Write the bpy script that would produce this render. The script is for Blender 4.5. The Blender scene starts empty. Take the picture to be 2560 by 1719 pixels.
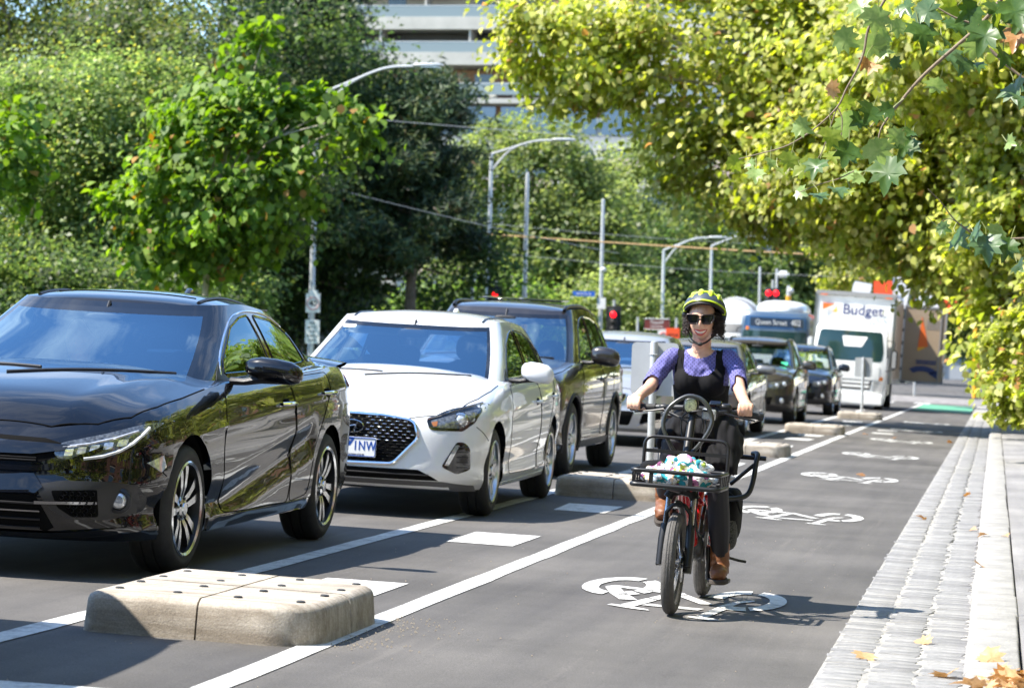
import bpy, bmesh, math, random
import numpy as np
from mathutils import Vector, Matrix, Euler, Quaternion
from mathutils.bvhtree import BVHTree
rnd = random.Random(7)
NR = np.random.default_rng(11)
PI = math.pi
R = math.radians
scn = bpy.context.scene
C = scn.collection

# ---------------------------------------------------------------- camera
FALL = 0.035                                   # cross-fall of the carriageway towards the kerb
def gz(x):                                     # ground height across the street
    return -FALL * max(x, -7.4) if x < 0.0 else 0.0
cam_d = bpy.data.cameras.new('camera'); cam = bpy.data.objects.new('camera', cam_d); C.objects.link(cam)
_f = Vector((-0.18321808, 0.98304527, 0.00728946)); _u = Vector((-0.02230329, -0.01156969, 0.9996843)); _r = Vector((0.98281926, 0.18299766, 0.02404492))
cam.matrix_world = Matrix(((_r.x, _u.x, -_f.x, 0), (_r.y, _u.y, -_f.y, 0), (_r.z, _u.z, -_f.z, 1.25), (0, 0, 0, 1)))
cam_d.sensor_width = 36; cam_d.lens = 36 * 6500 / 2560
cam_d.clip_start = 0.3; cam_d.clip_end = 2500
cam_d.dof.use_dof = True; cam_d.dof.focus_distance = 12.9; cam_d.dof.aperture_fstop = 5.6
scn.camera = cam

# ---------------------------------------------------------------- light
SUN_DIR = Vector((-0.98, -0.42, 1.50)).normalized()      # towards the sun
w = bpy.data.worlds.new('World'); scn.world = w; w.use_nodes = True
nt = w.node_tree; nt.nodes.clear()
o_ = nt.nodes.new('ShaderNodeOutputWorld'); bg = nt.nodes.new('ShaderNodeBackground')
sky = nt.nodes.new('ShaderNodeTexSky'); sky.sky_type = 'NISHITA'; sky.sun_disc = False
sky.sun_elevation = math.asin(SUN_DIR.z); sky.sun_rotation = math.atan2(SUN_DIR.x, SUN_DIR.y) % (2 * PI)
sky.air_density = 0.9; sky.dust_density = 0.1; sky.ozone_density = 1.4
tc = nt.nodes.new('ShaderNodeTexCoord'); mp = nt.nodes.new('ShaderNodeMapping'); mp.inputs['Scale'].default_value = (2.2, 1.1, 3.5)
nz = nt.nodes.new('ShaderNodeTexNoise'); nz.inputs['Scale'].default_value = 2.1; nz.inputs['Detail'].default_value = 8; nz.inputs['Roughness'].default_value = .62; nz.inputs['Distortion'].default_value = .5
cr = nt.nodes.new('ShaderNodeValToRGB'); cr.color_ramp.elements[0].position = .50; cr.color_ramp.elements[1].position = .80
mx = nt.nodes.new('ShaderNodeMix'); mx.data_type = 'RGBA'
mx.inputs[7].default_value = (7.0, 7.3, 7.8, 1)
fm = nt.nodes.new('ShaderNodeMath'); fm.operation = 'MULTIPLY'; fm.inputs[1].default_value = .6
L = nt.links.new
L(tc.outputs['Generated'], mp.inputs[0]); L(mp.outputs[0], nz.inputs['Vector']); L(nz.outputs['Fac'], cr.inputs[0])
hsv = nt.nodes.new('ShaderNodeHueSaturation'); hsv.inputs['Saturation'].default_value = 1.12; hsv.inputs['Value'].default_value = 1.12
L(cr.outputs[0], fm.inputs[0]); L(fm.outputs[0], mx.inputs[0]); L(sky.outputs[0], hsv.inputs['Color']); L(hsv.outputs[0], mx.inputs[6]); L(mx.outputs[2], bg.inputs[0])
bg.inputs[1].default_value = 0.14; L(bg.outputs[0], o_.inputs[0])
sl = bpy.data.lights.new('sun', 'SUN'); sl.energy = 5.0; sl.angle = R(.53); sl.color = (1, .935, .83)
so = bpy.data.objects.new('sun', sl); C.objects.link(so); so.rotation_euler = (-SUN_DIR).to_track_quat('-Z', 'Y').to_euler(); so.location = (-30, -10, 40)
scn.view_settings.view_transform = 'Standard'; scn.view_settings.look = 'None'; scn.view_settings.exposure = 1.25; scn.view_settings.gamma = 1
scn.view_settings.use_curve_mapping = False
scn.cycles.max_bounces = 7; scn.cycles.diffuse_bounces = 3; scn.cycles.glossy_bounces = 4; scn.cycles.transmission_bounces = 5; scn.cycles.transparent_max_bounces = 12
scn.cycles.caustics_reflective = False; scn.cycles.caustics_refractive = False; scn.cycles.sample_clamp_indirect = 6
try:
    scn.cycles.use_denoising = True; scn.cycles.denoiser = 'OPENIMAGEDENOISE'
except Exception: pass

# ---------------------------------------------------------------- materials
M = {}
def newmat(n):
    m = bpy.data.materials.new(n); m.use_nodes = True; M[n] = m
    return m, m.node_tree, m.node_tree.nodes['Principled BSDF']
def pbr(n, col, rough=.5, metal=0, var=0., scale=8., bump=0., bscale=None, coat=0., spec=.5, col2=None, emit=None, es=0., detail=5, coord='Object', stretch=None):
    m, t, b = newmat(n)
    c4 = tuple(col) + (1,)
    b.inputs['Base Color'].default_value = c4; b.inputs['Roughness'].default_value = rough; b.inputs['Metallic'].default_value = metal
    b.inputs['Specular IOR Level'].default_value = spec
    if coat: b.inputs['Coat Weight'].default_value = coat; b.inputs['Coat Roughness'].default_value = .03
    if emit: b.inputs['Emission Color'].default_value = tuple(emit) + (1,); b.inputs['Emission Strength'].default_value = es
    if var or bump:
        tcn = t.nodes.new('ShaderNodeTexCoord'); src = tcn.outputs[coord]
        if stretch:
            mpn = t.nodes.new('ShaderNodeMapping'); mpn.inputs['Scale'].default_value = stretch; t.links.new(src, mpn.inputs[0]); src = mpn.outputs[0]
    if var:
        no = t.nodes.new('ShaderNodeTexNoise'); no.inputs['Scale'].default_value = scale; no.inputs['Detail'].default_value = detail; no.inputs['Roughness'].default_value = .65
        t.links.new(src, no.inputs['Vector'])
        ra = t.nodes.new('ShaderNodeValToRGB'); ra.color_ramp.elements[0].position = .3; ra.color_ramp.elements[1].position = .72
        lo = col2 if col2 else [c * (1 - var) for c in col]; hi = [min(1, c * (1 + var)) for c in col]
        ra.color_ramp.elements[0].color = tuple(lo) + (1,); ra.color_ramp.elements[1].color = tuple(hi) + (1,)
        t.links.new(no.outputs['Fac'], ra.inputs[0]); t.links.new(ra.outputs[0], b.inputs['Base Color'])
    if bump:
        n2 = t.nodes.new('ShaderNodeTexNoise'); n2.inputs['Scale'].default_value = bscale or scale * 4; n2.inputs['Detail'].default_value = 4
        t.links.new(src, n2.inputs['Vector'])
        bn = t.nodes.new('ShaderNodeBump'); bn.inputs['Strength'].default_value = min(1, bump); bn.inputs['Distance'].default_value = .01
        t.links.new(n2.outputs['Fac'], bn.inputs['Height']); t.links.new(bn.outputs[0], b.inputs['Normal'])
    return m
def glassmat(n, tint, ior=1.5, boost=0.0):
    m, t, b = newmat(n); t.nodes.remove(b); out = [x for x in t.nodes if x.type == 'OUTPUT_MATERIAL'][0]
    tr = t.nodes.new('ShaderNodeBsdfTransparent'); tr.inputs[0].default_value = tuple(tint) + (1,)
    gl = t.nodes.new('ShaderNodeBsdfGlossy'); gl.inputs['Roughness'].default_value = 0.008; gl.inputs[0].default_value = (.62, .86, 1.0, 1)
    fr = t.nodes.new('ShaderNodeFresnel'); fr.inputs[0].default_value = ior
    ad = t.nodes.new('ShaderNodeMath'); ad.operation = 'ADD'; ad.inputs[1].default_value = boost; ad.use_clamp = True
    mi = t.nodes.new('ShaderNodeMixShader')
    t.links.new(fr.outputs[0], ad.inputs[0]); t.links.new(ad.outputs[0], mi.inputs[0]); t.links.new(tr.outputs[0], mi.inputs[1]); t.links.new(gl.outputs[0], mi.inputs[2]); t.links.new(mi.outputs[0], out.inputs[0])
    return m
def leafmat(n, trans=.35, rough=.45, back=1.0):
    # colour comes from a per-leaf attribute (random tone of each leaf); light passes through the blade
    m, t, b = newmat(n); out = [x for x in t.nodes if x.type == 'OUTPUT_MATERIAL'][0]
    at = t.nodes.new('ShaderNodeAttribute'); at.attribute_name = 'tone'
    b.inputs['Roughness'].default_value = rough; b.inputs['Specular IOR Level'].default_value = .5
    tl = t.nodes.new('ShaderNodeBsdfTranslucent'); mi = t.nodes.new('ShaderNodeMixShader'); mi.inputs[0].default_value = trans
    t.links.new(at.outputs['Color'], b.inputs['Base Color'])
    hs = t.nodes.new('ShaderNodeHueSaturation'); hs.inputs['Saturation'].default_value = 1.15; hs.inputs['Value'].default_value = 1.5
    t.links.new(at.outputs['Color'], hs.inputs['Color']); t.links.new(hs.outputs[0], tl.inputs[0])
    t.links.new(b.outputs[0], mi.inputs[1]); t.links.new(tl.outputs[0], mi.inputs[2]); t.links.new(mi.outputs[0], out.inputs[0])
    return m

# ---------------------------------------------------------------- mesh helpers
def tag(o, label=None, cat=None, group=None, kind=None):
    if label: o['label'] = label
    if cat: o['category'] = cat
    if group: o['group'] = group
    if kind: o['kind'] = kind
    return o
def thing(name, label, cat, loc=(0, 0, 0), rot=(0, 0, 0), group=None, scale=1.0):
    o = bpy.data.objects.new(name, None); C.objects.link(o); o.location = loc; o.rotation_euler = rot; o.scale = (scale,) * 3
    o.empty_display_size = .2
    return tag(o, label, cat, group)
def sub(name, parent, loc=(0, 0, 0), rot=(0, 0, 0)):
    o = bpy.data.objects.new(name, None); C.objects.link(o); o.parent = parent; o.location = loc; o.rotation_euler = rot; o.empty_display_size = .1
    return o
def link(name, me, parent=None, loc=None, rot=None):
    o = bpy.data.objects.new(name, me); C.objects.link(o)
    if parent: o.parent = parent
    if loc is not None: o.location = loc
    if rot is not None: o.rotation_euler = rot
    return o
def finish(me, mats, smooth=True, angle=40):
    for m_ in (mats if isinstance(mats, (list, tuple)) else [mats]): me.materials.append(M[m_] if isinstance(m_, str) else m_)
    if smooth and len(me.polygons):
        me.polygons.foreach_set('use_smooth', [True] * len(me.polygons))
        if angle < 179: me.set_sharp_from_angle(angle=R(angle))
    me.update()
class MB:
    def __init__(s): s.v = []; s.f = []; s.m = []
    def add(s, vs, fs, mi=0):
        n = len(s.v); s.v.extend([tuple(p) for p in vs]); s.f.extend([tuple(i + n for i in f) for f in fs]); s.m.extend([mi] * len(fs)); return s
    def box(s, c, d, rot=None, mi=0):
        q = Euler(rot).to_matrix() if rot is not None else None
        vs = []
        for x in (-.5, .5):
            for y in (-.5, .5):
                for z in (-.5, .5):
                    p = Vector((x * d[0], y * d[1], z * d[2]))
                    if q: p = q @ p
                    vs.append((p.x + c[0], p.y + c[1], p.z + c[2]))
        return s.add(vs, [(0, 1, 3, 2), (4, 6, 7, 5), (0, 4, 5, 1), (2, 3, 7, 6), (0, 2, 6, 4), (1, 5, 7, 3)], mi)
    def tube(s, pts, r, n=8, mi=0, closed=False, flat=1.0, cap=True):
        P = [Vector(p) for p in pts]; k = len(P); rr = r if isinstance(r, (list, tuple)) else [r] * k
        T = []
        for i in range(k):
            a = P[(i - 1) % k] if (closed or i > 0) else P[0]; b = P[(i + 1) % k] if (closed or i < k - 1) else P[-1]
            d = (b - a); T.append(d.normalized() if d.length > 1e-9 else Vector((0, 0, 1)))
        up = Vector((0, 0, 1)) if abs(T[0].z) < .9 else Vector((1, 0, 0))
        N = (up - T[0] * up.dot(T[0])).normalized(); vs = []
        for i in range(k):
            N = N - T[i] * N.dot(T[i])
            N = N.normalized() if N.length > 1e-6 else T[i].orthogonal().normalized()
            B = T[i].cross(N)
            for j in range(n):
                a = 2 * PI * j / n; vs.append(P[i] + (N * math.cos(a) * flat + B * math.sin(a)) * rr[i])
        fs = []
        for i in range(k if closed else k - 1):
            i2 = (i + 1) % k
            for j in range(n): fs.append((i * n + j, i * n + (j + 1) % n, i2 * n + (j + 1) % n, i2 * n + j))
        if not closed and cap: fs.append(tuple(range(n))[::-1]); fs.append(tuple((k - 1) * n + j for j in range(n)))
        return s.add(vs, fs, mi)
    def lathe(s, prof, n=24, axis='z', o=(0, 0, 0), mi=0, cap=True, a0=0, a1=2 * PI):
        full = abs(a1 - a0 - 2 * PI) < 1e-6; na = n if full else n + 1; vs = []
        for (r_, h) in prof:
            for j in range(na):
                a = a0 + (a1 - a0) * j / n; c_, s_ = r_ * math.cos(a), r_ * math.sin(a)
                p = {'z': (c_, s_, h), 'x': (h, c_, s_), 'y': (s_, h, c_)}[axis]
                vs.append((p[0] + o[0], p[1] + o[1], p[2] + o[2]))
        fs = []
        for i in range(len(prof) - 1):
            for j in range(n):
                j2 = (j + 1) % na; fs.append((i * na + j, i * na + j2, (i + 1) * na + j2, (i + 1) * na + j))
        if cap and full:
            if prof[0][0] > 1e-5: fs.append(tuple(range(na))[::-1])
            if prof[-1][0] > 1e-5: fs.append(tuple((len(prof) - 1) * na + j for j in range(na)))
        return s.add(vs, fs, mi)
    def ball(s, c, d, n=14, m=9, p=1.0, mi=0, rot=None):
        q = Euler(rot).to_matrix() if rot is not None else None; vs = []
        sg = lambda t: math.copysign(abs(t) ** p, t)
        for i in range(m + 1):
            th = -PI / 2 + PI * i / m
            for j in range(n):
                ph = 2 * PI * j / n
                v = Vector((sg(math.cos(th)) * sg(math.cos(ph)) * d[0], sg(math.cos(th)) * sg(math.sin(ph)) * d[1], sg(math.sin(th)) * d[2]))
                if q: v = q @ v
                vs.append(v + Vector(c))
        fs = [(i * n + j, i * n + (j + 1) % n, (i + 1) * n + (j + 1) % n, (i + 1) * n + j) for i in range(m) for j in range(n)]
        return s.add(vs, fs, mi)
    def prism(s, poly, d0, d1, axis='z', mi=0, o=(0, 0, 0)):
        n = len(poly)
        def pt(a, b, d): return {'z': (a, b, d), 'y': (a, d, b), 'x': (d, a, b)}[axis]
        vs = [tuple(np.add(pt(a, b, d0), o)) for a, b in poly] + [tuple(np.add(pt(a, b, d1), o)) for a, b in poly]
        fs = [tuple(range(n)), tuple(range(n, 2 * n))[::-1]] + [(i, n + i, n + (i + 1) % n, (i + 1) % n) for i in range(n)]
        return s.add(vs, fs, mi)
    def grid(s, G, mi=0, wrap=False):
        a = len(G); b = len(G[0]); vs = [p for row in G for p in row]
        fs = [(i * b + j, i * b + (j + 1) % b, (i + 1) * b + (j + 1) % b, (i + 1) * b + j) for i in range(a - 1) for j in range(b if wrap else b - 1)]
        return s.add(vs, fs, mi)
    def mesh(s, name, mats, smooth=True, angle=40, bevel=0, bseg=1, fix=True, sub=0):
        me = bpy.data.meshes.new(name); me.from_pydata(s.v, [], s.f)
        if len(set(s.m)) > 1: me.polygons.foreach_set('material_index', s.m)
        if fix or bevel or sub:
            bm = bmesh.new(); bm.from_mesh(me)
            bmesh.ops.remove_doubles(bm, verts=bm.verts, dist=1e-5)
            if fix: bmesh.ops.recalc_face_normals(bm, faces=bm.faces)
            if bevel: bmesh.ops.bevel(bm, geom=[e for e in bm.edges if len(e.link_faces) == 2 and e.calc_face_angle(0) > .5], offset=bevel, segments=bseg, affect='EDGES', clamp_overlap=True)
            bm.to_mesh(me); bm.free()
        finish(me, mats, smooth, angle); return me
    def build(s, name, mats, parent=None, loc=None, rot=None, **k):
        return link(name, s.mesh(name, mats, **k), parent, loc, rot)
def fillet(poly, r, n=4):
    out = []; k = len(poly)
    for i in range(k):
        p0, p, p1 = (Vector(poly[(i - 1) % k]), Vector(poly[i]), Vector(poly[(i + 1) % k]))
        ri = r[i] if isinstance(r, (list, tuple)) else r
        a, b = (p0 - p), (p1 - p); d = min(ri, a.length * .45, b.length * .45)
        if d < 1e-5: out.append(tuple(p)); continue
        A = p + a.normalized() * d; B = p + b.normalized() * d
        for j in range(n + 1):
            t = j / n; q = A * (1 - t) ** 2 + p * 2 * t * (1 - t) + B * t * t; out.append(tuple(q))
    return out
def rect(x0, x1, y0, y1): return [(x0, y0), (x1, y0), (x1, y1), (x0, y1)]
def ip(tab, x): return float(np.interp(x, [t[0] for t in tab], [t[1] for t in tab]))
def sip(tab, x):                                   # smooth (monotone-ish) interpolation
    xs = [t[0] for t in tab]; ys = [t[1] for t in tab]; n = len(xs)
    if x <= xs[0]: return ys[0]
    if x >= xs[-1]: return ys[-1]
    i = int(np.searchsorted(xs, x)) - 1
    i = max(0, min(n - 2, i)); h = xs[i + 1] - xs[i]; t = (x - xs[i]) / h
    def sl_(j):
        if j == 0: return (ys[1] - ys[0]) / (xs[1] - xs[0])
        if j == n - 1: return (ys[-1] - ys[-2]) / (xs[-1] - xs[-2])
        a = (ys[j] - ys[j - 1]) / (xs[j] - xs[j - 1]); b = (ys[j + 1] - ys[j]) / (xs[j + 1] - xs[j])
        return 0 if a * b <= 0 else 2 * a * b / (a + b)
    m0, m1 = sl_(i), sl_(i + 1); t2, t3 = t * t, t * t * t
    return (2 * t3 - 3 * t2 + 1) * ys[i] + (t3 - 2 * t2 + t) * h * m0 + (-2 * t3 + 3 * t2) * ys[i + 1] + (t3 - t2) * h * m1
def spline(pts, n=8, closed=False):
    P = [Vector(p) for p in pts]; k = len(P); out = []
    for i in range(k if closed else k - 1):
        g_ = lambda j: P[j % k] if closed else P[max(0, min(k - 1, j))]
        a, b, c, d = g_(i - 1), g_(i), g_(i + 1), g_(i + 2)
        for j in range(n):
            t = j / n
            out.append(.5 * ((2 * b) + (c - a) * t + (2 * a - 5 * b + 4 * c - d) * t * t + (3 * b - a - 3 * c + d) * t ** 3))
    if not closed: out.append(P[-1])
    return out
def dup(o, parent=None, loc=None, rot=None):
    c = o.copy(); C.objects.link(c)
    if parent: c.parent = parent
    if loc is not None: c.location = loc
    if rot is not None: c.rotation_euler = rot
    for ch in o.children: dup(ch, c)
    return c
def text_mesh(txt, size, depth=.002, bold=0.0, spacing=1.0):
    cu = bpy.data.curves.new('txt', 'FONT'); cu.body = txt; cu.size = size; cu.extrude = depth; cu.offset = bold; cu.align_x = 'CENTER'; cu.align_y = 'CENTER'; cu.space_character = spacing
    cu.resolution_u = 3
    o = bpy.data.objects.new('txt', cu); C.objects.link(o)
    dg = bpy.context.evaluated_depsgraph_get(); me = bpy.data.meshes.new_from_object(o.evaluated_get(dg)); me = me.copy()
    bpy.data.objects.remove(o); bpy.data.curves.remove(cu)
    return me
def lettering(name, txt, size, mat, parent, loc, rot=(PI / 2, 0, 0), sx=1.0, **k):   # default: readable from -Y
    me = text_mesh(txt, size, **k); me.materials.clear(); me.materials.append(M[mat])
    o = link(name, me, parent, loc, rot); o.scale = (sx, 1, 1); return o

# shared materials
pbr('black_plastic', (.018, .018, .02), .45, bump=.15, bscale=300)
pbr('gloss_black', (.006, .006, .007), .08, coat=.6)
pbr('rubber', (.022, .022, .023), .7, var=.25, scale=30, bump=.1)
pbr('chrome', (.82, .83, .85), .07, 1.0)
pbr('silver_metal', (.62, .63, .64), .28, 1.0)
pbr('dark_metal', (.03, .03, .032), .35, .6)
pbr('void', (.004, .004, .004), .9, spec=.1)
pbr('galvanised', (.50, .52, .53), .42, .35, var=.18, scale=14)
pbr('white_paint', (.80, .80, .79), .5, var=.05, scale=3)
pbr('interior', (.05, .052, .058), .7)
pbr('interior_grey', (.32, .33, .33), .7)
pbr('red_lamp', (.5, .0, .0), .4, emit=(1.0, .004, .01), es=2.6)
pbr('tail_red', (.22, .006, .008), .12, coat=.5)
pbr('amber', (.65, .17, .01), .2, coat=.5)
pbr('lamp_glass', (.75, .78, .8), .05, .6, var=.4, scale=45)
glassmat('windscreen', (.84, .94, .95), 1.5, .34)
glassmat('side_glass', (.10, .12, .10), 1.55, .10)
glassmat('clear_glass', (.93, .95, .95), 1.45, .02)
# ================================================================ ground
def asphalt(n, base, speck, lo=.75):
    m, t, b = newmat(n); b.inputs['Roughness'].default_value = .82; b.inputs['Specular IOR Level'].default_value = .35
    tcn = t.nodes.new('ShaderNodeTexCoord'); O = tcn.outputs['Object']
    def noise(sc, de=4, ro=.6, vec=O):
        x = t.nodes.new('ShaderNodeTexNoise'); x.inputs['Scale'].default_value = sc; x.inputs['Detail'].default_value = de; x.inputs['Roughness'].default_value = ro; t.links.new(vec, x.inputs['Vector']); return x
    big = noise(.55, 6, .62); st = t.nodes.new('ShaderNodeMapping'); st.inputs['Scale'].default_value = (3.2, .16, 1); t.links.new(O, st.inputs[0]); trk = noise(1.0, 5, .6, st.outputs[0])
    fine = noise(150, 3, .7); grit = t.nodes.new('ShaderNodeTexVoronoi'); grit.inputs['Scale'].default_value = 42; t.links.new(O, grit.inputs['Vector'])
    def ramp(src, p0, p1, c0, c1):
        r_ = t.nodes.new('ShaderNodeValToRGB'); r_.color_ramp.elements[0].position = p0; r_.color_ramp.elements[1].position = p1
        r_.color_ramp.elements[0].color = tuple(c0) + (1,); r_.color_ramp.elements[1].color = tuple(c1) + (1,); t.links.new(src, r_.inputs[0]); return r_.outputs[0]
    def mix(a, bb, fac, mode='MULTIPLY'):
        x = t.nodes.new('ShaderNodeMix'); x.data_type = 'RGBA'; x.blend_type = mode
        if isinstance(fac, float): x.inputs[0].default_value = fac
        else: t.links.new(fac, x.inputs[0])
        t.links.new(a, x.inputs[6]); t.links.new(bb, x.inputs[7]); return x.outputs[2]
    c1 = ramp(big.outputs['Fac'], .32, .68, [c * lo for c in base], [c * 1.28 for c in base])
    c2 = ramp(trk.outputs['Fac'], .3, .72, (.70, .70, .72), (1.22, 1.21, 1.18))
    c3 = ramp(fine.outputs['Fac'], .32, .68, (.55, .55, .55), (1.5, 1.5, 1.5))
    sc = t.nodes.new('ShaderNodeMapping'); sc.inputs['Scale'].default_value = (9, .22, 1); sc.inputs['Rotation'].default_value = (0, 0, .03); t.links.new(O, sc.inputs[0]); scu = noise(1.0, 6, .7, sc.outputs[0]); c4 = ramp(scu.outputs['Fac'], .60, .70, (1, 1, 1), (1.28, 1.26, 1.24))
    oil = noise(.9, 4, .5); c5 = ramp(oil.outputs['Fac'], .66, .74, (1, 1, 1), (.62, .61, .60))
    x = mix(mix(mix(mix(c1, c2, .8), c3, .75), c4, .8), c5, .8)
    gm = ramp(grit.outputs['Distance'], .055, .10, (1, 1, 1), (0, 0, 0))
    sel = noise(3.7, 3); gs = ramp(sel.outputs['Fac'], .60, .68, (0, 0, 0), (1, 1, 1))
    mm = mix(gm, gs, 1.0)
    rgb = t.nodes.new('ShaderNodeRGB'); rgb.outputs[0].default_value = tuple(speck) + (1,)
    x = mix(x, rgb.outputs[0], mm, 'MIX'); t.links.new(x, b.inputs['Base Color'])
    bn = t.nodes.new('ShaderNodeBump'); bn.inputs['Strength'].default_value = .5; bn.inputs['Distance'].default_value = .006
    t.links.new(fine.outputs['Fac'], bn.inputs['Height']); t.links.new(bn.outputs[0], b.inputs['Normal'])
asphalt('asphalt', (.097, .092, .088), (.42, .38, .32))
asphalt('old_asphalt', (.22, .21, .205), (.5, .47, .42))
asphalt('footpath_asphalt', (.24, .235, .235), (.5, .48, .45))
pbr('soil', (.09, .075, .05), .9, var=.5, scale=3)
pbr('lawn', (.07, .10, .03), .9, var=.5, scale=1.5, bump=.4)
def worn(n, col, wear=.4, scale=5., lo=.30, hi=.42, under=(.10, .10, .10)):
    m, t, b = newmat(n); b.inputs['Roughness'].default_value = .65
    tcn = t.nodes.new('ShaderNodeTexCoord'); no = t.nodes.new('ShaderNodeTexNoise'); no.inputs['Scale'].default_value = scale; no.inputs['Detail'].default_value = 9; no.inputs['Roughness'].default_value = .75
    t.links.new(tcn.outputs['Object'], no.inputs['Vector'])
    ra = t.nodes.new('ShaderNodeValToRGB'); e = ra.color_ramp.elements; e[0].position = lo; e[1].position = hi
    e[0].color = tuple(c * (1 - wear) + u * wear for c, u in zip(col, under)) + (1,); e[1].color = tuple(col) + (1,)
    t.links.new(no.outputs['Fac'], ra.inputs[0])
    n2 = t.nodes.new('ShaderNodeTexNoise'); n2.inputs['Scale'].default_value = 60; n2.inputs['Detail'].default_value = 3; t.links.new(tcn.outputs['Object'], n2.inputs['Vector'])
    r2 = t.nodes.new('ShaderNodeValToRGB'); r2.color_ramp.elements[0].color = (.82, .82, .82, 1); r2.color_ramp.elements[1].color = (1, 1, 1, 1); r2.color_ramp.elements[0].position = .35; r2.color_ramp.elements[1].position = .55
    t.links.new(n2.outputs['Fac'], r2.inputs[0])
    x = t.nodes.new('ShaderNodeMix'); x.data_type = 'RGBA'; x.blend_type = 'MULTIPLY'; x.inputs[0].default_value = 1
    t.links.new(ra.outputs[0], x.inputs[6]); t.links.new(r2.outputs[0], x.inputs[7]); t.links.new(x.outputs[2], b.inputs['Base Color'])
    bn = t.nodes.new('ShaderNodeBump'); bn.inputs['Strength'].default_value = .3; bn.inputs['Distance'].default_value = .004
    t.links.new(n2.outputs['Fac'], bn.inputs['Height']); t.links.new(bn.outputs[0], b.inputs['Normal'])
worn('road_paint', (.62, .62, .60), .7, 9., .34, .52)
worn('green_paint', (.10, .36, .22), .5, 1.2, .35, .5)

prof = [(-600, .26), (-60, .26), (-13.2, .26), (-13.0, .40), (-12.9, .40), (-12.7, .26), (-7.4, .259), (-3, .105), (-.12, .0042)]
def sheet(name, pr, ys, mat, parent=None):
    mb = MB(); mb.grid([[(x, y, z) for x, z in pr] for y in ys]); o = mb.build(name, mat, parent, angle=20); return o
ys_ = [-60, -20, 0, 6, 10, 15, 20, 30, 40, 60, 80, 120, 200, 400, 900]
ground = tag(sheet('ground', [(-900, -.30), (900, -.30)], [-200, 900], 'soil'), kind='structure')
road = tag(sheet('road', [(-12.72, .26), (-7.4, .259), (-5, .175), (-3, .105), (-1.5, .0525), (-.66, .0231)], ys_, 'asphalt'), kind='structure')
park = tag(sheet('park_ground', [(-600, .36), (-60, .36), (-12.85, .36), (-12.72, .36), (-12.72, .2)], ys_, 'lawn'), kind='structure')
# cross street and the pale concrete beyond it
tag(sheet('cross_street', [(-60, .272), (-7.4, .2635), (-.6, .028), (.2, .012), (60, .012)], [101, 106, 112, 124], 'old_asphalt'), kind='structure')

def flatpoly(mb, poly, lift=.004):                     # painted marking lying on the road
    n = len(mb.v); vs = [(x, y, gz(x) + lift) for x, y in poly]; mb.add(vs, [tuple(range(len(vs)))])
def strip(mb, x0, x1, y0, y1, jit=.0, lift=.004, step=.5):
    k = max(2, int((y1 - y0) / step) + 1); G = []
    for i in range(k):
        y = y0 + (y1 - y0) * i / (k - 1); a, b = x0 + rnd.uniform(-jit, jit), x1 + rnd.uniform(-jit, jit)
        G.append([(a, y, gz(a) + lift), (b, y, gz(b) + lift)])
    mb.grid(G)
mb = MB(); strip(mb, -2.725, -2.605, -20, 100, .006); mb.build('lane_line', 'road_paint', road, smooth=False)
mb = MB(); strip(mb, -3.845, -3.725, -20, 100, .006); mb.build('lane_line', 'road_paint', road, smooth=False)
for a in range(-10, 100, 9):
    mb = MB(); strip(mb, -7.42, -7.30, a, a + 3, .004); mb.build('lane_dash', 'road_paint', road, smooth=False)
for y in (7.48, 12.03, 15.98, 19.9, 26.6, 30.4, 38.2, 42.4, 45.1, 50.5, 54.5, 58.5):
    mb = MB(); j = lambda: rnd.uniform(-.02, .02)
    flatpoly(mb, [(-3.36 + j(), y + j()), (-2.95 + j(), y + j()), (-2.95 + j(), y + 1.02 + j()), (-3.38 + j(), y + 1.0 + j())]); mb.build('buffer_dash', 'road_paint', road, smooth=False)
mb = MB(); strip(mb, -2.55, -.75, 81, 97, .01, .008); mb.build('green_lane_patch', 'green_paint', road, smooth=False)
for y in (79.2, 81.5, 84): pass
mb = MB(); flatpoly(mb, [(-3.0, 97.5), (-2.4, 97.5), (-2.4, 100.4), (-3.0, 100.4)], .006); mb.build('stop_line', 'road_paint', road, smooth=False)
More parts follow.
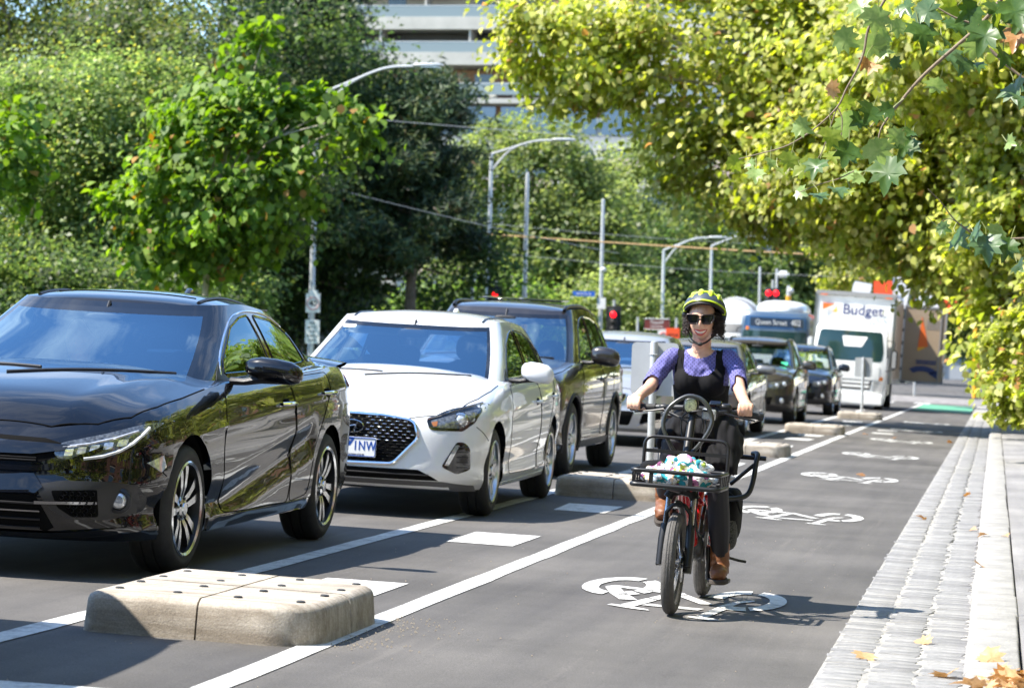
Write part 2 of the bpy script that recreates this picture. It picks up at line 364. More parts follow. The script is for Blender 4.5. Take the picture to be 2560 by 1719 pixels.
# bicycle stencil, (u across, v along the lane, metres from its own centre)
def arc(cx, cy, rx, ry, a0, a1, wx, n=12):
    o1 = [(cx + rx * math.cos(R(a0 + (a1 - a0) * i / n)), cy + ry * math.sin(R(a0 + (a1 - a0) * i / n))) for i in range(n + 1)]
    o2 = [(cx + (rx - wx) * math.cos(R(a0 + (a1 - a0) * i / n)), cy + (ry - wx * 2.2) * math.sin(R(a0 + (a1 - a0) * i / n))) for i in range(n + 1)]
    return o1, o2
def bar(p, q, wd):
    d = Vector((q[0] - p[0], (q[1] - p[1]))); n_ = Vector((-d.y, d.x)).normalized() * wd * .62
    return [(p[0] + n_.x, p[1] + n_.y), (p[0] - n_.x, p[1] - n_.y), (q[0] - n_.x, q[1] - n_.y), (q[0] + n_.x, q[1] + n_.y)]
def stencil(X, Y):
    mb = MB()
    def put(poly): flatpoly(mb, [(X + u, Y + v) for u, v in poly], .005)
    for (cx, cy, segs) in ((-.36, .47, ((72, 262), (-38, 56), (-74, -44))), (.335, .14, ((95, 178), (-70, 78), (-118, -76)))):
        for a0, a1 in segs:
            o1, o2 = arc(cx, cy, .205, .57, a0, a1, .088)
            for i in range(len(o1) - 1): put([o1[i], o1[i + 1], o2[i + 1], o2[i]])
    put(bar((-.42, .43), (-.19, .335), .085)); put(bar((-.20, .34), (-.10, .30), .11)); put(bar((-.40, .36), (-.335, .08), .065)); put(bar((-.33, .06), (-.225, -.28), .075))
    put([(-.285, -.62), (-.27, -.56), (-.20, -.575), (-.07, -.70), (-.055, -.76), (-.14, -.73)])
    put([(-.225, -.55), (-.15, -.62), (-.09, -.20), (-.15, -.13)]); put([(-.145, -.10), (-.085, -.17), (-.055, .10), (-.10, .14)]); put([(-.10, .16), (-.055, .13), (-.03, .30), (-.03, .36), (-.08, .32)])
    put(bar((-.115, -.46), (.17, -.52), .085)); put(bar((-.02, .21), (.17, -.22), .06)); put(bar((-.04, .30), (.01, .12), .05))
    put([(.14, -.93), (.16, -.87), (.27, -.90), (.31, -.97), (.26, -1.01)])
    put([(.185, -.85), (.24, -.90), (.29, -.36), (.235, -.32)]); put([(.23, -.28), (.285, -.33), (.32, -.02), (.38, .12), (.37, .19), (.29, .06)])
    return mb.build('bicycle_symbol', 'road_paint', road, smooth=False)
for y in (13.35, 21.35, 29.1, 37.0, 45.4, 54.0, 62.0): stencil(-1.58, y)
# line and symbols across the far end of the bike lane
for y in (49.6, 52.0):
    mb = MB(); flatpoly(mb, rect(-2.3, -1.9, y, y + .8), .006); mb.build('lane_dash', 'road_paint', road, smooth=False)

# ---------------------------------------------------------------- bluestone gutter, kerb, footpath
def stonemat(n, a, b_, sc):
    m = pbr(n, a, .8, var=.22, scale=sc, bump=.5, bscale=45, col2=b_, detail=8); return m
stonemat('bluestone', (.225, .223, .222), (.16, .159, .159), 9)
stonemat('bluestone_pale', (.26, .257, .253), (.20, .198, .196), 9)
stonemat('bluestone_dark', (.19, .189, .19), (.135, .134, .136), 9)
pbr('mortar', (.33, .32, .30), .9, var=.35, scale=9, bump=.6, bscale=70)
pbr('kerb_stone', (.29, .283, .27), .8, var=.25, scale=5, bump=.5, bscale=50, detail=8)
gut = tag(sheet('gutter', [(-.685, .0252), (-.60, .0220), (-.30, .0115), (-.098, .0046)], ys_, 'mortar'), kind='structure')
def stone_mesh(w_, l_, h, seed, mat, cut=.02):
    r_ = random.Random(seed); bm = bmesh.new(); j = lambda a: r_.uniform(-a, a)
    bot = [bm.verts.new((sx * w_ / 2 + j(cut * .5), sy * l_ / 2 + j(cut * .35), 0)) for sx, sy in ((-1, -1), (1, -1), (1, 1), (-1, 1))]
    pts = []
    for i in range(4):
        a, b = bot[i].co, bot[(i + 1) % 4].co
        pts += [a.copy(), a.lerp(b, .5 + j(.15)) + Vector((j(cut * .35), j(cut * .35), 0))]
    ring0 = [bm.verts.new((p.x * 1.02, p.y * 1.02, -.03)) for p in pts]
    ring1 = [bm.verts.new((p.x * .99, p.y * .985, h * .35)) for p in pts]
    ring2 = [bm.verts.new((p.x * .945, p.y * .90, h * .62 + j(.0025))) for p in pts]
    for v in bot: bm.verts.remove(v)
    for A, B in ((ring0, ring1), (ring1, ring2)):
        for i in range(8): bm.faces.new((A[i], A[(i + 1) % 8], B[(i + 1) % 8], B[i]))
    c = bm.verts.new((j(.02), j(.02), h * .66))
    for i in range(8): bm.faces.new((ring2[i], ring2[(i + 1) % 8], c))
    me = bpy.data.meshes.new('stone'); bm.normal_update(); bm.to_mesh(me); bm.free(); finish(me, mat, True, 50); return me
SM = ['bluestone', 'bluestone', 'bluestone_pale', 'bluestone_dark']
hdr = [stone_mesh(.182, .105, .008, i, SM[i % 4], .022) for i in range(8)]
run = [stone_mesh(.180, .100, .008, 40 + i, SM[i % 4], .03) for i in range(8)]
spots = []
y = 7.5
while y < 70:
    d = rnd.uniform(.098, .128)
    spots.append((y + d / 2, 0, -.592 + rnd.uniform(-.008, .008), d)); y += d
for k_, xc in ((1, -.385), (2, -.195)):
    y = 7.5 + .05 * k_
    while y < 70:
        d = rnd.uniform(.09, .15); spots.append((y + d / 2, k_, xc + rnd.uniform(-.014, .014), d)); y += d
spots.sort()
bmS = MB()
for n_, (y, k_, xc, d) in enumerate(spots):
    me = (hdr if k_ == 0 else run)[rnd.randrange(8)]; sy = d / (.105 if k_ == 0 else .100) * .93; sx = rnd.uniform(.94, 1.04); rz = rnd.uniform(-.05, .05) - .03
    if n_ < 298:
        o = link('stone', me, gut, (xc, y, gz(xc) - .001 + rnd.uniform(-.0012, .0010)), (rnd.uniform(-.006, .006), FALL, rz)); o.scale = (sx, sy, 1)
    else:
        ca, sa = math.cos(rz), math.sin(rz)
        bmS.add([(xc + v.co.x * sx * ca - v.co.y * sy * sa, y + v.co.x * sx * sa + v.co.y * sy * ca, gz(xc) + v.co.z) for v in me.vertices], [tuple(p.vertices) for p in me.polygons], SM.index(me.materials[0].name) if me.materials[0].name in SM else 0)
tag(bmS.build('far_stones', ['bluestone', 'bluestone', 'bluestone_pale', 'bluestone_dark'], gut, fix=False, angle=50), kind='stuff')
kerb = thing('kerb', None, None); tag(kerb, kind='structure')
y = 6.0
while y < 130:
    l_ = rnd.uniform(1.0, 1.5); mb = MB()
    x0 = -.098 + rnd.uniform(-.004, .004); x1 = .125 + rnd.uniform(-.006, .006)
    mb.prism([(x0, -.06), (x1, -.06), (x1, .112), (x1 - .01, .12), (x0 + .03, .12), (x0, .095)], y + .004, y + l_ - .004, 'y')
    mb.build('kerb_stone', 'kerb_stone', kerb, angle=30, bevel=.004); y += l_
tag(sheet('footpath', [(.126, .05), (.131, .108), (1.2, .12), (7.0, .14), (600, .14)], [-60, 0, 10, 20, 40, 70, 101], 'footpath_asphalt'), kind='structure')
tag(sheet('far_footpath', [(.126, .05), (.131, .108), (1.2, .12), (7.0, .14), (600, .14)], [124, 140, 200, 900], 'footpath_asphalt'), kind='structure')

# ---------------------------------------------------------------- concrete separators between bike lane and traffic
def concretemat(n, a, lo):
    m, t, b = newmat(n); b.inputs['Roughness'].default_value = .85
    tcn = t.nodes.new('ShaderNodeTexCoord'); O = tcn.outputs['Object']
    def noise(sc, de, st=None):
        v = O
        if st:
            q = t.nodes.new('ShaderNodeMapping'); q.inputs['Scale'].default_value = st; t.links.new(O, q.inputs[0]); v = q.outputs[0]
        x = t.nodes.new('ShaderNodeTexNoise'); x.inputs['Scale'].default_value = sc; x.inputs['Detail'].default_value = de; x.inputs['Roughness'].default_value = .7; t.links.new(v, x.inputs['Vector']); return x.outputs['Fac']
    def ramp(s, p0, p1, c0, c1):
        r_ = t.nodes.new('ShaderNodeValToRGB'); r_.color_ramp.elements[0].position = p0; r_.color_ramp.elements[1].position = p1; r_.color_ramp.elements[0].color = tuple(c0) + (1,); r_.color_ramp.elements[1].color = tuple(c1) + (1,); t.links.new(s, r_.inputs[0]); return r_.outputs[0]
    def mul(a_, b2, f=1.0):
        x = t.nodes.new('ShaderNodeMix'); x.data_type = 'RGBA'; x.blend_type = 'MULTIPLY'; x.inputs[0].default_value = f; t.links.new(a_, x.inputs[6]); t.links.new(b2, x.inputs[7]); return x.outputs[2]
    c1 = ramp(noise(4, 8), .32, .68, lo, a); c2 = ramp(noise(4, 7, (.30, 5.0, 2.5)), .36, .60, (.50, .44, .37), (1.12, 1.12, 1.12)); c3 = ramp(noise(120, 3), .3, .62, (.72, .71, .7), (1.08, 1.08, 1.08))
    t.links.new(mul(mul(c1, c2, .7), c3, .8), b.inputs['Base Color'])
    bn = t.nodes.new('ShaderNodeBump'); bn.inputs['Strength'].default_value = .5; bn.inputs['Distance'].default_value = .004; t.links.new(noise(110, 3), bn.inputs['Height']); t.links.new(bn.outputs[0], b.inputs['Normal'])
concretemat('concrete', (.52, .475, .415), (.31, .275, .23))
def quarter(w_, l_, h, r_, sx, sy):
    """one precast unit: outer corner (sx, sy) rounded, outer top edges chamfered; inner edges meet its neighbours"""
    n = 7; outer = []
    gap = .004
    base = [(sx * gap, sy * gap)]
    ringfun = lambda ins, q: [(sx * gap, sy * gap), (sx * (w_ - ins), sy * gap)] + [(sx * (w_ - r_ + (r_ - ins) * math.cos(PI / 2 * i / n)), sy * (l_ - r_ + (r_ - ins) * math.sin(PI / 2 * i / n))) for i in range(n + 1)] + [(sx * gap, sy * (l_ - ins))]
    levels = [(0.0, 0.0), (.004, .05), (.012, h - .035), (.020, h - .018), (.045, h - .002), (.06, h)]
    mb = MB(); G = []
    for ins, z in levels:
        G.append([(x, y, z) for x, y in ringfun(ins, 0)])
    mb.grid(G, wrap=True); k = len(G[0]); b0 = (len(G) - 1) * k
    mb.f.append(tuple(b0 + i for i in range(k))); mb.m.append(0); mb.f.append(tuple(range(k))[::-1]); mb.m.append(0)
    return mb
pbr('plug', (.03, .032, .033), .6)
plug_mb = MB(); plug_mb.lathe([(.019, -.004), (.019, .004), (.014, .007), (0, .007)], 12); plug_me = plug_mb.mesh('plug', 'plug')
def separator(xc, yc, label, w_=.52, l_=.63, h=.165, plugs=True, rr=(.10, .22)):
    t = thing('concrete_separator', label, 'road separator', (xc, yc, gz(xc)), (0, FALL, 0), 'concrete separators along the bike lane')
    for sx in (-1, 1):
        for sy in (-1, 1):
            o = quarter(w_, l_, h + rnd.uniform(-.003, .003), rr[0] if sx < 0 else rr[1], sx, sy).build('concrete_unit', 'concrete', t, angle=35)
            for fx in (.26, .8):
                for fy in (.22, .72):
                    link('plug', plug_me, o, (sx * w_ * fx + rnd.uniform(-.01, .01), sy * l_ * fy, h), (0, 0, 0))
    return t
separator(-3.135, 10.66, 'concrete separator with black plugs in front of the black sedan, nearest of its row', w_=.49, rr=(.07, .24))
separator(-3.19, 22.6, 'concrete separator carrying the grey sign post behind the cyclist')
separator(-3.19, 34.5, 'plain concrete separator beside the silver sedan, just right of the cyclist')
separator(-3.19, 47.2, 'pale concrete separator beside the dark brown ute, between two white dashes')
separator(-3.17, 62.6, 'small far concrete separator with a sign post in front of the white truck')

# grit and small stones swept against the separators and lying on the asphalt
mb = MB(); rp = random.Random(21)
for i in range(420):
    if i < 240: x, y = -2.62 + abs(rp.gauss(0, .16)) * rp.choice((1, 1, -.3)), 10.1 + rp.random() * 1.4
    else: x, y = rp.uniform(-3.6, -.8), rp.uniform(8.2, 19)
    if -3.65 < x < -2.62 and 9.98 < y < 11.32: continue
    s_ = rp.uniform(.002, .0075) * (1 if i < 240 else .8); z = gz(x) + .003
    mb.add([(x + s_ * a, y + s_ * b * rp.uniform(.7, 1.3), z + s_ * c) for a, b, c in ((1, 0, 0), (-.5, .9, 0), (-.5, -.9, 0), (0, 0, 1.1))], [(0, 1, 3), (1, 2, 3), (2, 0, 3)])
pbr('grit', (.40, .34, .27), .9, var=.3, scale=20)
tag(mb.build('gravel', 'grit', None, fix=False, smooth=False), kind='stuff')
# ================================================================ cars
def paint(n, col, rough=.22, metal=0.0, coat=1.0, flake=0.0, spec=.5):
    m = pbr(n, col, rough, metal, coat=coat, spec=spec)
    m.node_tree.nodes['Principled BSDF'].inputs['Coat Roughness'].default_value = .012
    m.node_tree.nodes['Principled BSDF'].inputs['Coat IOR'].default_value = 1.6
    return m
paint('paint_black', (.0025, .0025, .0035), .3, spec=.08)
paint('paint_white', (.80, .81, .83), .3)
paint('paint_brown', (.028, .023, .02), .3, .35)
paint('paint_silver', (.52, .53, .54), .32, .55)
paint('paint_grey', (.20, .195, .185), .32, .45)
paint('paint_bronze', (.060, .053, .045), .32, .35)
paint('paint_navy', (.012, .018, .032), .3, .2)
def sq(a, n): return math.sin(a) ** (2.0 / n), math.cos(a) ** (2.0 / n)
class CarBody:
    """car shell as stacked plan outlines: lower body ring + deck, glasshouse ring + roof. x right, y back from the nose, z up"""
    def __init__(s, p): s.p = p
    def w(s, y): return sip(s.p['wy'], y)
    def zs(s, y): return sip(s.p['zs'], y)
    def lower_pt(s, v, kind, t):
        p = s.p; F = sip(p['dF'], v); Rr = p['L'] - sip(p['dR'], v); k = sip(p['mw'], v)
        if kind == 0:
            a = PI / 2 * t; sn, cs = sq(a, p['nf']); y = F + p['Lf'] * (1 - cs); x = s.w(F + p['Lf']) * sn
        elif kind == 1:
            y0, y1 = F + p['Lf'], Rr - p['Lr']; y = y0 + (y1 - y0) * t; x = s.w(y)
        else:
            a = PI / 2 * (1 - t); sn, cs = sq(a, p['nr']); y = Rr - p['Lr'] * (1 - cs); x = s.w(Rr - p['Lr']) * sn
        zb = sip(p['zb'], y); z = zb + (s.zs(y) - zb) * v
        x *= k
        for (zz, dd, wd) in p.get('crease', []):                 # character line along the side
            zl = zz(y) if callable(zz) else zz; x -= dd * max(0, 1 - abs(z - zl) / wd) * min(1, max(0, (x - .6) / .15))
        return (x, y, z)
    def gh_pt(s, u, kind, t):
        p = s.p; yf0, yf1 = p['gF']; yr0, yr1 = p['gR']; w0, w1 = p['gw']; lf0, lf1 = p['gLf']; lr0, lr1 = p['gLr']
        uf = u + p.get('bowF', .0) * u * (1 - u); F = yf0 + (yf1 - yf0) * uf; Rr = yr0 + (yr1 - yr0) * (u + p.get('bowR', .15) * u * (1 - u)); W = w0 + (w1 - w0) * (u - p.get('bowS', .35) * u * (1 - u)); lf = lf0 + (lf1 - lf0) * u; lr = lr0 + (lr1 - lr0) * u
        wf = lambda y: W * (1 - p.get('gtaper', .10) * max(0, (y - (yf0 + 1.6)) / 2.0) ** 2)
        if kind == 0:
            a = PI / 2 * t; sn, cs = sq(a, p['gnf']); y = F + lf * (1 - cs); x = wf(F + lf) * sn
        elif kind == 1:
            y0, y1 = F + lf, Rr - lr; y = y0 + (y1 - y0) * t; x = wf(y)
        else:
            a = PI / 2 * (1 - t); sn, cs = sq(a, p['gnr']); y = Rr - lr * (1 - cs); x = wf(Rr - lr) * sn
        z0 = s.zs(y) - .04; z1 = sip(p['zr'], y); z = z0 + (z1 - z0) * u
        return (x, y, z)
    def outline(s, nA, nS, nB):
        o = [(0, (i / nA) ** 1.35) for i in range(nA)] + [(1, i / nS) for i in range(nS)] + [(2, 1 - (1 - i / nB) ** 1.0) for i in range(nB)]
        tail = [(2, 1 - ((nB - i) / nB) ** 1.35) for i in range(nB + 1)]
        return o[:nA + nS] + tail
    def make(s):
        p = s.p; nA, nS, nB = 20, 44, 14; OL = s.outline(nA, nS, nB); N = len(OL)
        nv = 22; mb = MB(); vv = [i / nv for i in range(nv + 1)]
        half = [[s.lower_pt(v, *o) for o in OL] for v in vv]
        ring = lambda h: h + [(-x, y, z) for x, y, z in h[-2:0:-1]]
        mb.grid([ring(h) for h in half], wrap=True)
        # deck (bonnet, cowl, boot)
        top = half[-1]; nc = 14; y0g, y1g = p['gF'][0] + .28, p['gR'][0] - .18
        G = []
        for (x, y, z) in top:
            cr_ = sip(p['crown'], y) * min(1, (x / .55) ** 1.2) if x > 0 else 0; row = []
            for j in range(2 * nc + 1):
                q = 1 - j / nc; e = p.get('ce', 2.2)
                zz = z + cr_ * (1 - abs(q) ** e)
                for rib in p.get('ribs', []): zz += rib[2] * math.exp(-((abs(q) * x - sip(rib[0], y)) / rib[1]) ** 2) * min(1, x / .5) * sip(rib[3], y)
                row.append((x * q, y, zz))
            G.append(row)
        n0 = len(mb.v); mb.v.extend([p_ for r_ in G for p_ in r_]); b = 2 * nc + 1
        for i in range(N - 1):
            inside = y0g < top[i][1] < y1g and y0g < top[i + 1][1] < y1g
            for j in range(2 * nc):
                if inside and 3 <= j < 2 * nc - 3: continue
                mb.f.append((n0 + i * b + j, n0 + i * b + j + 1, n0 + (i + 1) * b + j + 1, n0 + (i + 1) * b + j)); mb.m.append(0)
        # floor
        bot = half[0]
        mb.grid([[(x * q, y, z + .0) for q in (1, .33, -.33, -1)] for x, y, z in bot], 1)
        s.lower_mb = mb
        # glasshouse
        mg = MB(); gA, gS, gB = 22, 40, 16; OG = s.outline(gA, gS, gB); nu = 16; uu = [i / nu for i in range(nu + 1)]
        hg = [[s.gh_pt(u, *o) for o in OG] for u in uu]; k = len(ring(hg[0]))
        mg.grid([ring(h) for h in hg], wrap=True)
        topg = hg[-1]; rc = p['roofcrown']; G = []
        yA, yB = topg[0][1], topg[-1][1]
        for (x, y, z) in topg:
            c_ = rc * max(0, math.sin(PI * min(1, max(0, (y - yA) / (yB - yA))))) ** .45 * min(1, x / .3)
            G.append([(x * q, y, z + c_ * (1 - abs(q) ** 2.6)) for q in [1 - j / 10 for j in range(21)]])
        mg.grid(G)
        s.gh_mb = mg; s.OG = OG; s.nu = nu; s.kg = k; s.hg = hg; s.gA, s.gS, s.gB = gA, gS, gB
        vs = mb.v + mg.v; fs = mb.f + [tuple(i + len(mb.v) for i in f) for f in mg.f]
        s.bvh = BVHTree.FromPolygons([Vector(v) for v in vs], fs)
        s.bvh_low = BVHTree.FromPolygons([Vector(v) for v in mb.v], mb.f)
        return s
    def hit(s, axis, a, b):
        if axis == 'y': o, d = Vector((a, -3, b)), Vector((0, 1, 0))
        elif axis == 'Y': o, d = Vector((a, 9, b)), Vector((0, -1, 0))
        elif axis == 'x': o, d = Vector((3, a, b)), Vector((-1, 0, 0))
        elif axis == 'X': o, d = Vector((-3, a, b)), Vector((1, 0, 0))
        else: o, d = Vector((a, b, 4)), Vector((0, 0, -1))
        h = s.bvh.ray_cast(o, d)
        return (h[0], h[1], d) if h[0] is not None else (None, None, d)
    def pt(s, axis, a, b, off=0.0):
        h, n, d = s.hit(axis, a, b)
        if h is None:
            best = None
            for k in range(1, 30):
                for da, db in ((k * .01, 0), (-k * .01, 0), (0, k * .01), (0, -k * .01)):
                    h, n, d = s.hit(axis, a + da, b + db)
                    if h is not None: best = h; break
                if best is not None: break
            if best is None: return None
            h = best.copy(); 
            if axis in 'yY': h.x, h.z = a, b
            elif axis in 'xX': h.y, h.z = a, b
            else: h.x, h.y = a, b
        return h - d * off
def patch(cb, axis, poly, off, dep=.01, g=.035, r=0, lift=None):
    """solid plate whose outline is drawn in the view along axis and which follows the body surface"""
    if r: poly = fillet(poly, r)
    bm = bmesh.new(); f = bm.faces.new([bm.verts.new((a, b, 0)) for a, b in poly])
    xs = [q[0] for q in poly]; ys = [q[1] for q in poly]
    for lo, hi, ax in ((min(xs), max(xs), 0), (min(ys), max(ys), 1)):
        k = int((hi - lo) / g)
        for i in range(1, k + 1):
            c = [0, 0, 0]; c[ax] = lo + (hi - lo) * i / (k + 1); n = [0, 0, 0]; n[ax] = 1
            bmesh.ops.bisect_plane(bm, geom=bm.verts[:] + bm.edges[:] + bm.faces[:], dist=1e-5, plane_co=c, plane_no=n)
    bmesh.ops.triangulate(bm, faces=[f for f in bm.faces if len(f.verts) > 4])
    bm.verts.index_update(); vs = []; low = []
    for v in bm.verts:
        l_ = lift(v.co.x, v.co.y) if lift else 0
        q = cb.pt(axis, v.co.x, v.co.y, off + l_)
        if q is None: q = Vector((0, 0, 0))
        vs.append(q); _, _, d = cb.hit(axis, v.co.x, v.co.y); low.append(q + d * dep)
    n = len(vs); mb = MB(); fs = [tuple(v.index for v in f.verts) for f in bm.faces]
    for e in bm.edges:
        if len(e.link_faces) == 1: a, b = e.verts[0].index, e.verts[1].index; fs.append((a, b, b + n, a + n))
    mb.add(vs + low, fs); bm.free(); return mb
def mirror(mb):
    m2 = MB(); m2.v = [(-x, y, z) for x, y, z in mb.v]; m2.f = [f[::-1] for f in mb.f]; m2.m = list(mb.m); return m2
def seam(cb, axis, line, r=.004, off=.0015, step=.04, n=5, closed=False):
    pts = []
    L2 = list(line) + ([line[0]] if closed else [])
    for (a, b) in zip(L2[:-1], L2[1:]):
        k = max(1, int(math.hypot(b[0] - a[0], b[1] - a[1]) / step))
        for i in range(k):
            q = cb.pt(axis, a[0] + (b[0] - a[0]) * i / k, a[1] + (b[1] - a[1]) * i / k, off)
            if q is not None: pts.append(q)
    q = cb.pt(axis, L2[-1][0], L2[-1][1], off)
    if q is not None: pts.append(q)
    mb = MB()
    if len(pts) > 1: mb.tube(pts, r, n)
    return mb
def cut_faces(bm, poly, axis, side):
    """score the outline of poly into the faces on one side of the shell; returns the faces inside it"""
    ia, ib, ic = {'x': (1, 2, 0), 'y': (0, 2, 1)}[axis]
    xs = [q[0] for q in poly]; ys = [q[1] for q in poly]; e = .12
    def near(f):
        c = f.calc_center_median()
        return c[ic] * side > 0.25 and min(xs) - e < c[ia] < max(xs) + e and min(ys) - e < c[ib] < max(ys) + e
    if axis == 'y': near = lambda f: f.calc_center_median()[1] < 1.0 and min(xs) - e < f.calc_center_median()[0] < max(xs) + e and min(ys) - e < f.calc_center_median()[2] < max(ys) + e
    k = len(poly)
    for i in range(k):
        a, b = poly[i], poly[(i + 1) % k]; n = [0, 0, 0]; n[ia] = -(b[1] - a[1]); n[ib] = b[0] - a[0]; c = [0, 0, 0]; c[ia], c[ib] = a
        if abs(n[ia]) + abs(n[ib]) < 1e-7: continue
        F = [f for f in bm.faces if near(f)]; Es = {e_ for f in F for e_ in f.edges}; V = {v for f in F for v in f.verts}
        bmesh.ops.bisect_plane(bm, geom=list(V) + list(Es) + F, dist=1e-5, plane_co=c, plane_no=n)
    def inside(a, b):
        r_ = False; j = k - 1
        for i in range(k):
            if (poly[i][1] > b) != (poly[j][1] > b) and a < (poly[j][0] - poly[i][0]) * (b - poly[i][1]) / (poly[j][1] - poly[i][1]) + poly[i][0]: r_ = not r_
            j = i
        return r_
    return [f for f in bm.faces if near(f) and inside(f.calc_center_median()[ia], f.calc_center_median()[ib])]
def take(bm, faces):
    """copy faces into their own mesh data and delete them from the shell"""
    mb = MB(); idx = {}
    for f in faces:
        q = []
        for v in f.verts:
            if v not in idx: idx[v] = len(mb.v); mb.v.append(tuple(v.co))
            q.append(idx[v])
        mb.f.append(tuple(q)); mb.m.append(0)
    bmesh.ops.delete(bm, geom=faces, context='FACES'); return mb
def circle(cx, cy, r, n=22, a0=0, a1=360): return [(cx + r * math.cos(R(a0 + (a1 - a0) * i / n)), cy + r * math.sin(R(a0 + (a1 - a0) * i / n))) for i in range(n)]

WHEELS = {}; pbr('machined', (.70, .71, .72), .2, .95)
def wheel_mesh(key, Rt, wd, Rr, style, rimmat, barrel=0):
    """tyre and alloy; outer face towards +x"""
    if key in WHEELS: return WHEELS[key]
    mb = MB(); h = wd / 2
    mb.lathe([(Rr - .012, -h * .8), (Rr + .006, -h * .92), (Rr + .03, -h), (Rt - .045, -h * 1.0), (Rt - .014, -h * .86), (Rt, -h * .62), (Rt, -.035), (Rt - .006, -.032), (Rt - .006, -.026), (Rt, -.023), (Rt, .023), (Rt - .006, .026), (Rt - .006, .032), (Rt, .035), (Rt, h * .62), (Rt - .014, h * .86), (Rt - .045, h * 1.0), (Rt - .055, h * 1.015), (Rr + .03, h), (Rr + .006, h * .92), (Rr - .012, h * .8)], 48, 'x', cap=False)
    ty = mb.mesh('tyre', 'rubber', angle=50)
    r_ = MB(); xo = h * .86
    r_.lathe([(Rr + .012, xo + .012), (Rr + .004, xo + .018), (Rr - .008, xo + .010)], 40, 'x', mi=0, cap=False); r_.lathe([(Rr - .008, xo + .010), (Rr - .018, xo - .03), (Rr - .03, -h * .8)], 40, 'x', mi=barrel, cap=False)
    ns = style['n']
    for i in range(ns):
        a = 2 * PI * i / ns + .2
        def P(rad, tang, x): return (x, rad * math.cos(a) - tang * math.sin(a), rad * math.sin(a) + tang * math.cos(a))
        for sgn in style['legs']:
            w0, w1, b0, b1 = style['w0'], style['w1'], style['b0'] * sgn, style['b1'] * sgn
            prof = [(.045, b0), (Rr * .45, b0 + (b1 - b0) * .25), (Rr * .75, b0 + (b1 - b0) * .65), (Rr - .005, b1)]
            xs = [xo - .02, xo - .006, xo - .002, xo - .004]
            vs = []; 
            for q, ((rad, tb), x) in enumerate(zip(prof, xs)):
                ww = (w0 + (w1 - w0) * q / 3) / 2
                vs += [P(rad, tb - ww, x - .03), P(rad, tb - ww * .8, x), P(rad, tb + ww * .8, x), P(rad, tb + ww, x - .03)]
            fs = []; ms = []
            for q in range(3):
                for j in range(3): fs.append((q * 4 + j, q * 4 + j + 1, (q + 1) * 4 + j + 1, (q + 1) * 4 + j)); ms.append(0 if j == 1 else style['edge'])
            n = len(r_.v); r_.v.extend(vs); r_.f.extend([tuple(t + n for t in f) for f in fs]); r_.m.extend(ms)
    r_.lathe([(.062, xo - .03), (.058, xo - .008), (.034, xo - .002), (.032, xo + .004), (0, xo + .006)], 20, 'x', mi=0)
    for i in range(5):
        a = 2 * PI * i / 5; r_.lathe([(.009, xo - .012), (.009, xo - .0), (0, xo)], 6, 'x', (0, .05 * math.cos(a), .05 * math.sin(a)), mi=1)
    r_.lathe([(Rr * .93, -h * .1), (Rr * .9, -h * .05), (.07, -h * .05), (.05, h * .3), (0, h * .3)], 32, 'x', mi=1, cap=False)   # brake disc
    rim = r_.mesh('rim', [rimmat, 'dark_metal'], angle=30, fix=False)
    WHEELS[key] = (ty, rim); return WHEELS[key]
def add_wheel(parent, key, pos, side, turn=0.0, badge=False):
    ty, rim = WHEELS[key]; wh = sub('wheel', parent, pos, (rnd.uniform(0, 6.2), 0, (0 if side > 0 else PI) + turn))
    link('tyre', ty, wh); r_ = link('rim', rim, wh); return wh
def mirror_housing(parent, cb, x, y, z, side, mat, d=(.115, .10, .075), stalk=True, ind=False):
    mb = MB(); s_ = side
    G = []
    prof = [(-.02, .45), (0, .72), (.05, .95), (.12, 1.0), (.19, .93), (.225, .68), (.24, .3)]
    for (dx, k) in prof:
        row = []
        for j in range(16):
            a = 2 * PI * j / 16; c_, n_ = math.cos(a), math.sin(a)
            yy = math.copysign(abs(c_) ** .75, c_) * d[1] * .55 * k; zz = math.copysign(abs(n_) ** .75, n_) * d[2] * k * (1 if n_ > 0 else .85)
            row.append((x + s_ * dx * d[0] / .115, y + yy + .02, z + zz - (dx * .12)))
        G.append(row)
    mb.grid(G, wrap=True); k = 16
    mb.f.append(tuple(range(k))); mb.m.append(0); mb.f.append(tuple((len(G) - 1) * k + j for j in range(k))); mb.m.append(0)
    o = mb.build('wing_mirror', mat, parent, angle=60)
    m2 = MB(); m2.tube([(x - s_ * .11, y + .03, z - .075), (x - s_ * .03, y + .03, z - .075), (x + s_ * .06, y + .02, z - .055), (x + s_ * .20 * d[0] / .115, y + .02, z - .062)], [.03, .026, .034, .02], 8, flat=.75)
    m2.build('mirror_stalk', 'black_plastic', o)
    m3 = MB(); m3.ball((x + s_ * .105 * d[0] / .115, y + d[1] * .52 + .02, z - .012), (.09 * d[0] / .115, .006, d[2] * .7), 14, 6); m3.build('mirror_glass', 'chrome', o)
    return o
def handle(cb, parent, axis, y, z, mat):
    s_ = 1 if axis == 'x' else -1; q = cb.pt(axis, y, z, 0)
    mb = MB(); mb.ball((q.x - s_ * .004, q.y, q.z), (.012, .062, .030), 14, 6, mi=1)
    mb.tube([(q.x + s_ * .004, q.y - .098, q.z - .002), (q.x + s_ * .03, q.y - .08, q.z), (q.x + s_ * .036, q.y, q.z + .003), (q.x + s_ * .03, q.y + .08, q.z), (q.x + s_ * .004, q.y + .098, q.z - .002)], [.012, .015, .016, .015, .012], 8, flat=.8)
    return mb.build('door_handle', [mat, 'void'], parent)
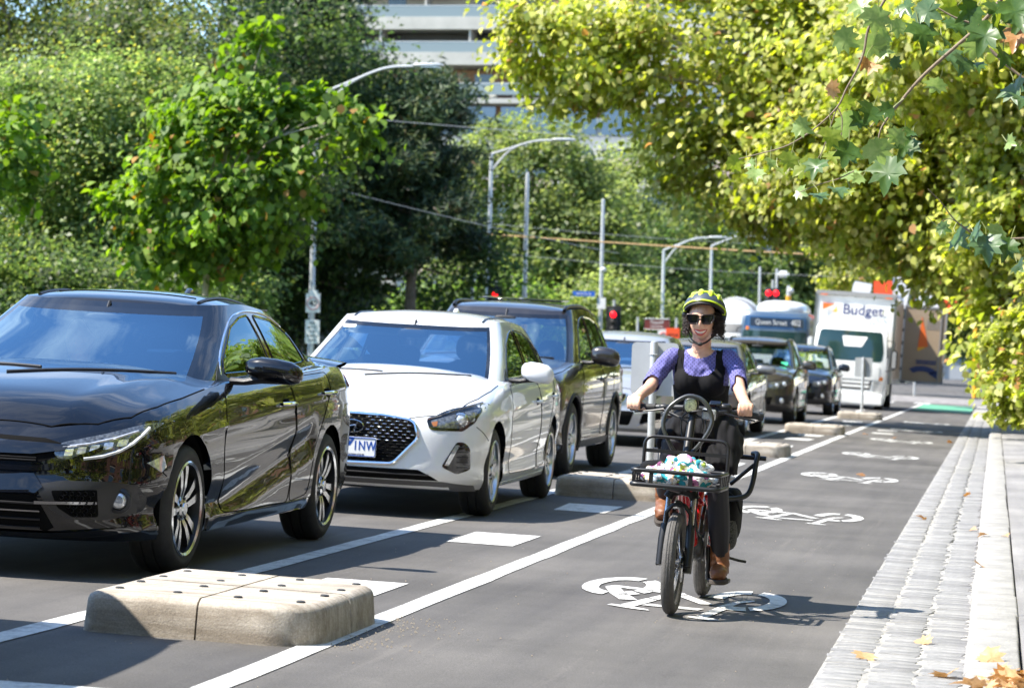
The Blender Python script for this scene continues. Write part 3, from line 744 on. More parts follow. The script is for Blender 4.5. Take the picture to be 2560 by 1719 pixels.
def seats(root, p, tone='interior', rear=True):
    yF = p['gF'][0]; z0 = .42
    def seat(x, y, w_=.25):
        mb = MB()
        mb.ball((x, y - .22, z0 - .02), (w_, .28, .10), 14, 8, .6); mb.ball((x, y + .10, z0 + .32), (w_, .10, .36), 14, 10, .6, rot=(-.22, 0, 0)); mb.ball((x, y + .19, z0 + .76), (.135, .055, .105), 12, 8, .7)
        mb.tube([(x - .06, y + .17, z0 + .6), (x - .06, y + .18, z0 + .72)], .008, 6); mb.tube([(x + .06, y + .17, z0 + .6), (x + .06, y + .18, z0 + .72)], .008, 6)
        mb.build('front_seat', tone, root)
    sy = yF + 1.25
    seat(-.36, sy); seat(.36, sy)
    mb = MB(); mb.ball((0, sy + .95, z0 + .28), (.62, .11, .36), 16, 8, .5, rot=(-.25, 0, 0)); mb.ball((0, sy + .7, z0), (.62, .28, .1), 14, 6, .5)
    for x in (-.35, .35): mb.ball((x, sy + 1.04, z0 + .68), (.13, .06, .08), 12, 6, .7)
    mb.build('rear_seat', tone, root)
    # dashboard, wheel on the viewer's left (right-hand drive)
    d = MB(); zc = sip(p['zs'], yF + .2) - .06
    d.prism([(yF + .12, zc - .35), (yF + .12, zc + .015), (yF + .42, zc + .045), (yF + .58, zc - .02), (yF + .62, zc - .35)], -p['gw'][0] * .92, p['gw'][0] * .92, 'x')
    d.box((-.37, yF + .48, zc + .05), (.34, .16, .07)); d.build('dashboard', tone, root, bevel=.02)
    st = MB(); st.lathe([(.178 + .014 * math.cos(a), .014 * math.sin(a)) for a in [2 * PI * i / 8 for i in range(9)]], 28, 'z', cap=False); st.ball((0, 0, 0), (.07, .06, .03)); st.box((0, 0, 0), (.34, .035, .015)); st.box((0, -.09, 0), (.03, .16, .012))
    st.build('steering_wheel', 'dark_metal', root, (-.37, yF + .68, zc - .03), (R(65), 0, 0))
    fl = MB(); fl.box((0, yF + 1.6, .30), (1.4, 2.6, .04)); fl.build('cabin_floor', 'interior', root)
    hl = MB(); hl.box((0, (p['gF'][1] + p['gR'][1]) / 2 + .1, sip(p['zr'], 2.4) - .012), (p['gw'][1] * 1.7, p['gR'][1] - p['gF'][1] - .25, .01)); hl.build('headlining', 'interior_grey', root)
    m = MB(); yv, zv = p['gF'][1], sip(p['zr'], p['gF'][1])
    m.ball((0, yv - .1, zv - .10), (.12, .022, .036), 14, 6, .6); m.tube([(0, yv - .02, zv - .0), (0, yv - .09, zv - .09)], .01, 6); m.build('rear_view_mirror', 'black_plastic', root)
def build_car(spec, name, label, loc, rz=0.0, scale=1.04, cat='car', detail=True):
    p = spec; root = thing(name, label, cat, (loc[0], loc[1], gz(loc[0])), (0, FALL, rz), 'cars queued in the traffic lane', scale)
    cb = CarBody(p).make(); pm = p['paint']; wl = p['wheels']; Rt = p['Rt']
    # --- lower body with wheel arches and doors cut out
    me = cb.lower_mb.mesh('t', ['void'], fix=True); bm = bmesh.new(); bm.from_mesh(me); bpy.data.meshes.remove(me)
    for side in (1, -1):
        for wy_ in wl:
            ar = p['arch']; ci = circle(wy_, Rt + .01, ar, 26)
            ci = [(a, max(b, .02)) for a, b in ci]
            bmesh.ops.delete(bm, geom=cut_faces(bm, ci, 'x', side), context='FACES')
    doors = []
    for side in (1, -1):
        for poly in p['doors']:
            F = cut_faces(bm, fillet(poly, .06, 3), 'x', side); doors.append((side, poly, take(bm, F)))
    if p.get('grille_cut'):
        for poly in p['grille_cut']: bmesh.ops.delete(bm, geom=cut_faces(bm, poly, 'y', 0), context='FACES')
    me = bpy.data.meshes.new('body'); bmesh.ops.recalc_face_normals(bm, faces=bm.faces); bm.to_mesh(me); bm.free()
    finish(me, [pm, 'void'], True, p.get('sharp', 32)); body = link('body', me, root)
    # --- glasshouse
    me = cb.gh_mb.mesh('t', ['void'], fix=False); bm = bmesh.new(); bm.from_mesh(me); bpy.data.meshes.remove(me); bm.faces.ensure_lookup_table()
    k, nu, gA, gS, gB = cb.kg, cb.nu, cb.gA, cb.gS, cb.gB; hn = len(cb.OG)
    aw = p.get('aw', gA - 5); ar_ = p.get('arr', gB - 5)
    scr, frit, rear = [], [], []
    for u in range(nu):
        for j in range(k):
            f = bm.faces[u * k + j]; jj = j if j < hn else k - 1 - j; jd = min(jj, 10 ** 6)
            jl = j if j <= hn - 1 else None
            jm = j if j < hn - 1 else (k - 1 - j)
            if jm < aw and u < nu - 1: (frit if (jm >= aw - 1 or u >= nu - 2 or u < 1) else scr).append(f)
            elif jm >= hn - 1 - ar_ and 1 <= u < nu - 2: rear.append(f)
    mS, mF, mR = take(bm, scr), take(bm, frit), take(bm, rear)
    # side windows
    wins = []
    for side in (1, -1):
        for poly in p['windows']:
            wins.append((side, poly, take(bm, cut_faces(bm, fillet(poly, p.get('wr', .03), 3), 'x', side))))
    me = bpy.data.meshes.new('cabin'); bmesh.ops.recalc_face_normals(bm, faces=bm.faces); bm.to_mesh(me); bm.free()
    finish(me, [p.get('roofpaint', pm)], True, 40); cabin = link('roof_and_pillars', me, root)
    mS.build('windscreen', 'windscreen', root, angle=180); mF.build('windscreen_border', 'gloss_black', root, angle=180)
    if mR.f: mR.build('rear_window', 'clear_glass' if p.get('clear_rear', True) else 'side_glass', root, angle=180)
    # --- doors with window, handle
    dobj = {}
    for n_, (side, poly, mb) in enumerate(doors):
        ax = 'x' if side > 0 else 'X'; d = mb.build('door', pm, root, angle=32); dobj[(side, n_ % len(p['doors']))] = d
        seam(cb, ax, fillet(poly, .06, 3), .0026, .0003, closed=True).build('door_gap', 'void', d)
        hy, hz = p['handles'][n_ % len(p['doors'])]; handle(cb, d, ax, hy, hz, p.get('handle_mat', pm))
    for n_, (side, poly, mb) in enumerate(wins):
        ax = 'x' if side > 0 else 'X'; wi = n_ % len(p['windows']); par = dobj.get((side, min(wi, len(p['doors']) - 1)), root)
        mb.build('side_window', 'side_glass', par, angle=180)
        seam(cb, ax, fillet(poly, .03, 3), .009, -.001, closed=True).build('window_seal', 'gloss_black', par)
    for side in (1, -1):
        ax = 'x' if side > 0 else 'X'
        if p.get('dlo'):
            seam(cb, ax, p['dlo'], .0065, .001, n=6).build('window_trim', p.get('dlo_mat', 'chrome'), root)
        for poly in p.get('pillars', []): patch(cb, ax, poly, .002, .004).build('door_pillar', 'gloss_black', root)
        if p.get('sill'): patch(cb, ax, p['sill'], .006, .02).build('sill_trim', p.get('sill_mat', 'black_plastic'), root)
        # wheel-arch liners
        for wy_ in wl:
            lm = MB(); x1 = cb.w(wy_) * .955; a0, a1 = R(-12), R(192); nn = 20; ar = p['arch'] + .004
            G = [[(side * xx, wy_ + ar * math.cos(a0 + (a1 - a0) * i / nn), Rt + .01 + ar * math.sin(a0 + (a1 - a0) * i / nn)) for i in range(nn + 1)] for xx in (x1, x1 - .34)]
            lm.grid(G); b0 = nn + 1; lm.add([(side * (x1 - .33), wy_, Rt)], []); 
            for i in range(nn): lm.f.append((b0 + i, b0 + i + 1, 2 * b0)); lm.m.append(0)
            lm.build('arch_liner', 'void', root)
            if p.get('arch_trim'):
                tr = [(wy_ + (p['arch'] + .012) * math.cos(R(a)), Rt + .01 + (p['arch'] + .012) * math.sin(R(a))) for a in range(-18, 199, 8)]
                seam(cb, ax, [q for q in tr if q[1] > .2], .022, -.004, n=6).build('arch_trim', p['arch_trim'], root)
        for wy_ in wl:
            add_wheel(root, p['wheel'], (side * (cb.w(wy_) - p.get('inset', .125)), wy_, Rt), side)
    if p.get('mirror'):
        mx_, my_, mz_, md = p['mirror']
        for side in (1, -1): mirror_housing(root, cb, side * mx_, my_, mz_, side, p.get('mirror_mat', pm), md)
    seats(root, p)
    # bonnet gap, wipers
    if p.get('bonnet'):
        bl = p['bonnet']
        for sg in (1, -1): seam(cb, 'z', [(sg * a, b) for a, b in bl], .004, .0005).build('bonnet_gap', 'void', root)
    wp = MB(); yf = p['gF'][0]
    for (xa, xb) in ((-.62, .02), (-.08, .60)):
        line = []
        for i in range(9):
            t = i / 8; x = xa + (xb - xa) * t; q = cb.pt('y', x, sip(p['zs'], yf + .1) + .02 + p.get('wipz', .03) + .015 * math.sin(PI * t) + (0.03 * t), .012)
            if q is not None: line.append(q)
        if len(line) > 2: wp.tube(line, .009, 5)
    wp.build('wipers', 'black_plastic', root)
    return root, cb
def both(root, cb, axis, poly, off, dep, name, mat, r=0, one=None, **k):
    mb = patch(cb, axis, poly, off, dep, r=r, **k); o = mb.build(name, mat, root, angle=45)
    if one is None: mirror(mb).build(name, mat, root, angle=45)
    return o
def plate(root, cb, x, z, txt, off=.02, w_=.372, h=.134, col='plate_white', ink='plate_blue', blank=False, tilt=0.0):
    q = cb.pt('y', x, z, off); pl = MB(); pl.prism(fillet(rect(-w_ / 2, w_ / 2, -h / 2, h / 2), .012), -.004, .004, 'y'); po = pl.build('number_plate', col, root, q, (tilt, 0, 0))
    fr = MB(); fr.tube([(a, -.005, b) for a, b in fillet(rect(-w_ / 2 + .005, w_ / 2 - .005, -h / 2 + .005, h / 2 - .005), .012)], .003, 5, closed=True); fr.build('plate_rim', ink, po)
    return po
pbr('plate_white', (.78, .79, .80), .4); pbr('plate_blue', (.01, .07, .34), .4)

wheel_mesh('sport', .322, .225, .228, dict(n=5, legs=(1, -1), w0=.030, w1=.058, b0=.018, b1=.050, edge=1), 'machined', 1)
wheel_mesh('alloy', .316, .21, .212, dict(n=5, legs=(1, -1), w0=.030, w1=.036, b0=.014, b1=.050, edge=0), 'silver_metal')
wheel_mesh('suv', .355, .235, .235, dict(n=7, legs=(1,), w0=.05, w1=.062, b0=0, b1=.0, edge=0), 'silver_metal')

# ---- black sedan
sedan = dict(L=4.50, paint='paint_black', wheels=(.915, 3.615), Rt=.322, arch=.362, wheel='sport', sharp=28,
    wy=[(0, .84), (.6, .872), (1.0, .885), (2.3, .895), (3.4, .895), (4.1, .87), (4.65, .82)],
    zs=[(0, .655), (.12, .69), (.35, .765), (.7, .83), (1.1, .885), (1.5, .93), (2.3, .975), (3.2, 1.01), (3.8, 1.035), (4.3, 1.03), (4.65, .97)],
    zb=[(0, .19), (.3, .185), (1.4, .20), (3.2, .22), (4.2, .24), (4.65, .30)],
    crown=[(0, .0), (.15, .055), (.5, .10), (1.1, .105), (1.5, .09), (3.9, .03), (4.3, .035), (4.65, .02)], ce=2.6,
    ribs=[([(0, .42), (.3, .46), (1.2, .62)], .06, .013, [(0, 0), (.3, .5), (.8, 1), (1.4, .8)])],
    dF=[(0, .10), (.10, .03), (.22, .02), (.45, .00), (.62, .03), (.80, .045), (.92, .07), (1, .15)], dR=[(0, .10), (.2, .0), (.6, .03), (1, .08)],
    mw=[(0, .955), (.12, .985), (.30, .992), (.52, 1.0), (.68, .995), (.84, .978), (.93, .95), (1, .905)],
    crease=[(lambda y: .62 + .075 * y, -.010, .035), (lambda y: .33 + .17 * max(0, min(1.7, y - 1.5)) - (9 if y > 3.25 else 0), .034, .12), (lambda y: .25 if 1.35 < y < 3.2 else -9, -.012, .05)],
    Lf=.72, nf=2.55, Lr=.45, nr=3.0, gF=(1.13, 2.08), gR=(4.24, 3.50), gw=(.775, .575), gLf=(.50, .34), gLr=(.42, .34), gnf=3.1, gnr=3.0, bowF=.10,
    zr=[(1.9, 1.325), (2.25, 1.355), (2.6, 1.37), (3.0, 1.352), (3.4, 1.30), (3.7, 1.24)], roofcrown=.055, aw=16,
    windows=[[(1.80, .985), (1.86, 1.06), (2.20, 1.235), (2.45, 1.295), (2.63, 1.312), (2.72, 1.012)], [(2.80, 1.018), (2.73, 1.312), (3.10, 1.292), (3.42, 1.225), (3.50, 1.06)], [(3.56, 1.066), (3.49, 1.205), (3.72, 1.135), (3.82, 1.075)]],
    dlo=[tuple(q)[:2] for q in spline([(1.74, .98, 0), (1.83, 1.07, 0), (2.20, 1.258, 0), (2.45, 1.318, 0), (2.75, 1.333, 0), (3.10, 1.314, 0), (3.45, 1.24, 0), (3.72, 1.155, 0), (3.87, 1.085, 0), (3.80, 1.045, 0), (3.5, 1.022, 0), (2.7, .982, 0), (1.95, .958, 0)], 5)],
    pillars=[[(2.655, 1.018), (2.625, 1.31), (2.745, 1.312), (2.815, 1.018)], [(3.505, 1.06), (3.425, 1.22), (3.495, 1.205), (3.56, 1.066)]],
    doors=[[(1.52, .27), (1.42, .60), (1.50, .86), (1.60, .93), (2.735, .97), (2.80, .70), (2.74, .27)], [(2.76, .27), (2.82, .70), (2.755, .97), (3.62, 1.005), (3.60, .90), (3.28, .62), (3.16, .30)]],
    handles=[(2.60, .83), (3.50, .885)], handle_mat='chrome', mirror=(.915, 1.72, 1.03, (.135, .12, .07)),
    bonnet=[(.0, .16), (.40, .20), (.60, .29), (.715, .43), (.77, .65), (.795, .95), (.80, 1.30)], sill=[(1.30, .19), (1.30, .255), (3.24, .275), (3.24, .215)], sill_mat='gloss_black')
def place(spec, wx, wy_, rz, sc):
    lx, ly = (spec['wy'][2][1] - .03) * sc, spec['wheels'][0] * sc
    return (wx - (lx * math.cos(rz) - ly * math.sin(rz)), wy_ - (lx * math.sin(rz) + ly * math.cos(rz)))
sedan_root, scb = build_car(sedan, 'black_sedan', 'black sedan with a driver behind the windscreen, nearest car in the queue', place(sedan, -4.05, 12.70, 0, 1.02), 0, 1.02)
def sedan_front(root, cb):
    F = lambda *a, **k: both(root, cb, 'y', *a, **k)
    g_ = sip(sedan['zs'], 0)
    # grille: gloss bar over a dark opening
    F([(0, .545), (.40, .555), (.52, .60), (.50, .64), (.40, .665), (0, .675)], .004, .02, 'upper_grille', 'void', one=1)
    F([(0, .585), (.36, .59), (.50, .615), (.52, .64), (.40, .645), (0, .655)], .014, .02, 'grille_bar', 'gloss_black')
    F([(0, .53), (.38, .535), (.50, .56), (.66, .64), (.66, .62), (.52, .53), (.40, .512), (0, .507)], .012, .02, 'bumper_ledge', 'paint_black')
    sl_ = MB()
    for z in (.560, .572): 
        sl_.add(*(lambda m_: (m_.v, m_.f))(seam(cb, 'y', [(-.38, z), (.38, z)], .004, .006)))
    sl_.build('grille_slats', 'dark_metal', root)
    hp = [(.455, .598), (.48, .572), (.64, .578), (.745, .626), (.80, .695), (.835, .755), (.79, .752), (.66, .700), (.48, .648)]
    F([(.43, .592), (.47, .560), (.65, .566), (.76, .618), (.815, .69), (.85, .765), (.79, .766), (.65, .712), (.46, .658)], .003, .01, 'headlight_surround', 'gloss_black', r=.012)
    h_ = F(hp, .006, .012, 'headlight', 'lamp_dark', r=.012)
    for sg in (1, -1):
        h2 = MB()
        for i in range(5):
            t = i / 4; x = .520 + .052 * i; z = .603 + .010 * i + .014 * t * t
            h2v = patch(cb, 'y', fillet([(x - .018, z - .016), (x + .018, z - .012), (x + .020, z + .020), (x - .015, z + .016)], .004), .010, .006); h2.add([(sg * a, b, c) for a, b, c in h2v.v], h2v.f)
        h2.build('headlight_led', 'lamp_glass', root)
        m_ = MB(); s2 = seam(cb, 'y', [(.585, .578), (.66, .592), (.72, .618), (.765, .655), (.79, .70), (.80, .73)], .009, .006); m_.add([(sg * a, b, c) for a, b, c in s2.v], s2.f); m_.build('running_light', 'lamp_white', root)
        m_ = MB(); s2 = seam(cb, 'y', [(.49, .628), (.60, .648), (.70, .680), (.77, .715)], .006, .008); m_.add([(sg * a, b, c) for a, b, c in s2.v], s2.f); m_.build('headlight_strip', 'lamp_glass', root)
    # lower corner pod
    F([(.40, .45), (.50, .472), (.70, .475), (.80, .46), (.82, .40), (.80, .33), (.70, .292), (.55, .290), (.47, .33), (.41, .42)], .006, .02, 'bumper_insert', 'black_plastic', r=.02)
    F([(.47, .425), (.66, .435), (.66, .305), (.56, .303), (.50, .345)], .010, .012, 'insert_mesh', 'void', r=.01)
    for sg in (1, -1):
        hx = MB()
        for r_ in range(6):
            for c_ in range(6):
                x = .505 + c_ * .028 + (.014 if r_ % 2 else 0); z = .415 - r_ * .02
                if x > .65 or (x < .50 + (0.43 - z) * .45) or abs(z - .365) < .006: continue
                q = cb.pt('y', x, z, .011)
                hx.lathe([(.013, 0), (.0115, .004), (.009, .004), (.009, -.002)], 6, 'y', (sg * q.x, q.y - .004, q.z), cap=False)
        hx.build('hexagon_mesh', 'black_plastic', root, smooth=False)
        q = cb.pt('y', .735, .385, .012); fo = MB(); fo.lathe([(.062, .012), (.062, -.004), (.048, -.010), (.040, .004)], 26, 'y', (sg * q.x, q.y, q.z), cap=False); fo.build('fog_lamp_ring', 'black_plastic', root, angle=30)
        f2 = MB(); f2.lathe([(.040, .002), (.036, -.010), (.022, -.013), (0, -.014)], 24, 'y', (sg * q.x, q.y, q.z)); f2.build('fog_lamp', 'lamp_glass', root, angle=60)
    F([(.40, .372), (.66, .378), (.66, .366), (.40, .358)], .018, .01, 'insert_strip', 'dark_chrome')
    F([(0, .215), (.42, .215), (.48, .25), (.40, .40), (0, .40)], .004, .01, 'lower_grille', 'void', one=1)
    for z in (.245, .285, .325, .36): seam(cb, 'y', [(-.42, z), (.42, z)], .006, .008).build('grille_bar', 'dark_metal' if z != .325 else 'dark_chrome', root)
    F([(.0, .40), (.40, .41), (.43, .44), (.38, .50), (0, .50)], .010, .01, 'plate_panel', 'paint_black')
    F([(0, .195), (.60, .20), (.80, .235), (.84, .27), (.60, .235), (.44, .222), (0, .218)], .022, .03, 'front_lip', 'gloss_black')
    for sg in (1, -1):
        q = cb.pt('y', sg * .52, .515, .0); s_ = MB(); s_.lathe([(.013, .002), (.013, -.003), (0, -.003)], 12, 'y', tuple(q)); s_.build('parking_sensor', 'gloss_black', root)
    # side marker, wing gap
    for sg, ax in ((1, 'x'), (-1, 'X')):
        patch(cb, ax, [(.40, .565), (.52, .60), (.545, .545), (.50, .52)], .006, .01).build('side_marker', 'lamp_glass', root)
        seam(cb, ax, [(.30, .70), (.40, .585), (.47, .54), (.555, .50)], .003, .001).build('bumper_gap', 'void', root)
        patch(cb, ax, [(1.64, .955), (1.70, 1.0), (1.80, 1.055), (1.80, .955)], .004, .01).build('mirror_base', 'black_plastic', root)
    # wheel centre badges (letter on the near front wheel), aerial, roof panel gaps, spoiler
    sf = MB(); sf.prism([(3.35, 1.405), (3.55, 1.40), (3.50, 1.455), (3.46, 1.46)], -.018, .018, 'x'); sf.build('roof_aerial', 'paint_black', root, bevel=.008)
    for z in ((-.46, 1), (.46, -1)):
        seam(cb, 'z', [(z[0], 2.2), (z[0], 2.9), (z[0], 3.35)], .012, .0).build('roof_channel', 'black_plastic', root)
    seam(cb, 'z', [(-.40, 2.34), (.40, 2.34)], .004, 0).build('sunroof_gap', 'void', root)
    sp = MB(); sp.grid([[(x, y, z - .035 * (abs(x) / .72) ** 3) for x in np.linspace(-.74, .74, 17)] for y, z in ((4.18, 1.06), (4.24, 1.08), (4.44, 1.10), (4.50, 1.095), (4.44, 1.08), (4.26, 1.055), (4.18, 1.045))]); sp.build('boot_spoiler', 'gloss_black', root)
    tl = both(root, cb, 'x', [(4.10, .93), (4.18, .99), (4.36, .97), (4.45, .90), (4.36, .86)], .006, .02, 'tail_light', 'tail_red')
pbr('lamp_dark', (.16, .17, .18), .06, .5, var=.75, scale=55, coat=1)
pbr('lamp_white', (.62, .64, .66), .15)
pbr('dark_chrome', (.28, .28, .29), .15, 1.0)
sedan_front(sedan_root, scb)
# ---- white hatchback
hatch = dict(L=4.34, paint='paint_white', wheels=(.88, 3.53), Rt=.316, arch=.352, wheel='alloy', sharp=30,
    wy=[(0, .83), (.5, .865), (.95, .882), (2.2, .8975), (3.4, .89), (4.0, .86), (4.34, .80)],
    zs=[(0, .665), (.10, .70), (.3, .765), (.6, .82), (1.0, .885), (1.4, .93), (2.2, .965), (3.1, 1.0), (3.8, 1.02), (4.34, .95)],
    zb=[(0, .205), (.3, .20), (1.4, .20), (3.1, .21), (4.0, .24), (4.34, .30)],
    crown=[(0, .015), (.12, .05), (.45, .10), (1.1, .125), (1.5, .09), (4.0, .03), (4.34, .02)], ce=2.5,
    ribs=[([(0, .36), (.3, .42), (1.2, .60)], .07, .012, [(0, 0), (.3, .7), (.8, 1), (1.4, .8)])],
    dF=[(0, .11), (.10, .04), (.25, .0), (.45, .01), (.70, .025), (.88, .05), (1, .13)], dR=[(0, .10), (.2, .0), (.6, .02), (1, .06)],
    mw=[(0, .955), (.12, .985), (.30, .99), (.52, 1.0), (.70, .995), (.86, .978), (.94, .95), (1, .905)],
    crease=[(lambda y: .69 + .045 * y, -.008, .035), (lambda y: .36 + .03 * max(0, y - 1.4), .014, .12)],
    Lf=.66, nf=2.6, Lr=.42, nr=3.0, gF=(1.10, 2.05), gR=(4.26, 3.92), gw=(.785, .60), gLf=(.46, .32), gLr=(.34, .30), gnf=3.1, gnr=3.2, bowF=.08, gtaper=.10,
    zr=[(1.9, 1.355), (2.3, 1.392), (2.8, 1.40), (3.4, 1.375), (3.9, 1.32)], roofcrown=.062, aw=16,
    windows=[[(1.80, .972), (1.88, 1.05), (2.20, 1.235), (2.45, 1.308), (2.62, 1.335), (2.69, .998)], [(2.77, 1.003), (2.71, 1.338), (3.10, 1.322), (3.42, 1.278), (3.52, 1.035)], [(3.58, 1.042), (3.49, 1.262), (3.70, 1.20), (3.80, 1.075)]],
    pillars=[[(2.635, 1.0), (2.62, 1.335), (2.715, 1.337), (2.775, 1.003)], [(3.525, 1.035), (3.425, 1.275), (3.50, 1.258), (3.58, 1.042)]],
    doors=[[(1.46, .28), (1.38, .60), (1.46, .86), (1.56, .925), (2.70, .962), (2.77, .70), (2.71, .28)], [(2.73, .28), (2.79, .70), (2.72, .962), (3.60, .995), (3.56, .90), (3.26, .62), (3.12, .30)]],
    handles=[(2.55, .80), (3.42, .835)], mirror=(.905, 1.70, 1.035, (.105, .11, .082)),
    bonnet=[(.0, .085), (.34, .105), (.55, .19), (.70, .36), (.76, .60), (.79, .95), (.79, 1.25)], sill=[(1.26, .20), (1.26, .225), (3.16, .245), (3.16, .215)], sill_mat='paint_white', wipz=.02)
hatch_root, hcb = build_car(hatch, 'white_hatchback', 'white hatchback with the wide honeycomb grille, second car in the queue', place(hatch, -3.62, 18.72, .022, 1.03), .022, 1.03)
def hatch_front(root, cb):
    F = lambda *a, **k: both(root, cb, 'y', *a, **k)
    half = [(.20, .690), (.385, .668), (.425, .645), (.452, .565), (.445, .535), (.315, .385), (.285, .368), (0, .362)]
    full = [(-a, b) for a, b in half[:-1]] ; full = half + [(-a, b) for a, b in half[-2::-1]] + [(0, .694)]
    F(full, .004, .012, 'grille', 'void', one=1, r=.012)
    seam(cb, 'y', fillet(full, .03, 4), .013, .006, n=8, closed=True).build('grille_surround', 'chrome', root)
    hx = MB(); ch = MB()
    def ins(x, z):
        r_ = False; j = len(full) - 1
        for i in range(len(full)):
            if (full[i][1] > z) != (full[j][1] > z) and x < (full[j][0] - full[i][0]) * (z - full[i][1]) / (full[j][1] - full[i][1]) + full[i][0]: r_ = not r_
            j = i
        return r_
    for r_ in range(15):
        z = .675 - r_ * .0215
        for c_ in range(-9, 10):
            x = c_ * .056 + (.028 if r_ % 2 else 0)
            if not (ins(x - .02, z) and ins(x + .02, z)): continue
            q = cb.pt('y', x, z, .008)
            hx.add([(q.x - .030, q.y, q.z), (q.x - .018, q.y - .006, q.z + .006), (q.x + .018, q.y - .006, q.z + .006), (q.x + .030, q.y, q.z), (q.x + .018, q.y - .006, q.z - .004), (q.x - .018, q.y - .006, q.z - .004)], [(0, 1, 2, 3, 4, 5)])
            if r_ < 8 and abs(x) > .11: ch.box((q.x, q.y - .008, q.z + .001), (.026, .006, .0065))
    hx.build('grille_honeycomb', 'gloss_black', root, smooth=False, fix=False); tag(ch.build('grille_studs', 'chrome', root, bevel=.002), kind='stuff')
    # oval badge with slanted H
    q = cb.pt('y', 0, .605, .016); bd = MB(); bd.tube([(q.x + .082 * math.cos(a), q.y - .004, q.z + .043 * math.sin(a)) for a in [2 * PI * i / 28 for i in range(28)]], .0055, 6, closed=True)
    for sg in (-1, 1): bd.tube([(q.x + sg * .030 - .014, q.y - .004, q.z - .033), (q.x + sg * .034 + .008, q.y - .005, q.z + .033)], .0075, 6)
    bd.tube([(q.x - .030, q.y - .004, q.z - .006), (q.x, q.y - .006, q.z + .003), (q.x + .034, q.y - .004, q.z + .008)], .0065, 6); bd.build('grille_badge', 'chrome', root)
    po = plate(root, cb, 0, .468, '', .026, .372, .134)
    lettering('plate_letters', '1HG', .088, 'plate_blue', po, (-.105, -.0045, .008), sx=.72, depth=.001, bold=.0015)
    lettering('plate_letters', '1NW', .088, 'plate_blue', po, (.105, -.0045, .006), sx=.74, depth=.001, bold=.0015, spacing=1.12)
    lettering('plate_slogan', 'VIC - THE EDUCATION STATE', .0165, 'plate_ink', po, (-.006, -.0045, -.053), depth=.0008, bold=.0004)
    tr = MB(); tr.prism([(-.036, .058), (.036, .058), (.004, .006), (-.004, .006)], -.0052, -.004, 'y'); tr.build('plate_triangle', 'plate_blue', po)
    lettering('plate_triangle_text', 'VIC', .016, 'plate_white', po, (0, -.0058, .042), depth=.0006)
    hl = [(.495, .676), (.525, .615), (.56, .606), (.735, .608), (.80, .672), (.835, .80), (.81, .805), (.67, .742)]
    F(hl, .004, .012, 'headlight', 'gloss_black', r=.015)
    F([(.525, .672), (.545, .628), (.73, .626), (.785, .685), (.812, .775), (.67, .722)], .008, .008, 'headlight_lens', 'lamp_dark', r=.012)
    F([(.532, .662), (.548, .636), (.572, .636), (.572, .672)], .012, .006, 'indicator', 'amber_dull', r=.006)
    for sg in (1, -1):
        q = cb.pt('y', .715, .685, .004); m_ = MB(); m_.lathe([(.052, -.012), (.046, -.022), (.040, -.014)], 22, 'y', (sg * q.x, q.y, q.z), cap=False); m_.build('projector_ring', 'chrome', root)
        m_ = MB(); m_.ball((sg * q.x, q.y - .006, q.z), (.038, .022, .038), 16, 8); m_.build('projector_lens', 'lamp_glass', root)
        s2 = seam(cb, 'y', [(.50, .682), (.66, .748), (.80, .808)], .006, .012); m_ = MB(); m_.add([(sg * a, b, c) for a, b, c in s2.v], s2.f); m_.build('headlight_trim', 'dark_chrome', root)
    fp = [(.705, .535), (.755, .532), (.785, .49), (.788, .345), (.715, .312), (.62, .362)]
    F(fp, .004, .012, 'fog_surround', 'gloss_black', r=.02)
    F([(.70, .515), (.725, .512), (.665, .368), (.64, .372)], .010, .008, 'daytime_light', 'lamp_glass', r=.006)
    for sg in (1, -1):
        m_ = MB()
        for z in (.36, .395, .43, .465, .50):
            s2 = seam(cb, 'y', [(.715, z), (.775, z)], .004, .008); m_.add([(sg * a, b, c) for a, b, c in s2.v], s2.f)
        m_.build('fog_slats', 'black_plastic', root)
    F([(-.47, .335), (.47, .335), (.56, .29), (.60, .262), (-.60, .262), (-.56, .29)], .004, .01, 'lower_grille', 'void', one=1)
    seam(cb, 'y', [(-.54, .30), (.54, .30)], .006, .006).build('lower_bar', 'black_plastic', root)
    F([(-.62, .255), (.62, .255), (.80, .232), (.80, .19), (-.80, .19), (-.80, .232)], .006, .03, 'front_lip', 'bumper_grey', one=1)
    for sg, ax in ((1, 'x'), (-1, 'X')):
        seam(cb, ax, [(.36, .64), (.44, .60), (.535, .545)], .0028, .001).build('bumper_gap', 'void', root)
        patch(cb, ax, [(1.64, .945), (1.70, .99), (1.80, 1.045), (1.80, .945)], .004, .01).build('mirror_base', 'black_plastic', root)
    for z in (.46, -.46): seam(cb, 'z', [(z * 1.08, 2.12), (z * 1.08, 2.9), (z * 1.04, 3.7)], .013, -.002).build('roof_channel', 'dark_metal', root)
    sf = MB(); sf.prism([(3.55, 1.455), (3.74, 1.445), (3.70, 1.495), (3.66, 1.50)], -.018, .018, 'x'); sf.build('roof_aerial', 'paint_white', root, bevel=.008)
    both(root, cb, 'x', [(3.98, .86), (4.05, .98), (4.25, .96), (4.32, .84)], .006, .02, 'tail_light', 'tail_red')
    tw = MB(); tw.box((-.50, 1.97, 1.30), (.10, .004, .03), rot=(-.6, 0, 0)); tw.build('toll_tag', 'plate_white', root)
    vs = MB(); vs.box((-.34, 2.06, 1.285), (.42, .012, .10), rot=(-.75, 0, 0)); vs.build('sun_visor', 'interior_grey', root, bevel=.004)
pbr('amber_dull', (.38, .14, .04), .15, coat=.6)
pbr('bumper_grey', (.12, .12, .125), .5); pbr('plate_ink', (.05, .06, .09), .5)
hatch_front(hatch_root, hcb)

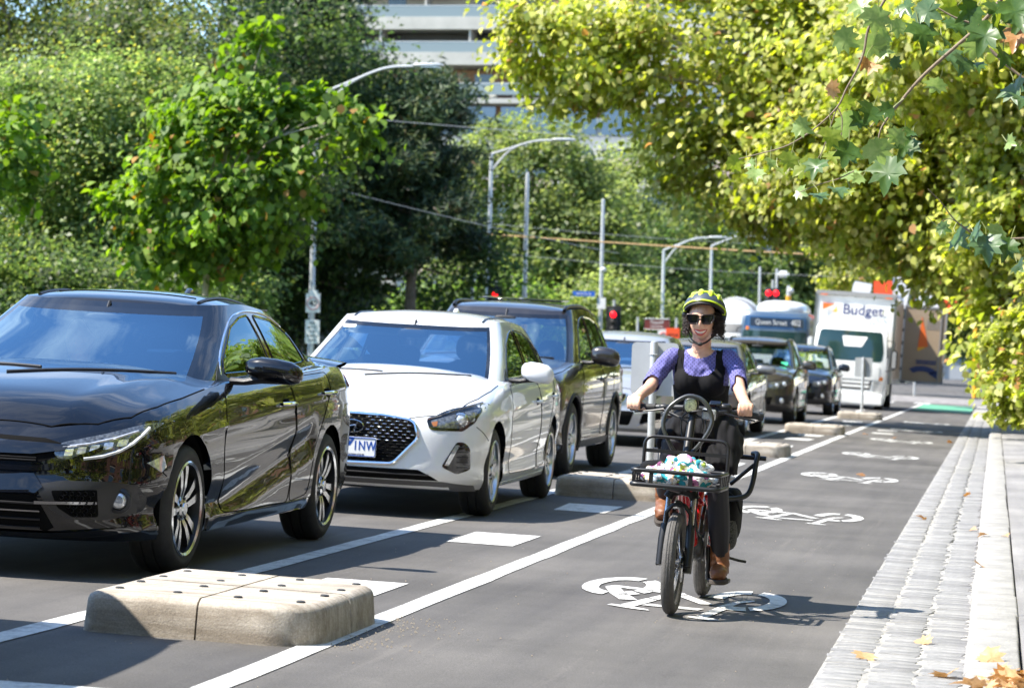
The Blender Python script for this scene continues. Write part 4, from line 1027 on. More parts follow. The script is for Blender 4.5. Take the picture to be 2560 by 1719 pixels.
# ---- tall cars: brown, bronze and navy (one shape family, own faces)
tall = dict(L=4.55, paint='paint_brown', wheels=(.93, 3.55), Rt=.355, arch=.40, wheel='suv', sharp=30, inset=.13,
    wy=[(0, .82), (.5, .87), (.95, .895), (2.2, .91), (3.5, .90), (4.2, .87), (4.55, .82)],
    zs=[(0, .78), (.08, .83), (.25, .91), (.6, .97), (1.0, 1.02), (1.4, 1.06), (2.2, 1.09), (3.2, 1.12), (4.0, 1.13), (4.55, 1.06)],
    zb=[(0, .26), (.3, .25), (1.4, .26), (3.2, .27), (4.2, .32), (4.55, .38)],
    crown=[(0, .015), (.12, .05), (.45, .09), (1.1, .105), (1.5, .08), (4.1, .03), (4.55, .02)], ce=2.5,
    dF=[(0, .12), (.10, .05), (.25, .0), (.5, .01), (.75, .02), (.9, .04), (1, .10)], dR=[(0, .10), (.2, .0), (.6, .02), (1, .05)],
    mw=[(0, .96), (.12, .99), (.30, .992), (.52, 1.0), (.70, .995), (.86, .98), (.94, .955), (1, .915)],
    crease=[(lambda y: .88 + .03 * y, -.008, .035), (lambda y: .45, .014, .14)],
    Lf=.58, nf=2.9, Lr=.40, nr=3.2, gF=(1.08, 1.93), gR=(4.47, 4.18), gw=(.80, .615), gLf=(.42, .30), gLr=(.32, .28), gnf=3.3, gnr=3.2, bowF=.06, gtaper=.12,
    zr=[(1.8, 1.55), (2.2, 1.60), (2.8, 1.615), (3.5, 1.585), (4.2, 1.50)], roofcrown=.06, aw=17,
    windows=[[(1.72, 1.095), (1.80, 1.17), (2.08, 1.40), (2.30, 1.50), (2.52, 1.538), (2.58, 1.115)], [(2.66, 1.12), (2.60, 1.54), (3.05, 1.53), (3.40, 1.49), (3.48, 1.14)], [(3.55, 1.145), (3.48, 1.478), (3.85, 1.40), (4.02, 1.22)]],
    dlo=[(1.72, 1.085), (2.6, 1.105), (3.5, 1.13), (4.05, 1.19)], pillars=[[(2.53, 1.12), (2.51, 1.538), (2.605, 1.54), (2.665, 1.12)], [(3.485, 1.145), (3.405, 1.49), (3.485, 1.476), (3.55, 1.15)]],
    doors=[[(1.42, .36), (1.34, .70), (1.42, .98), (1.52, 1.05), (2.60, 1.08), (2.66, .80), (2.61, .36)], [(2.63, .36), (2.68, .80), (2.62, 1.08), (3.55, 1.11), (3.52, 1.02), (3.27, .72), (3.12, .38)]],
    handles=[(2.44, .93), (3.36, .955)], mirror=(.93, 1.63, 1.16, (.125, .125, .10)), bonnet=[(.0, .07), (.4, .085), (.62, .16), (.74, .36), (.79, .7), (.80, 1.2)],
    sill=[(1.30, .26), (1.30, .33), (3.16, .345), (3.16, .28)], wipz=.02)
def tall_front(root, cb, lampmat='lamp_glass', grille='void', bar='chrome', plate_x=0):
    F = lambda *a, **k: both(root, cb, 'y', *a, **k)
    F([(-.34, .80), (.34, .80), (.40, .72), (.36, .60), (-.36, .60), (-.40, .72)], .004, .012, 'grille', grille, one=1, r=.02)
    for z in (.74, .68): seam(cb, 'y', [(-.36, z), (.36, z)], .012, .006).build('grille_bar', bar, root)
    F([(.44, .79), (.42, .70), (.50, .665), (.70, .69), (.80, .76), (.835, .865), (.78, .872), (.60, .82)], .005, .012, 'headlight', 'lamp_dark', r=.02)
    for sg in (1, -1):
        for hx_, hz_, hr_ in ((.57, .745, .042), (.70, .775, .046)):
            q = cb.pt('y', hx_, hz_, .008); m_ = MB(); m_.ball((sg * q.x, q.y, q.z), (hr_, .02, hr_), 14, 8); m_.build('headlight_lens', lampmat, root)
        q = cb.pt('y', .66, .46, .006); m_ = MB(); m_.lathe([(.066, .006), (.060, -.012), (.05, -.008)], 18, 'y', (sg * q.x, q.y, q.z), cap=False); m_.build('fog_lamp_ring', 'black_plastic', root)
        m_ = MB(); m_.ball((sg * q.x, q.y, q.z), (.05, .015, .05), 14, 8); m_.build('fog_lamp', lampmat, root)
    F([(.54, .55), (.78, .55), (.80, .40), (.56, .37)], .003, .008, 'fog_surround', 'black_plastic', r=.03)
    F([(-.50, .52), (.50, .52), (.46, .37), (-.46, .37)], .004, .01, 'lower_grille', 'void', one=1, r=.02)
    F([(-.60, .355), (.60, .355), (.78, .38), (.80, .28), (.6, .24), (-.6, .24), (-.80, .28), (-.78, .38)], .008, .03, 'front_lip', 'black_plastic', one=1)
    plate(root, cb, 0, .53, '', .03)
    for sg in (1, -1): seam(cb, 'z', [(sg * .56, 2.0), (sg * .57, 2.8), (sg * .55, 3.9)], .02, .02, n=6).build('roof_rail', 'dark_metal', root)
    both(root, cb, 'x', [(4.15, .98), (4.2, 1.1), (4.45, 1.08), (4.5, .9)], .006, .02, 'tail_light', 'tail_red')
t1 = dict(tall, arch_trim='black_plastic'); t1_root, t1cb = build_car(t1, 'brown_suv', 'dark brown sport utility car with an open sunroof, behind the white hatchback', place(t1, -4.13, 25.35, .0, 1.04), 0, 1.04)
tall_front(t1_root, t1cb)
sr = MB(); sr.box((0, 2.80, 1.692), (.86, .50, .014), rot=(.05, 0, 0)); sr.build('sunroof_panel', 'gloss_black', t1_root, bevel=.005)
t2 = dict(tall, paint='paint_bronze'); t2_root, t2cb = build_car(t2, 'dark_suv', 'dark bronze sport utility car with a green windscreen sticker, behind the grey sedan', place(t2, -4.0, 52.8, 0, 1.05), 0, 1.05)
tall_front(t2_root, t2cb)
pbr('sticker_green', (.05, .55, .30), .4)
st_ = MB(); q = t2cb.pt('y', .58, 1.16, .006); st_.box(tuple(q), (.13, .004, .08), rot=(-.7, 0, 0)); st_.build('windscreen_sticker', 'sticker_green', t2_root)
t3 = dict(tall, paint='paint_navy', dlo=None); t3_root, t3cb = build_car(t3, 'navy_suv', 'small navy blue car just in front of the white box truck', place(t3, -3.98, 64.9, 0, 1.04), 0, 1.04)
tall_front(t3_root, t3cb, grille='gloss_black', bar='dark_metal')
# ---- silver sedan, mostly behind the cyclist, and a grey sedan behind it
silver = dict(sedan, L=4.75, paint='paint_silver', wheel='alloy', wheels=(.93, 3.70), dlo_mat='gloss_black', handle_mat='paint_silver', sill_mat='paint_silver',
    crease=[(lambda y: .66 + .05 * y, -.006, .05)], ribs=[], gR=(4.40, 3.65), zr=[(1.9, 1.345), (2.25, 1.39), (2.7, 1.41), (3.2, 1.40), (3.6, 1.36), (3.9, 1.30)], sharp=34)
s_root, s_cb = build_car(silver, 'silver_sedan', 'silver sedan half hidden behind the cyclist and the grey sign', place(silver, -4.32, 35.3, .0, 1.07), .0, 1.07)
grey = dict(silver, paint='paint_grey', handle_mat='paint_grey', sill_mat='paint_grey')
g_root, g_cb = build_car(grey, 'grey_sedan', 'grey sedan behind the silver one, its side showing right of the cyclist', place(grey, -3.99, 42.3, .0, 1.08), .0, 1.08)
def silver_front(root, cb):
    F = lambda *a, **k: both(root, cb, 'y', *a, **k)
    F([(-.36, .66), (.36, .66), (.30, .555), (-.30, .555)], .004, .012, 'grille', 'void', one=1, r=.03)
    seam(cb, 'y', fillet([(-.36, .66), (.36, .66), (.30, .555), (-.30, .555)], .03, 4), .010, .006, closed=True).build('grille_surround', 'chrome', root)
    F([(.46, .655), (.48, .58), (.70, .61), (.80, .68), (.83, .755), (.70, .72)], .006, .012, 'headlight', 'lamp_dark', r=.02)
    F([(-.46, .45), (.46, .45), (.40, .27), (-.40, .27)], .004, .012, 'lower_grille', 'void', one=1, r=.03)
    F([(.56, .43), (.78, .45), (.76, .33), (.52, .29)], .004, .012, 'fog_surround', 'void', r=.03)
    for sg in (1, -1): seam(cb, 'y', [(sg * .50, .27), (sg * .70, .34), (sg * .80, .36)], .012, .004).build('bumper_blade', 'silver_metal', root)
    plate(root, cb, 0, .485, '', .02)
paint_later = 0
silver_front(s_root, s_cb); silver_front(g_root, g_cb)
# ---- the car ahead of the black sedan stands just outside the frame; its shadow falls over the near separator
t4 = dict(tall, paint='paint_navy')
t4_root, t4cb = build_car(t4, 'car_ahead', 'dark car ahead of the black sedan, just outside the left edge, casting the corner shadow', (-3.99 - .91 * 1.13, 9.92 - 4.55 * 1.13), 0, 1.13)
t4_root.scale = (1.13, 1.13, 1.12)
# ================================================================ cyclist
def remesh(mb, name, mat, parent, vox=.005, smooth=6, cut=None, sub_=0, disp=None, fac=.5):
    me = bpy.data.meshes.new('t'); me.from_pydata(mb.v, [], mb.f); o = bpy.data.objects.new('t', me); C.objects.link(o)
    m1 = o.modifiers.new('r', 'REMESH'); m1.mode = 'VOXEL'; m1.voxel_size = vox; m1.adaptivity = 0
    if smooth: m2 = o.modifiers.new('s', 'SMOOTH'); m2.iterations = smooth; m2.factor = fac
    dg = bpy.context.evaluated_depsgraph_get(); out = bpy.data.meshes.new_from_object(o.evaluated_get(dg)).copy(); bpy.data.objects.remove(o); bpy.data.meshes.remove(me)
    out.name = name
    if cut or disp:
        bm = bmesh.new(); bm.from_mesh(out); bm.normal_update()
        if disp:
            for v in bm.verts: v.co += v.normal * disp(v.co)
        if cut: bmesh.ops.delete(bm, geom=[f for f in bm.faces if cut(f.calc_center_median())], context='FACES')
        bm.to_mesh(out); bm.free()
    out.materials.clear(); finish(out, mat, True, 180); return link(name, out, parent)
def loft(mb, secs, n=28, p=1.0):
    sg = lambda t: math.copysign(abs(t) ** p, t); G = [[(cx + rx * sg(math.cos(2 * PI * j / n)), cy + ry * sg(math.sin(2 * PI * j / n)), z) for j in range(n)] for z, cx, cy, rx, ry in secs]
    k = len(mb.v); mb.grid(G, wrap=True); mb.f.append(tuple(k + j for j in range(n))[::-1]); mb.m.append(0); b = k + (len(G) - 1) * n; mb.f.append(tuple(b + j for j in range(n))); mb.m.append(0)
def skinmat():
    m, t, b = newmat('skin'); b.inputs['Roughness'].default_value = .42; b.inputs['Base Color'].default_value = (.66, .40, .30, 1); b.inputs['Subsurface Weight'].default_value = .12; b.inputs['Subsurface Radius'].default_value = (.012, .005, .003)
    tcn = t.nodes.new('ShaderNodeTexCoord'); no = t.nodes.new('ShaderNodeTexNoise'); no.inputs['Scale'].default_value = 26; no.inputs['Detail'].default_value = 5; t.links.new(tcn.outputs['Object'], no.inputs['Vector'])
    ra = t.nodes.new('ShaderNodeValToRGB'); ra.color_ramp.elements[0].position = .3; ra.color_ramp.elements[1].position = .7; ra.color_ramp.elements[0].color = (.66, .36, .25, 1); ra.color_ramp.elements[1].color = (.78, .49, .36, 1); t.links.new(no.outputs['Fac'], ra.inputs[0]); t.links.new(ra.outputs[0], b.inputs['Base Color'])
skinmat()
def dotted():
    m, t, b = newmat('blue_dotted'); b.inputs['Roughness'].default_value = .85
    tcn = t.nodes.new('ShaderNodeTexCoord'); mp_ = t.nodes.new('ShaderNodeMapping'); mp_.inputs['Scale'].default_value = (72, 22, 72); mp_.inputs['Rotation'].default_value = (0, R(45), 0); t.links.new(tcn.outputs['Object'], mp_.inputs[0])
    vo = t.nodes.new('ShaderNodeTexVoronoi'); vo.voronoi_dimensions = '2D'; vo.inputs['Randomness'].default_value = .12
    sx = t.nodes.new('ShaderNodeSeparateXYZ'); cb_ = t.nodes.new('ShaderNodeCombineXYZ'); t.links.new(mp_.outputs[0], sx.inputs[0]); t.links.new(sx.outputs[0], cb_.inputs[0]); t.links.new(sx.outputs[2], cb_.inputs[1]); t.links.new(cb_.outputs[0], vo.inputs['Vector']); vo.inputs['Scale'].default_value = 1
    ra = t.nodes.new('ShaderNodeValToRGB'); ra.color_ramp.interpolation = 'LINEAR'; ra.color_ramp.elements[0].position = .17; ra.color_ramp.elements[1].position = .24; ra.color_ramp.elements[0].color = (.025, .02, .10, 1); ra.color_ramp.elements[1].color = (.135, .13, .37, 1); t.links.new(vo.outputs['Distance'], ra.inputs[0]); t.links.new(ra.outputs[0], b.inputs['Base Color'])
dotted()
pbr('black_cloth', (.0075, .0075, .009), .85, spec=.2, var=.2, scale=60, bump=.2, bscale=220); pbr('tights', (.010, .010, .015), .65); pbr('hair', (.022, .011, .008), .45); pbr('helmet_lime', (.50, .66, .03), .35, coat=.3); pbr('helmet_slate', (.045, .06, .085), .5); pbr('helmet_black', (.012, .012, .014), .6); pbr('lip', (.62, .12, .10), .35); pbr('teeth', (.82, .78, .70), .25); pbr('lens_dark', (.004, .004, .005), .12, spec=.35); pbr('tortoise', (.022, .010, .006), .2, coat=.4, var=.5, scale=90, col2=(.010, .005, .004)); pbr('boot_leather', (.20, .075, .028), .5, var=.35, scale=14, bump=.3, bscale=40); pbr('sole', (.05, .04, .032), .8); pbr('strap', (.01, .01, .011), .7)
pbr('bike_red', (.50, .012, .015), .2, coat=1); pbr('bike_black', (.010, .010, .011), .4); pbr('bike_grey', (.05, .052, .055), .45, .3); pbr('cable', (.012, .012, .012), .5); pbr('tyre_grey', (.10, .095, .09), .85, var=.2, scale=60, bump=.5, bscale=180); pbr('steel', (.55, .55, .55), .25, 1.0); pbr('pedal_amber', (.75, .25, .02), .3); pbr('lens_yellow', (.72, .66, .35), .1, coat=.6, var=.5, scale=120); pbr('reflector', (.50, .52, .53), .2, .4, var=.4, scale=150); pbr('lock_black', (.03, .032, .03), .28, coat=.5); pbr('lock_band', (.45, .36, .2), .5)
BX, BY = -1.52, 12.48; BZ = gz(BX) + .004
# ---------------------------------------------------------------- the bicycle
bike = thing('cargo_bicycle', 'red and black electric cargo bicycle ridden towards us in the bike lane', 'bicycle', (BX, BY, BZ), (0, .05, -.030))
def bicycle_wheel(y, r_=.246, tr=.030, turn=0):
    w_ = sub('wheel', bike, (0, y, r_), (0, 0, turn)); mb = MB(); prof = []
    for i in range(13):
        a = -PI * .86 + PI * 1.72 * i / 12; prof.append((r_ - tr + tr * math.cos(a) * 1.0, tr * 1.08 * math.sin(a)))
    mb.lathe(prof, 56, 'x', cap=False)
    for s_ in (-.012, 0, .012): mb.lathe([(r_ + .0006, s_ - .0015), (r_ + .0016, s_), (r_ + .0006, s_ + .0015)], 56, 'x', cap=False)
    mb.build('tyre', 'tyre_grey', w_, angle=60)
    rm = MB(); rm.lathe([(r_ - tr * 1.75, -.013), (r_ - tr * 1.2, -.018), (r_ - tr * 1.2, .018), (r_ - tr * 1.75, .013), (r_ - tr * 1.95, 0), (r_ - tr * 1.75, -.013)], 48, 'x', cap=False); rm.lathe([(.026, -.035), (.03, -.03), (.018, -.01), (.018, .01), (.03, .03), (.026, .035)], 16, 'x'); rm.build('rim', 'bike_black', w_, angle=30)
    sp = MB()
    for i in range(28):
        a = 2 * PI * i / 28; b = a + (.5 if i % 2 else -.5); s_ = .03 if i % 4 < 2 else -.03
        sp.tube([(s_, .028 * math.cos(b), .028 * math.sin(b)), (0, (r_ - tr * 1.9) * math.cos(a), (r_ - tr * 1.9) * math.sin(a))], .0014, 4)
    sp.build('spokes', 'steel', w_); return w_
fw = bicycle_wheel(0, turn=.03); dk = MB(); dk.lathe([(.088, .040), (.088, .042), (.06, .042), (.06, .040)], 36, 'x'); 
for i in range(6): a = i * PI / 3; dk.tube([(.041, .02 * math.cos(a), .02 * math.sin(a)), (.041, .064 * math.cos(a + .4), .064 * math.sin(a + .4))], .005, 4)
dk.build('brake_disc', 'steel', fw)
rw = bicycle_wheel(1.10)
def bt(name, mat, pts, r, n=10, parent=bike, sp=0, **k):
    mb = MB(); mb.tube(spline(pts, sp) if sp else pts, r, n, **k); return mb.build(name, mat, parent, fix=False, angle=60)
for s_ in (-1, 1):
    bt('fork_leg', 'bike_black', [(s_ * .068, -.004, .235), (s_ * .066, .03, .36), (s_ * .062, .055, .43)], [.020, .023, .022], 12); bt('fork_stanchion', 'steel', [(s_ * .062, .05, .42), (s_ * .060, .10, .565)], .0145, 12)
    bt('dropout', 'bike_black', [(s_ * .068, -.002, .245), (s_ * .085, -.002, .243)], .013, 8)
bt('fork_crown', 'bike_black', [(-.066, .10, .555), (-.05, .105, .585), (0, .11, .60), (.05, .105, .585), (.066, .10, .555)], [.024, .026, .030, .026, .024], 10)
bt('fork_arch', 'bike_black', [(-.062, .052, .435), (-.058, .045, .49), (-.03, .035, .525), (0, .03, .532), (.03, .035, .525), (.058, .045, .49), (.062, .052, .435)], .017, 10, flat=.6)
bt('brake_caliper', 'bike_grey', [(.060, .05, .20), (.062, .07, .29)], .022, 8); bt('fender', 'bike_black', [(0, .285 * math.sin(a) * 1.0, .246 + .29 * math.cos(a)) for a in [R(4 + 92 * i / 10) for i in range(11)]], [.018] * 11, 8, flat=1.0)
bt('head_tube', 'bike_red', [(0, .115, .60), (0, .165, .75)], .027, 14); bt('down_tube', 'bike_red', [(0, .135, .64), (0, .34, .42), (0, .56, .30)], [.032, .042, .040], 12); bt('top_tube', 'bike_red', [(0, .155, .72), (0, .45, .56), (0, .78, .50)], [.026, .026, .022], 12); bt('seat_tube', 'bike_red', [(0, .60, .31), (0, .80, .62)], .02, 12); bt('seat_post', 'bike_black', [(0, .79, .60), (0, .86, .76)], .014, 10)
for s_ in (-1, 1):
    bt('chain_stay', 'bike_red', [(s_ * .03, .62, .30), (s_ * .065, 1.08, .25)], .012, 8); bt('seat_stay', 'bike_red', [(s_ * .03, .76, .54), (s_ * .068, 1.09, .26)], .011, 8)
    bt('front_strut', 'bike_red', [(s_ * .045, .10, .575), (s_ * .05, .085, .63)], .014, 8)
mb = MB(); mb.ball((0, .60, .295), (.062, .105, .075), 16, 10, .75); mb.build('motor', 'bike_grey', bike); mb = MB(); mb.box((0, .43, .40), (.075, .30, .09), rot=(-.62, 0, 0)); mb.build('battery', 'bike_black', bike, bevel=.02)
mb = MB(); mb.lathe([(.075, .055), (.075, .062), (.05, .064)], 24, 'x', (0, .62, .295)); mb.build('chain_ring', 'bike_black', bike)
for s_, a in ((1, -PI / 2), (-1, PI / 2)):
    py_, pz_ = .62 + .0, .295 + math.sin(a) * .165
    cr_ = bt('crank', 'bike_black', [(s_ * .078, .62, .295), (s_ * .088, .62, pz_)], .011, 8)
    mb = MB(); mb.box((s_ * .145, .62, pz_), (.105, .095, .022)); pd = mb.build('pedal', 'bike_black', bike, bevel=.005); mb = MB(); mb.box((s_ * .145, .571, pz_), (.05, .008, .016)); mb.build('pedal_reflector', 'pedal_amber', pd)
mb = MB(); mb.ball((0, .88, .775), (.085, .13, .03), 16, 8); mb.build('saddle', 'bike_black', bike)
bt('steerer', 'bike_black', [(0, .165, .745), (0, .19, .80), (0, .275, .965)], [.024, .022, .020], 12); bt('stem', 'bike_black', [(0, .27, .955), (0, .285, .985), (0, .315, .995)], .020, 10)
hb = bt('handlebar', 'bike_grey', [(-.30, .395, .975), (-.18, .345, .985), (-.06, .318, .992), (.06, .318, .992), (.18, .345, .985), (.30, .395, .975)], .0125, 10, sp=4)
for s_ in (-1, 1):
    bt('grip', 'rubber', [(s_ * .195, .350, .984), (s_ * .315, .402, .973)], .0165, 12); bt('bar_end', 'bike_black', [(s_ * .312, .400, .9735), (s_ * .330, .408, .972)], .0195, 12)
    bt('brake_lever', 'bike_black', [(s_ * .15, .31, .978), (s_ * .20, .315, .968), (s_ * .30, .345, .952)], [.010, .008, .0065], 8, flat=.7); mb = MB(); mb.ball((s_ * .145, .325, .985), (.034, .02, .017), 12, 6, .7); mb.build('brake_clamp', 'bike_black', bike)
mb = MB(); mb.box((.105, .315, 1.022), (.062, .034, .020), rot=(.7, 0, 0)); mb.build('display', 'gloss_black', bike, bevel=.006); mb = MB(); mb.ball((-.135, .32, .952), (.032, .022, .022), 12, 8); mb.build('gear_shifter', 'bike_grey', bike)
mb = MB(); mb.box((.150, .325, 1.008), (.07, .04, .035), rot=(.3, 0, .1)); mb.build('control_pod', 'bike_black', bike, bevel=.01)
mb = MB(); mb.ball((-.008, .262, 1.006), (.038, .028, .042), 16, 10, .75); lh = mb.build('headlamp', 'bike_black', bike); mb = MB(); mb.ball((-.008, .244, 1.006), (.031, .014, .034), 16, 8, .75); mb.build('headlamp_lens', 'lens_yellow', lh); bt('headlamp_bracket', 'bike_black', [(-.045, .28, 1.0), (-.05, .29, .98), (0, .305, .985)], .008, 6, lh)
mb = MB(); mb.box((.082, .262, .968), (.068, .020, .055), rot=(0, .08, 0)); mb.build('reflector', 'reflector', bike, bevel=.006)
for pts in ([(-.15, .30, .975), (-.06, .24, .945), (.0, .235, .90), (.03, .20, .80), (.045, .12, .62)], [(.15, .30, .975), (.05, .235, .985), (-.04, .245, .955), (-.04, .24, .86), (.02, .20, .74)], [(.06, .27, .96), (.075, .245, .90), (.062, .22, .82), (.06, .18, .72), (.085, .05, .52), (.07, .06, .26)], [(-.13, .29, .95), (-.02, .25, .945), (.06, .265, .955), (.12, .29, .97)], [(.02, .28, .96), (.055, .255, .94), (.058, .25, .88)]): bt('cable', 'cable', pts, .0042, 6, sp=6)
# front rack: two-rail tray and a tall hoop behind
rack = sub('front_rack', bike); w2, y0_, y1_ = .212, -.16, .16
def rr(z, ins=0): return [(x, y, z) for x, y in fillet([(-w2 + ins, y0_ + ins), (w2 - ins, y0_ + ins), (w2 - ins, y1_), (-w2 + ins, y1_)], .035, 4)]
mb = MB(); mb.tube(rr(.690), .0095, 8, closed=True, flat=1.1); mb.build('top_rail', 'bike_black', rack, angle=60); mb = MB(); mb.tube(rr(.622), .0105, 8, closed=True, flat=1.1); mb.build('bottom_rail', 'bike_black', rack, angle=60)
for x, y in [(-.115, y0_), (.075, y0_), (-w2, -.10), (-w2, -.04), (-w2, .03), (-w2, .10), (w2, -.10), (w2, -.04), (w2, .03), (w2, .10)]:
    mb = MB(); mb.box((x, y, .656), (.020 if y == y0_ else .008, .008 if y == y0_ else .014, .07)); mb.build('upright', 'bike_black', rack)
bt('hoop', 'bike_black', [(x, y1_ - .01, z) for x, z in fillet([(-w2 + .005, .63), (-w2 + .005, .845), (w2 - .005, .845), (w2 - .005, .63)], .05, 6)], .0085, 8, rack); mb = MB(); mb.box((0, y1_ - .01, .775), (2 * w2 - .02, .006, .018)); mb.build('hoop_slat', 'bike_black', rack)
for i in range(5): bt('floor_slat', 'bike_black', [(-.16 + i * .08, y0_, .622), (-.16 + i * .08, y1_, .622)], .006, 6, rack)
bt('rack_mount', 'bike_grey', [(-.05, -.08, .615), (-.01, .06, .60), (0, .125, .63)], [.014, .018, .022], 8, rack); mb = MB(); mb.box((.0, .0, .608), (.09, .2, .008)); mb.build('mount_plate', 'bike_grey', rack)
# rear rack with side hoops
rrk = sub('rear_rack', bike)
for s_ in (-1, 1):
    bt('side_hoop', 'bike_black', spline([(s_ * .10, .80, .53), (s_ * .17, .86, .535), (s_ * .225, .90, .56), (s_ * .245, .92, .63), (s_ * .25, .95, .72), (s_ * .25, .99, .765), (s_ * .22, 1.03, .765)], 4), .0135, 10, rrk); bt('hoop_brace', 'bike_black', [(s_ * .12, 1.0, .60), (s_ * .24, .95, .71)], .011, 8, rrk); bt('deck_rail', 'bike_black', [(s_ * .07, .85, .60), (s_ * .07, 1.40, .60)], .011, 8, rrk)
bt('cross_bar', 'bike_black', [(-.30, 1.0, .745), (.295, 1.0, .745)], .0125, 10, rrk); mb = MB(); mb.box((0, 1.15, .61), (.18, .5, .02)); mb.build('deck', 'bike_black', rrk)
bt('rear_fender', 'bike_black', [(0, 1.10 - .285 * math.sin(a), .246 + .285 * math.cos(a)) for a in [R(-100 + 190 * i / 14) for i in range(15)]], .026, 8, flat=.5); bt('kick_stand', 'bike_black', [(.04, .78, .26), (.20, .92, .215), (.235, .94, .21)], .007, 6)
# things carried on the bike
pan = thing('pannier_bag', 'black pannier bag with a mesh pocket on the side of the bicycle', 'bag', (BX, BY, BZ), (0, .05, -.03))
mb = MB(); mb.ball((.125, 1.04, .44), (.055, .15, .14), 18, 12, .6); mb.build('bag_body', 'black_cloth', pan); mb = MB(); mb.ball((.125, .96, .35), (.052, .08, .09), 14, 10, .6); M['mesh_cloth'] = M['black_cloth']; mb.build('mesh_pocket', 'mesh_cloth', pan)
mb = MB(); mb.tube([(.12, .90, .56), (.17, .88, .53), (.20, .87, .46)], [.02, .016, .006], 8, flat=.4); mb.build('flap_strap', 'black_cloth', pan)
m, t_, b_ = newmat('mesh_cloth'); b_.inputs['Roughness'].default_value = .8; tcn = t_.nodes.new('ShaderNodeTexCoord'); vo = t_.nodes.new('ShaderNodeTexVoronoi'); vo.inputs['Scale'].default_value = 130; ra = t_.nodes.new('ShaderNodeValToRGB'); ra.color_ramp.elements[0].color = (.012, .012, .012, 1); ra.color_ramp.elements[1].color = (.07, .07, .068, 1); ra.color_ramp.elements[0].position = .3; ra.color_ramp.elements[1].position = .6; t_.links.new(tcn.outputs['Object'], vo.inputs['Vector']); t_.links.new(vo.outputs['Distance'], ra.inputs[0]); t_.links.new(ra.outputs[0], b_.inputs['Base Color'])
[o for o in pan.children if o.name.startswith('mesh_pocket')][0].data.materials[0] = m
lk = thing('cable_lock', 'thick black cable lock looped round the handlebar and hanging in front', 'lock', (BX, BY, BZ), (0, .05, -.03))
mb = MB(); mb.tube(spline([(-.045, .185, .755), (-.085, .17, .81), (-.128, .18, .90), (-.11, .205, .985), (-.04, .225, 1.045), (.02, .225, 1.05), (.07, .22, 1.02), (.105, .215, .955), (.098, .20, .895), (.06, .185, .825), (.02, .18, .775)], 6), .0108, 10); mb.build('lock_cable', 'lock_black', lk)
mb = MB(); mb.tube([(-.055, .18, .772), (-.02, .178, .755)], .018, 10); mb.tube([(.035, .18, .79), (.012, .178, .763)], .016, 10); mb.build('lock_barrel', 'bike_black', lk); mb = MB(); mb.tube([(-.022, .178, .756), (.012, .178, .761)], .0185, 10); mb.build('lock_band', 'lock_band', lk)
def print_cloth():
    m, t, b = newmat('print_cloth'); b.inputs['Roughness'].default_value = .8; tcn = t.nodes.new('ShaderNodeTexCoord'); no = t.nodes.new('ShaderNodeTexNoise'); no.inputs['Scale'].default_value = 14; mixv = t.nodes.new('ShaderNodeMix'); mixv.data_type = 'VECTOR'; mixv.inputs[0].default_value = .16
    t.links.new(tcn.outputs['Object'], no.inputs['Vector']); t.links.new(tcn.outputs['Object'], mixv.inputs[4]); t.links.new(no.outputs['Color'], mixv.inputs[5])
    vo = t.nodes.new('ShaderNodeTexVoronoi'); vo.inputs['Scale'].default_value = 30; t.links.new(mixv.outputs[1], vo.inputs['Vector']); sp = t.nodes.new('ShaderNodeSeparateColor'); t.links.new(vo.outputs['Color'], sp.inputs[0])
    ra = t.nodes.new('ShaderNodeValToRGB'); ra.color_ramp.interpolation = 'CONSTANT'; cols = [(0, (.78, .78, .78)), (.36, (.015, .26, .32)), (.47, (.75, .76, .76)), (.56, (.55, .20, .42)), (.64, (.35, .45, .08)), (.72, (.80, .60, .45)), (.82, (.20, .05, .14)), (.88, (.55, .66, .80))]
    e = ra.color_ramp.elements
    for i, (p_, c_) in enumerate(cols):
        x = e[i] if i < 2 else e.new(p_); x.position = p_; x.color = c_ + (1,)
    t.links.new(sp.outputs[0], ra.inputs[0]); ve = t.nodes.new('ShaderNodeTexVoronoi'); ve.feature = 'DISTANCE_TO_EDGE'; ve.inputs['Scale'].default_value = 30; t.links.new(mixv.outputs[1], ve.inputs['Vector'])
    r2 = t.nodes.new('ShaderNodeValToRGB'); r2.color_ramp.elements[0].position = .012; r2.color_ramp.elements[1].position = .03; t.links.new(ve.outputs['Distance'], r2.inputs[0]); mu = t.nodes.new('ShaderNodeMix'); mu.data_type = 'RGBA'; mu.blend_type = 'MULTIPLY'; mu.inputs[0].default_value = .9; t.links.new(ra.outputs[0], mu.inputs[6]); t.links.new(r2.outputs[0], mu.inputs[7]); t.links.new(mu.outputs[2], b.inputs['Base Color'])
print_cloth()
bun = thing('cloth_bundle', 'bundle of colourful printed cloth lying in the front rack of the bicycle', 'cloth', (BX, BY, BZ), (0, .05, -.03))
mb = MB()
for c, d in (((-.03, -.03, .66), (.15, .11, .045)), ((.04, -.05, .665), (.14, .10, .04)), ((.0, .01, .715), (.085, .07, .05)), ((.08, -.01, .715), (.08, .04, .022)), ((-.09, -.02, .685), (.07, .06, .035)), ((.11, -.02, .665), (.07, .08, .035)), ((.11, -.03, .735), (.03, .03, .018))): mb.ball(c, d, 14, 9)
remesh(mb, 'cloth', 'print_cloth', bun, .006, 4, disp=lambda p: .007 * math.sin(p.x * 95 + 3 * math.sin(p.y * 60)) + .006 * math.sin(p.z * 140 + p.x * 50) + .004 * math.sin(p.y * 120 + p.x * 70))
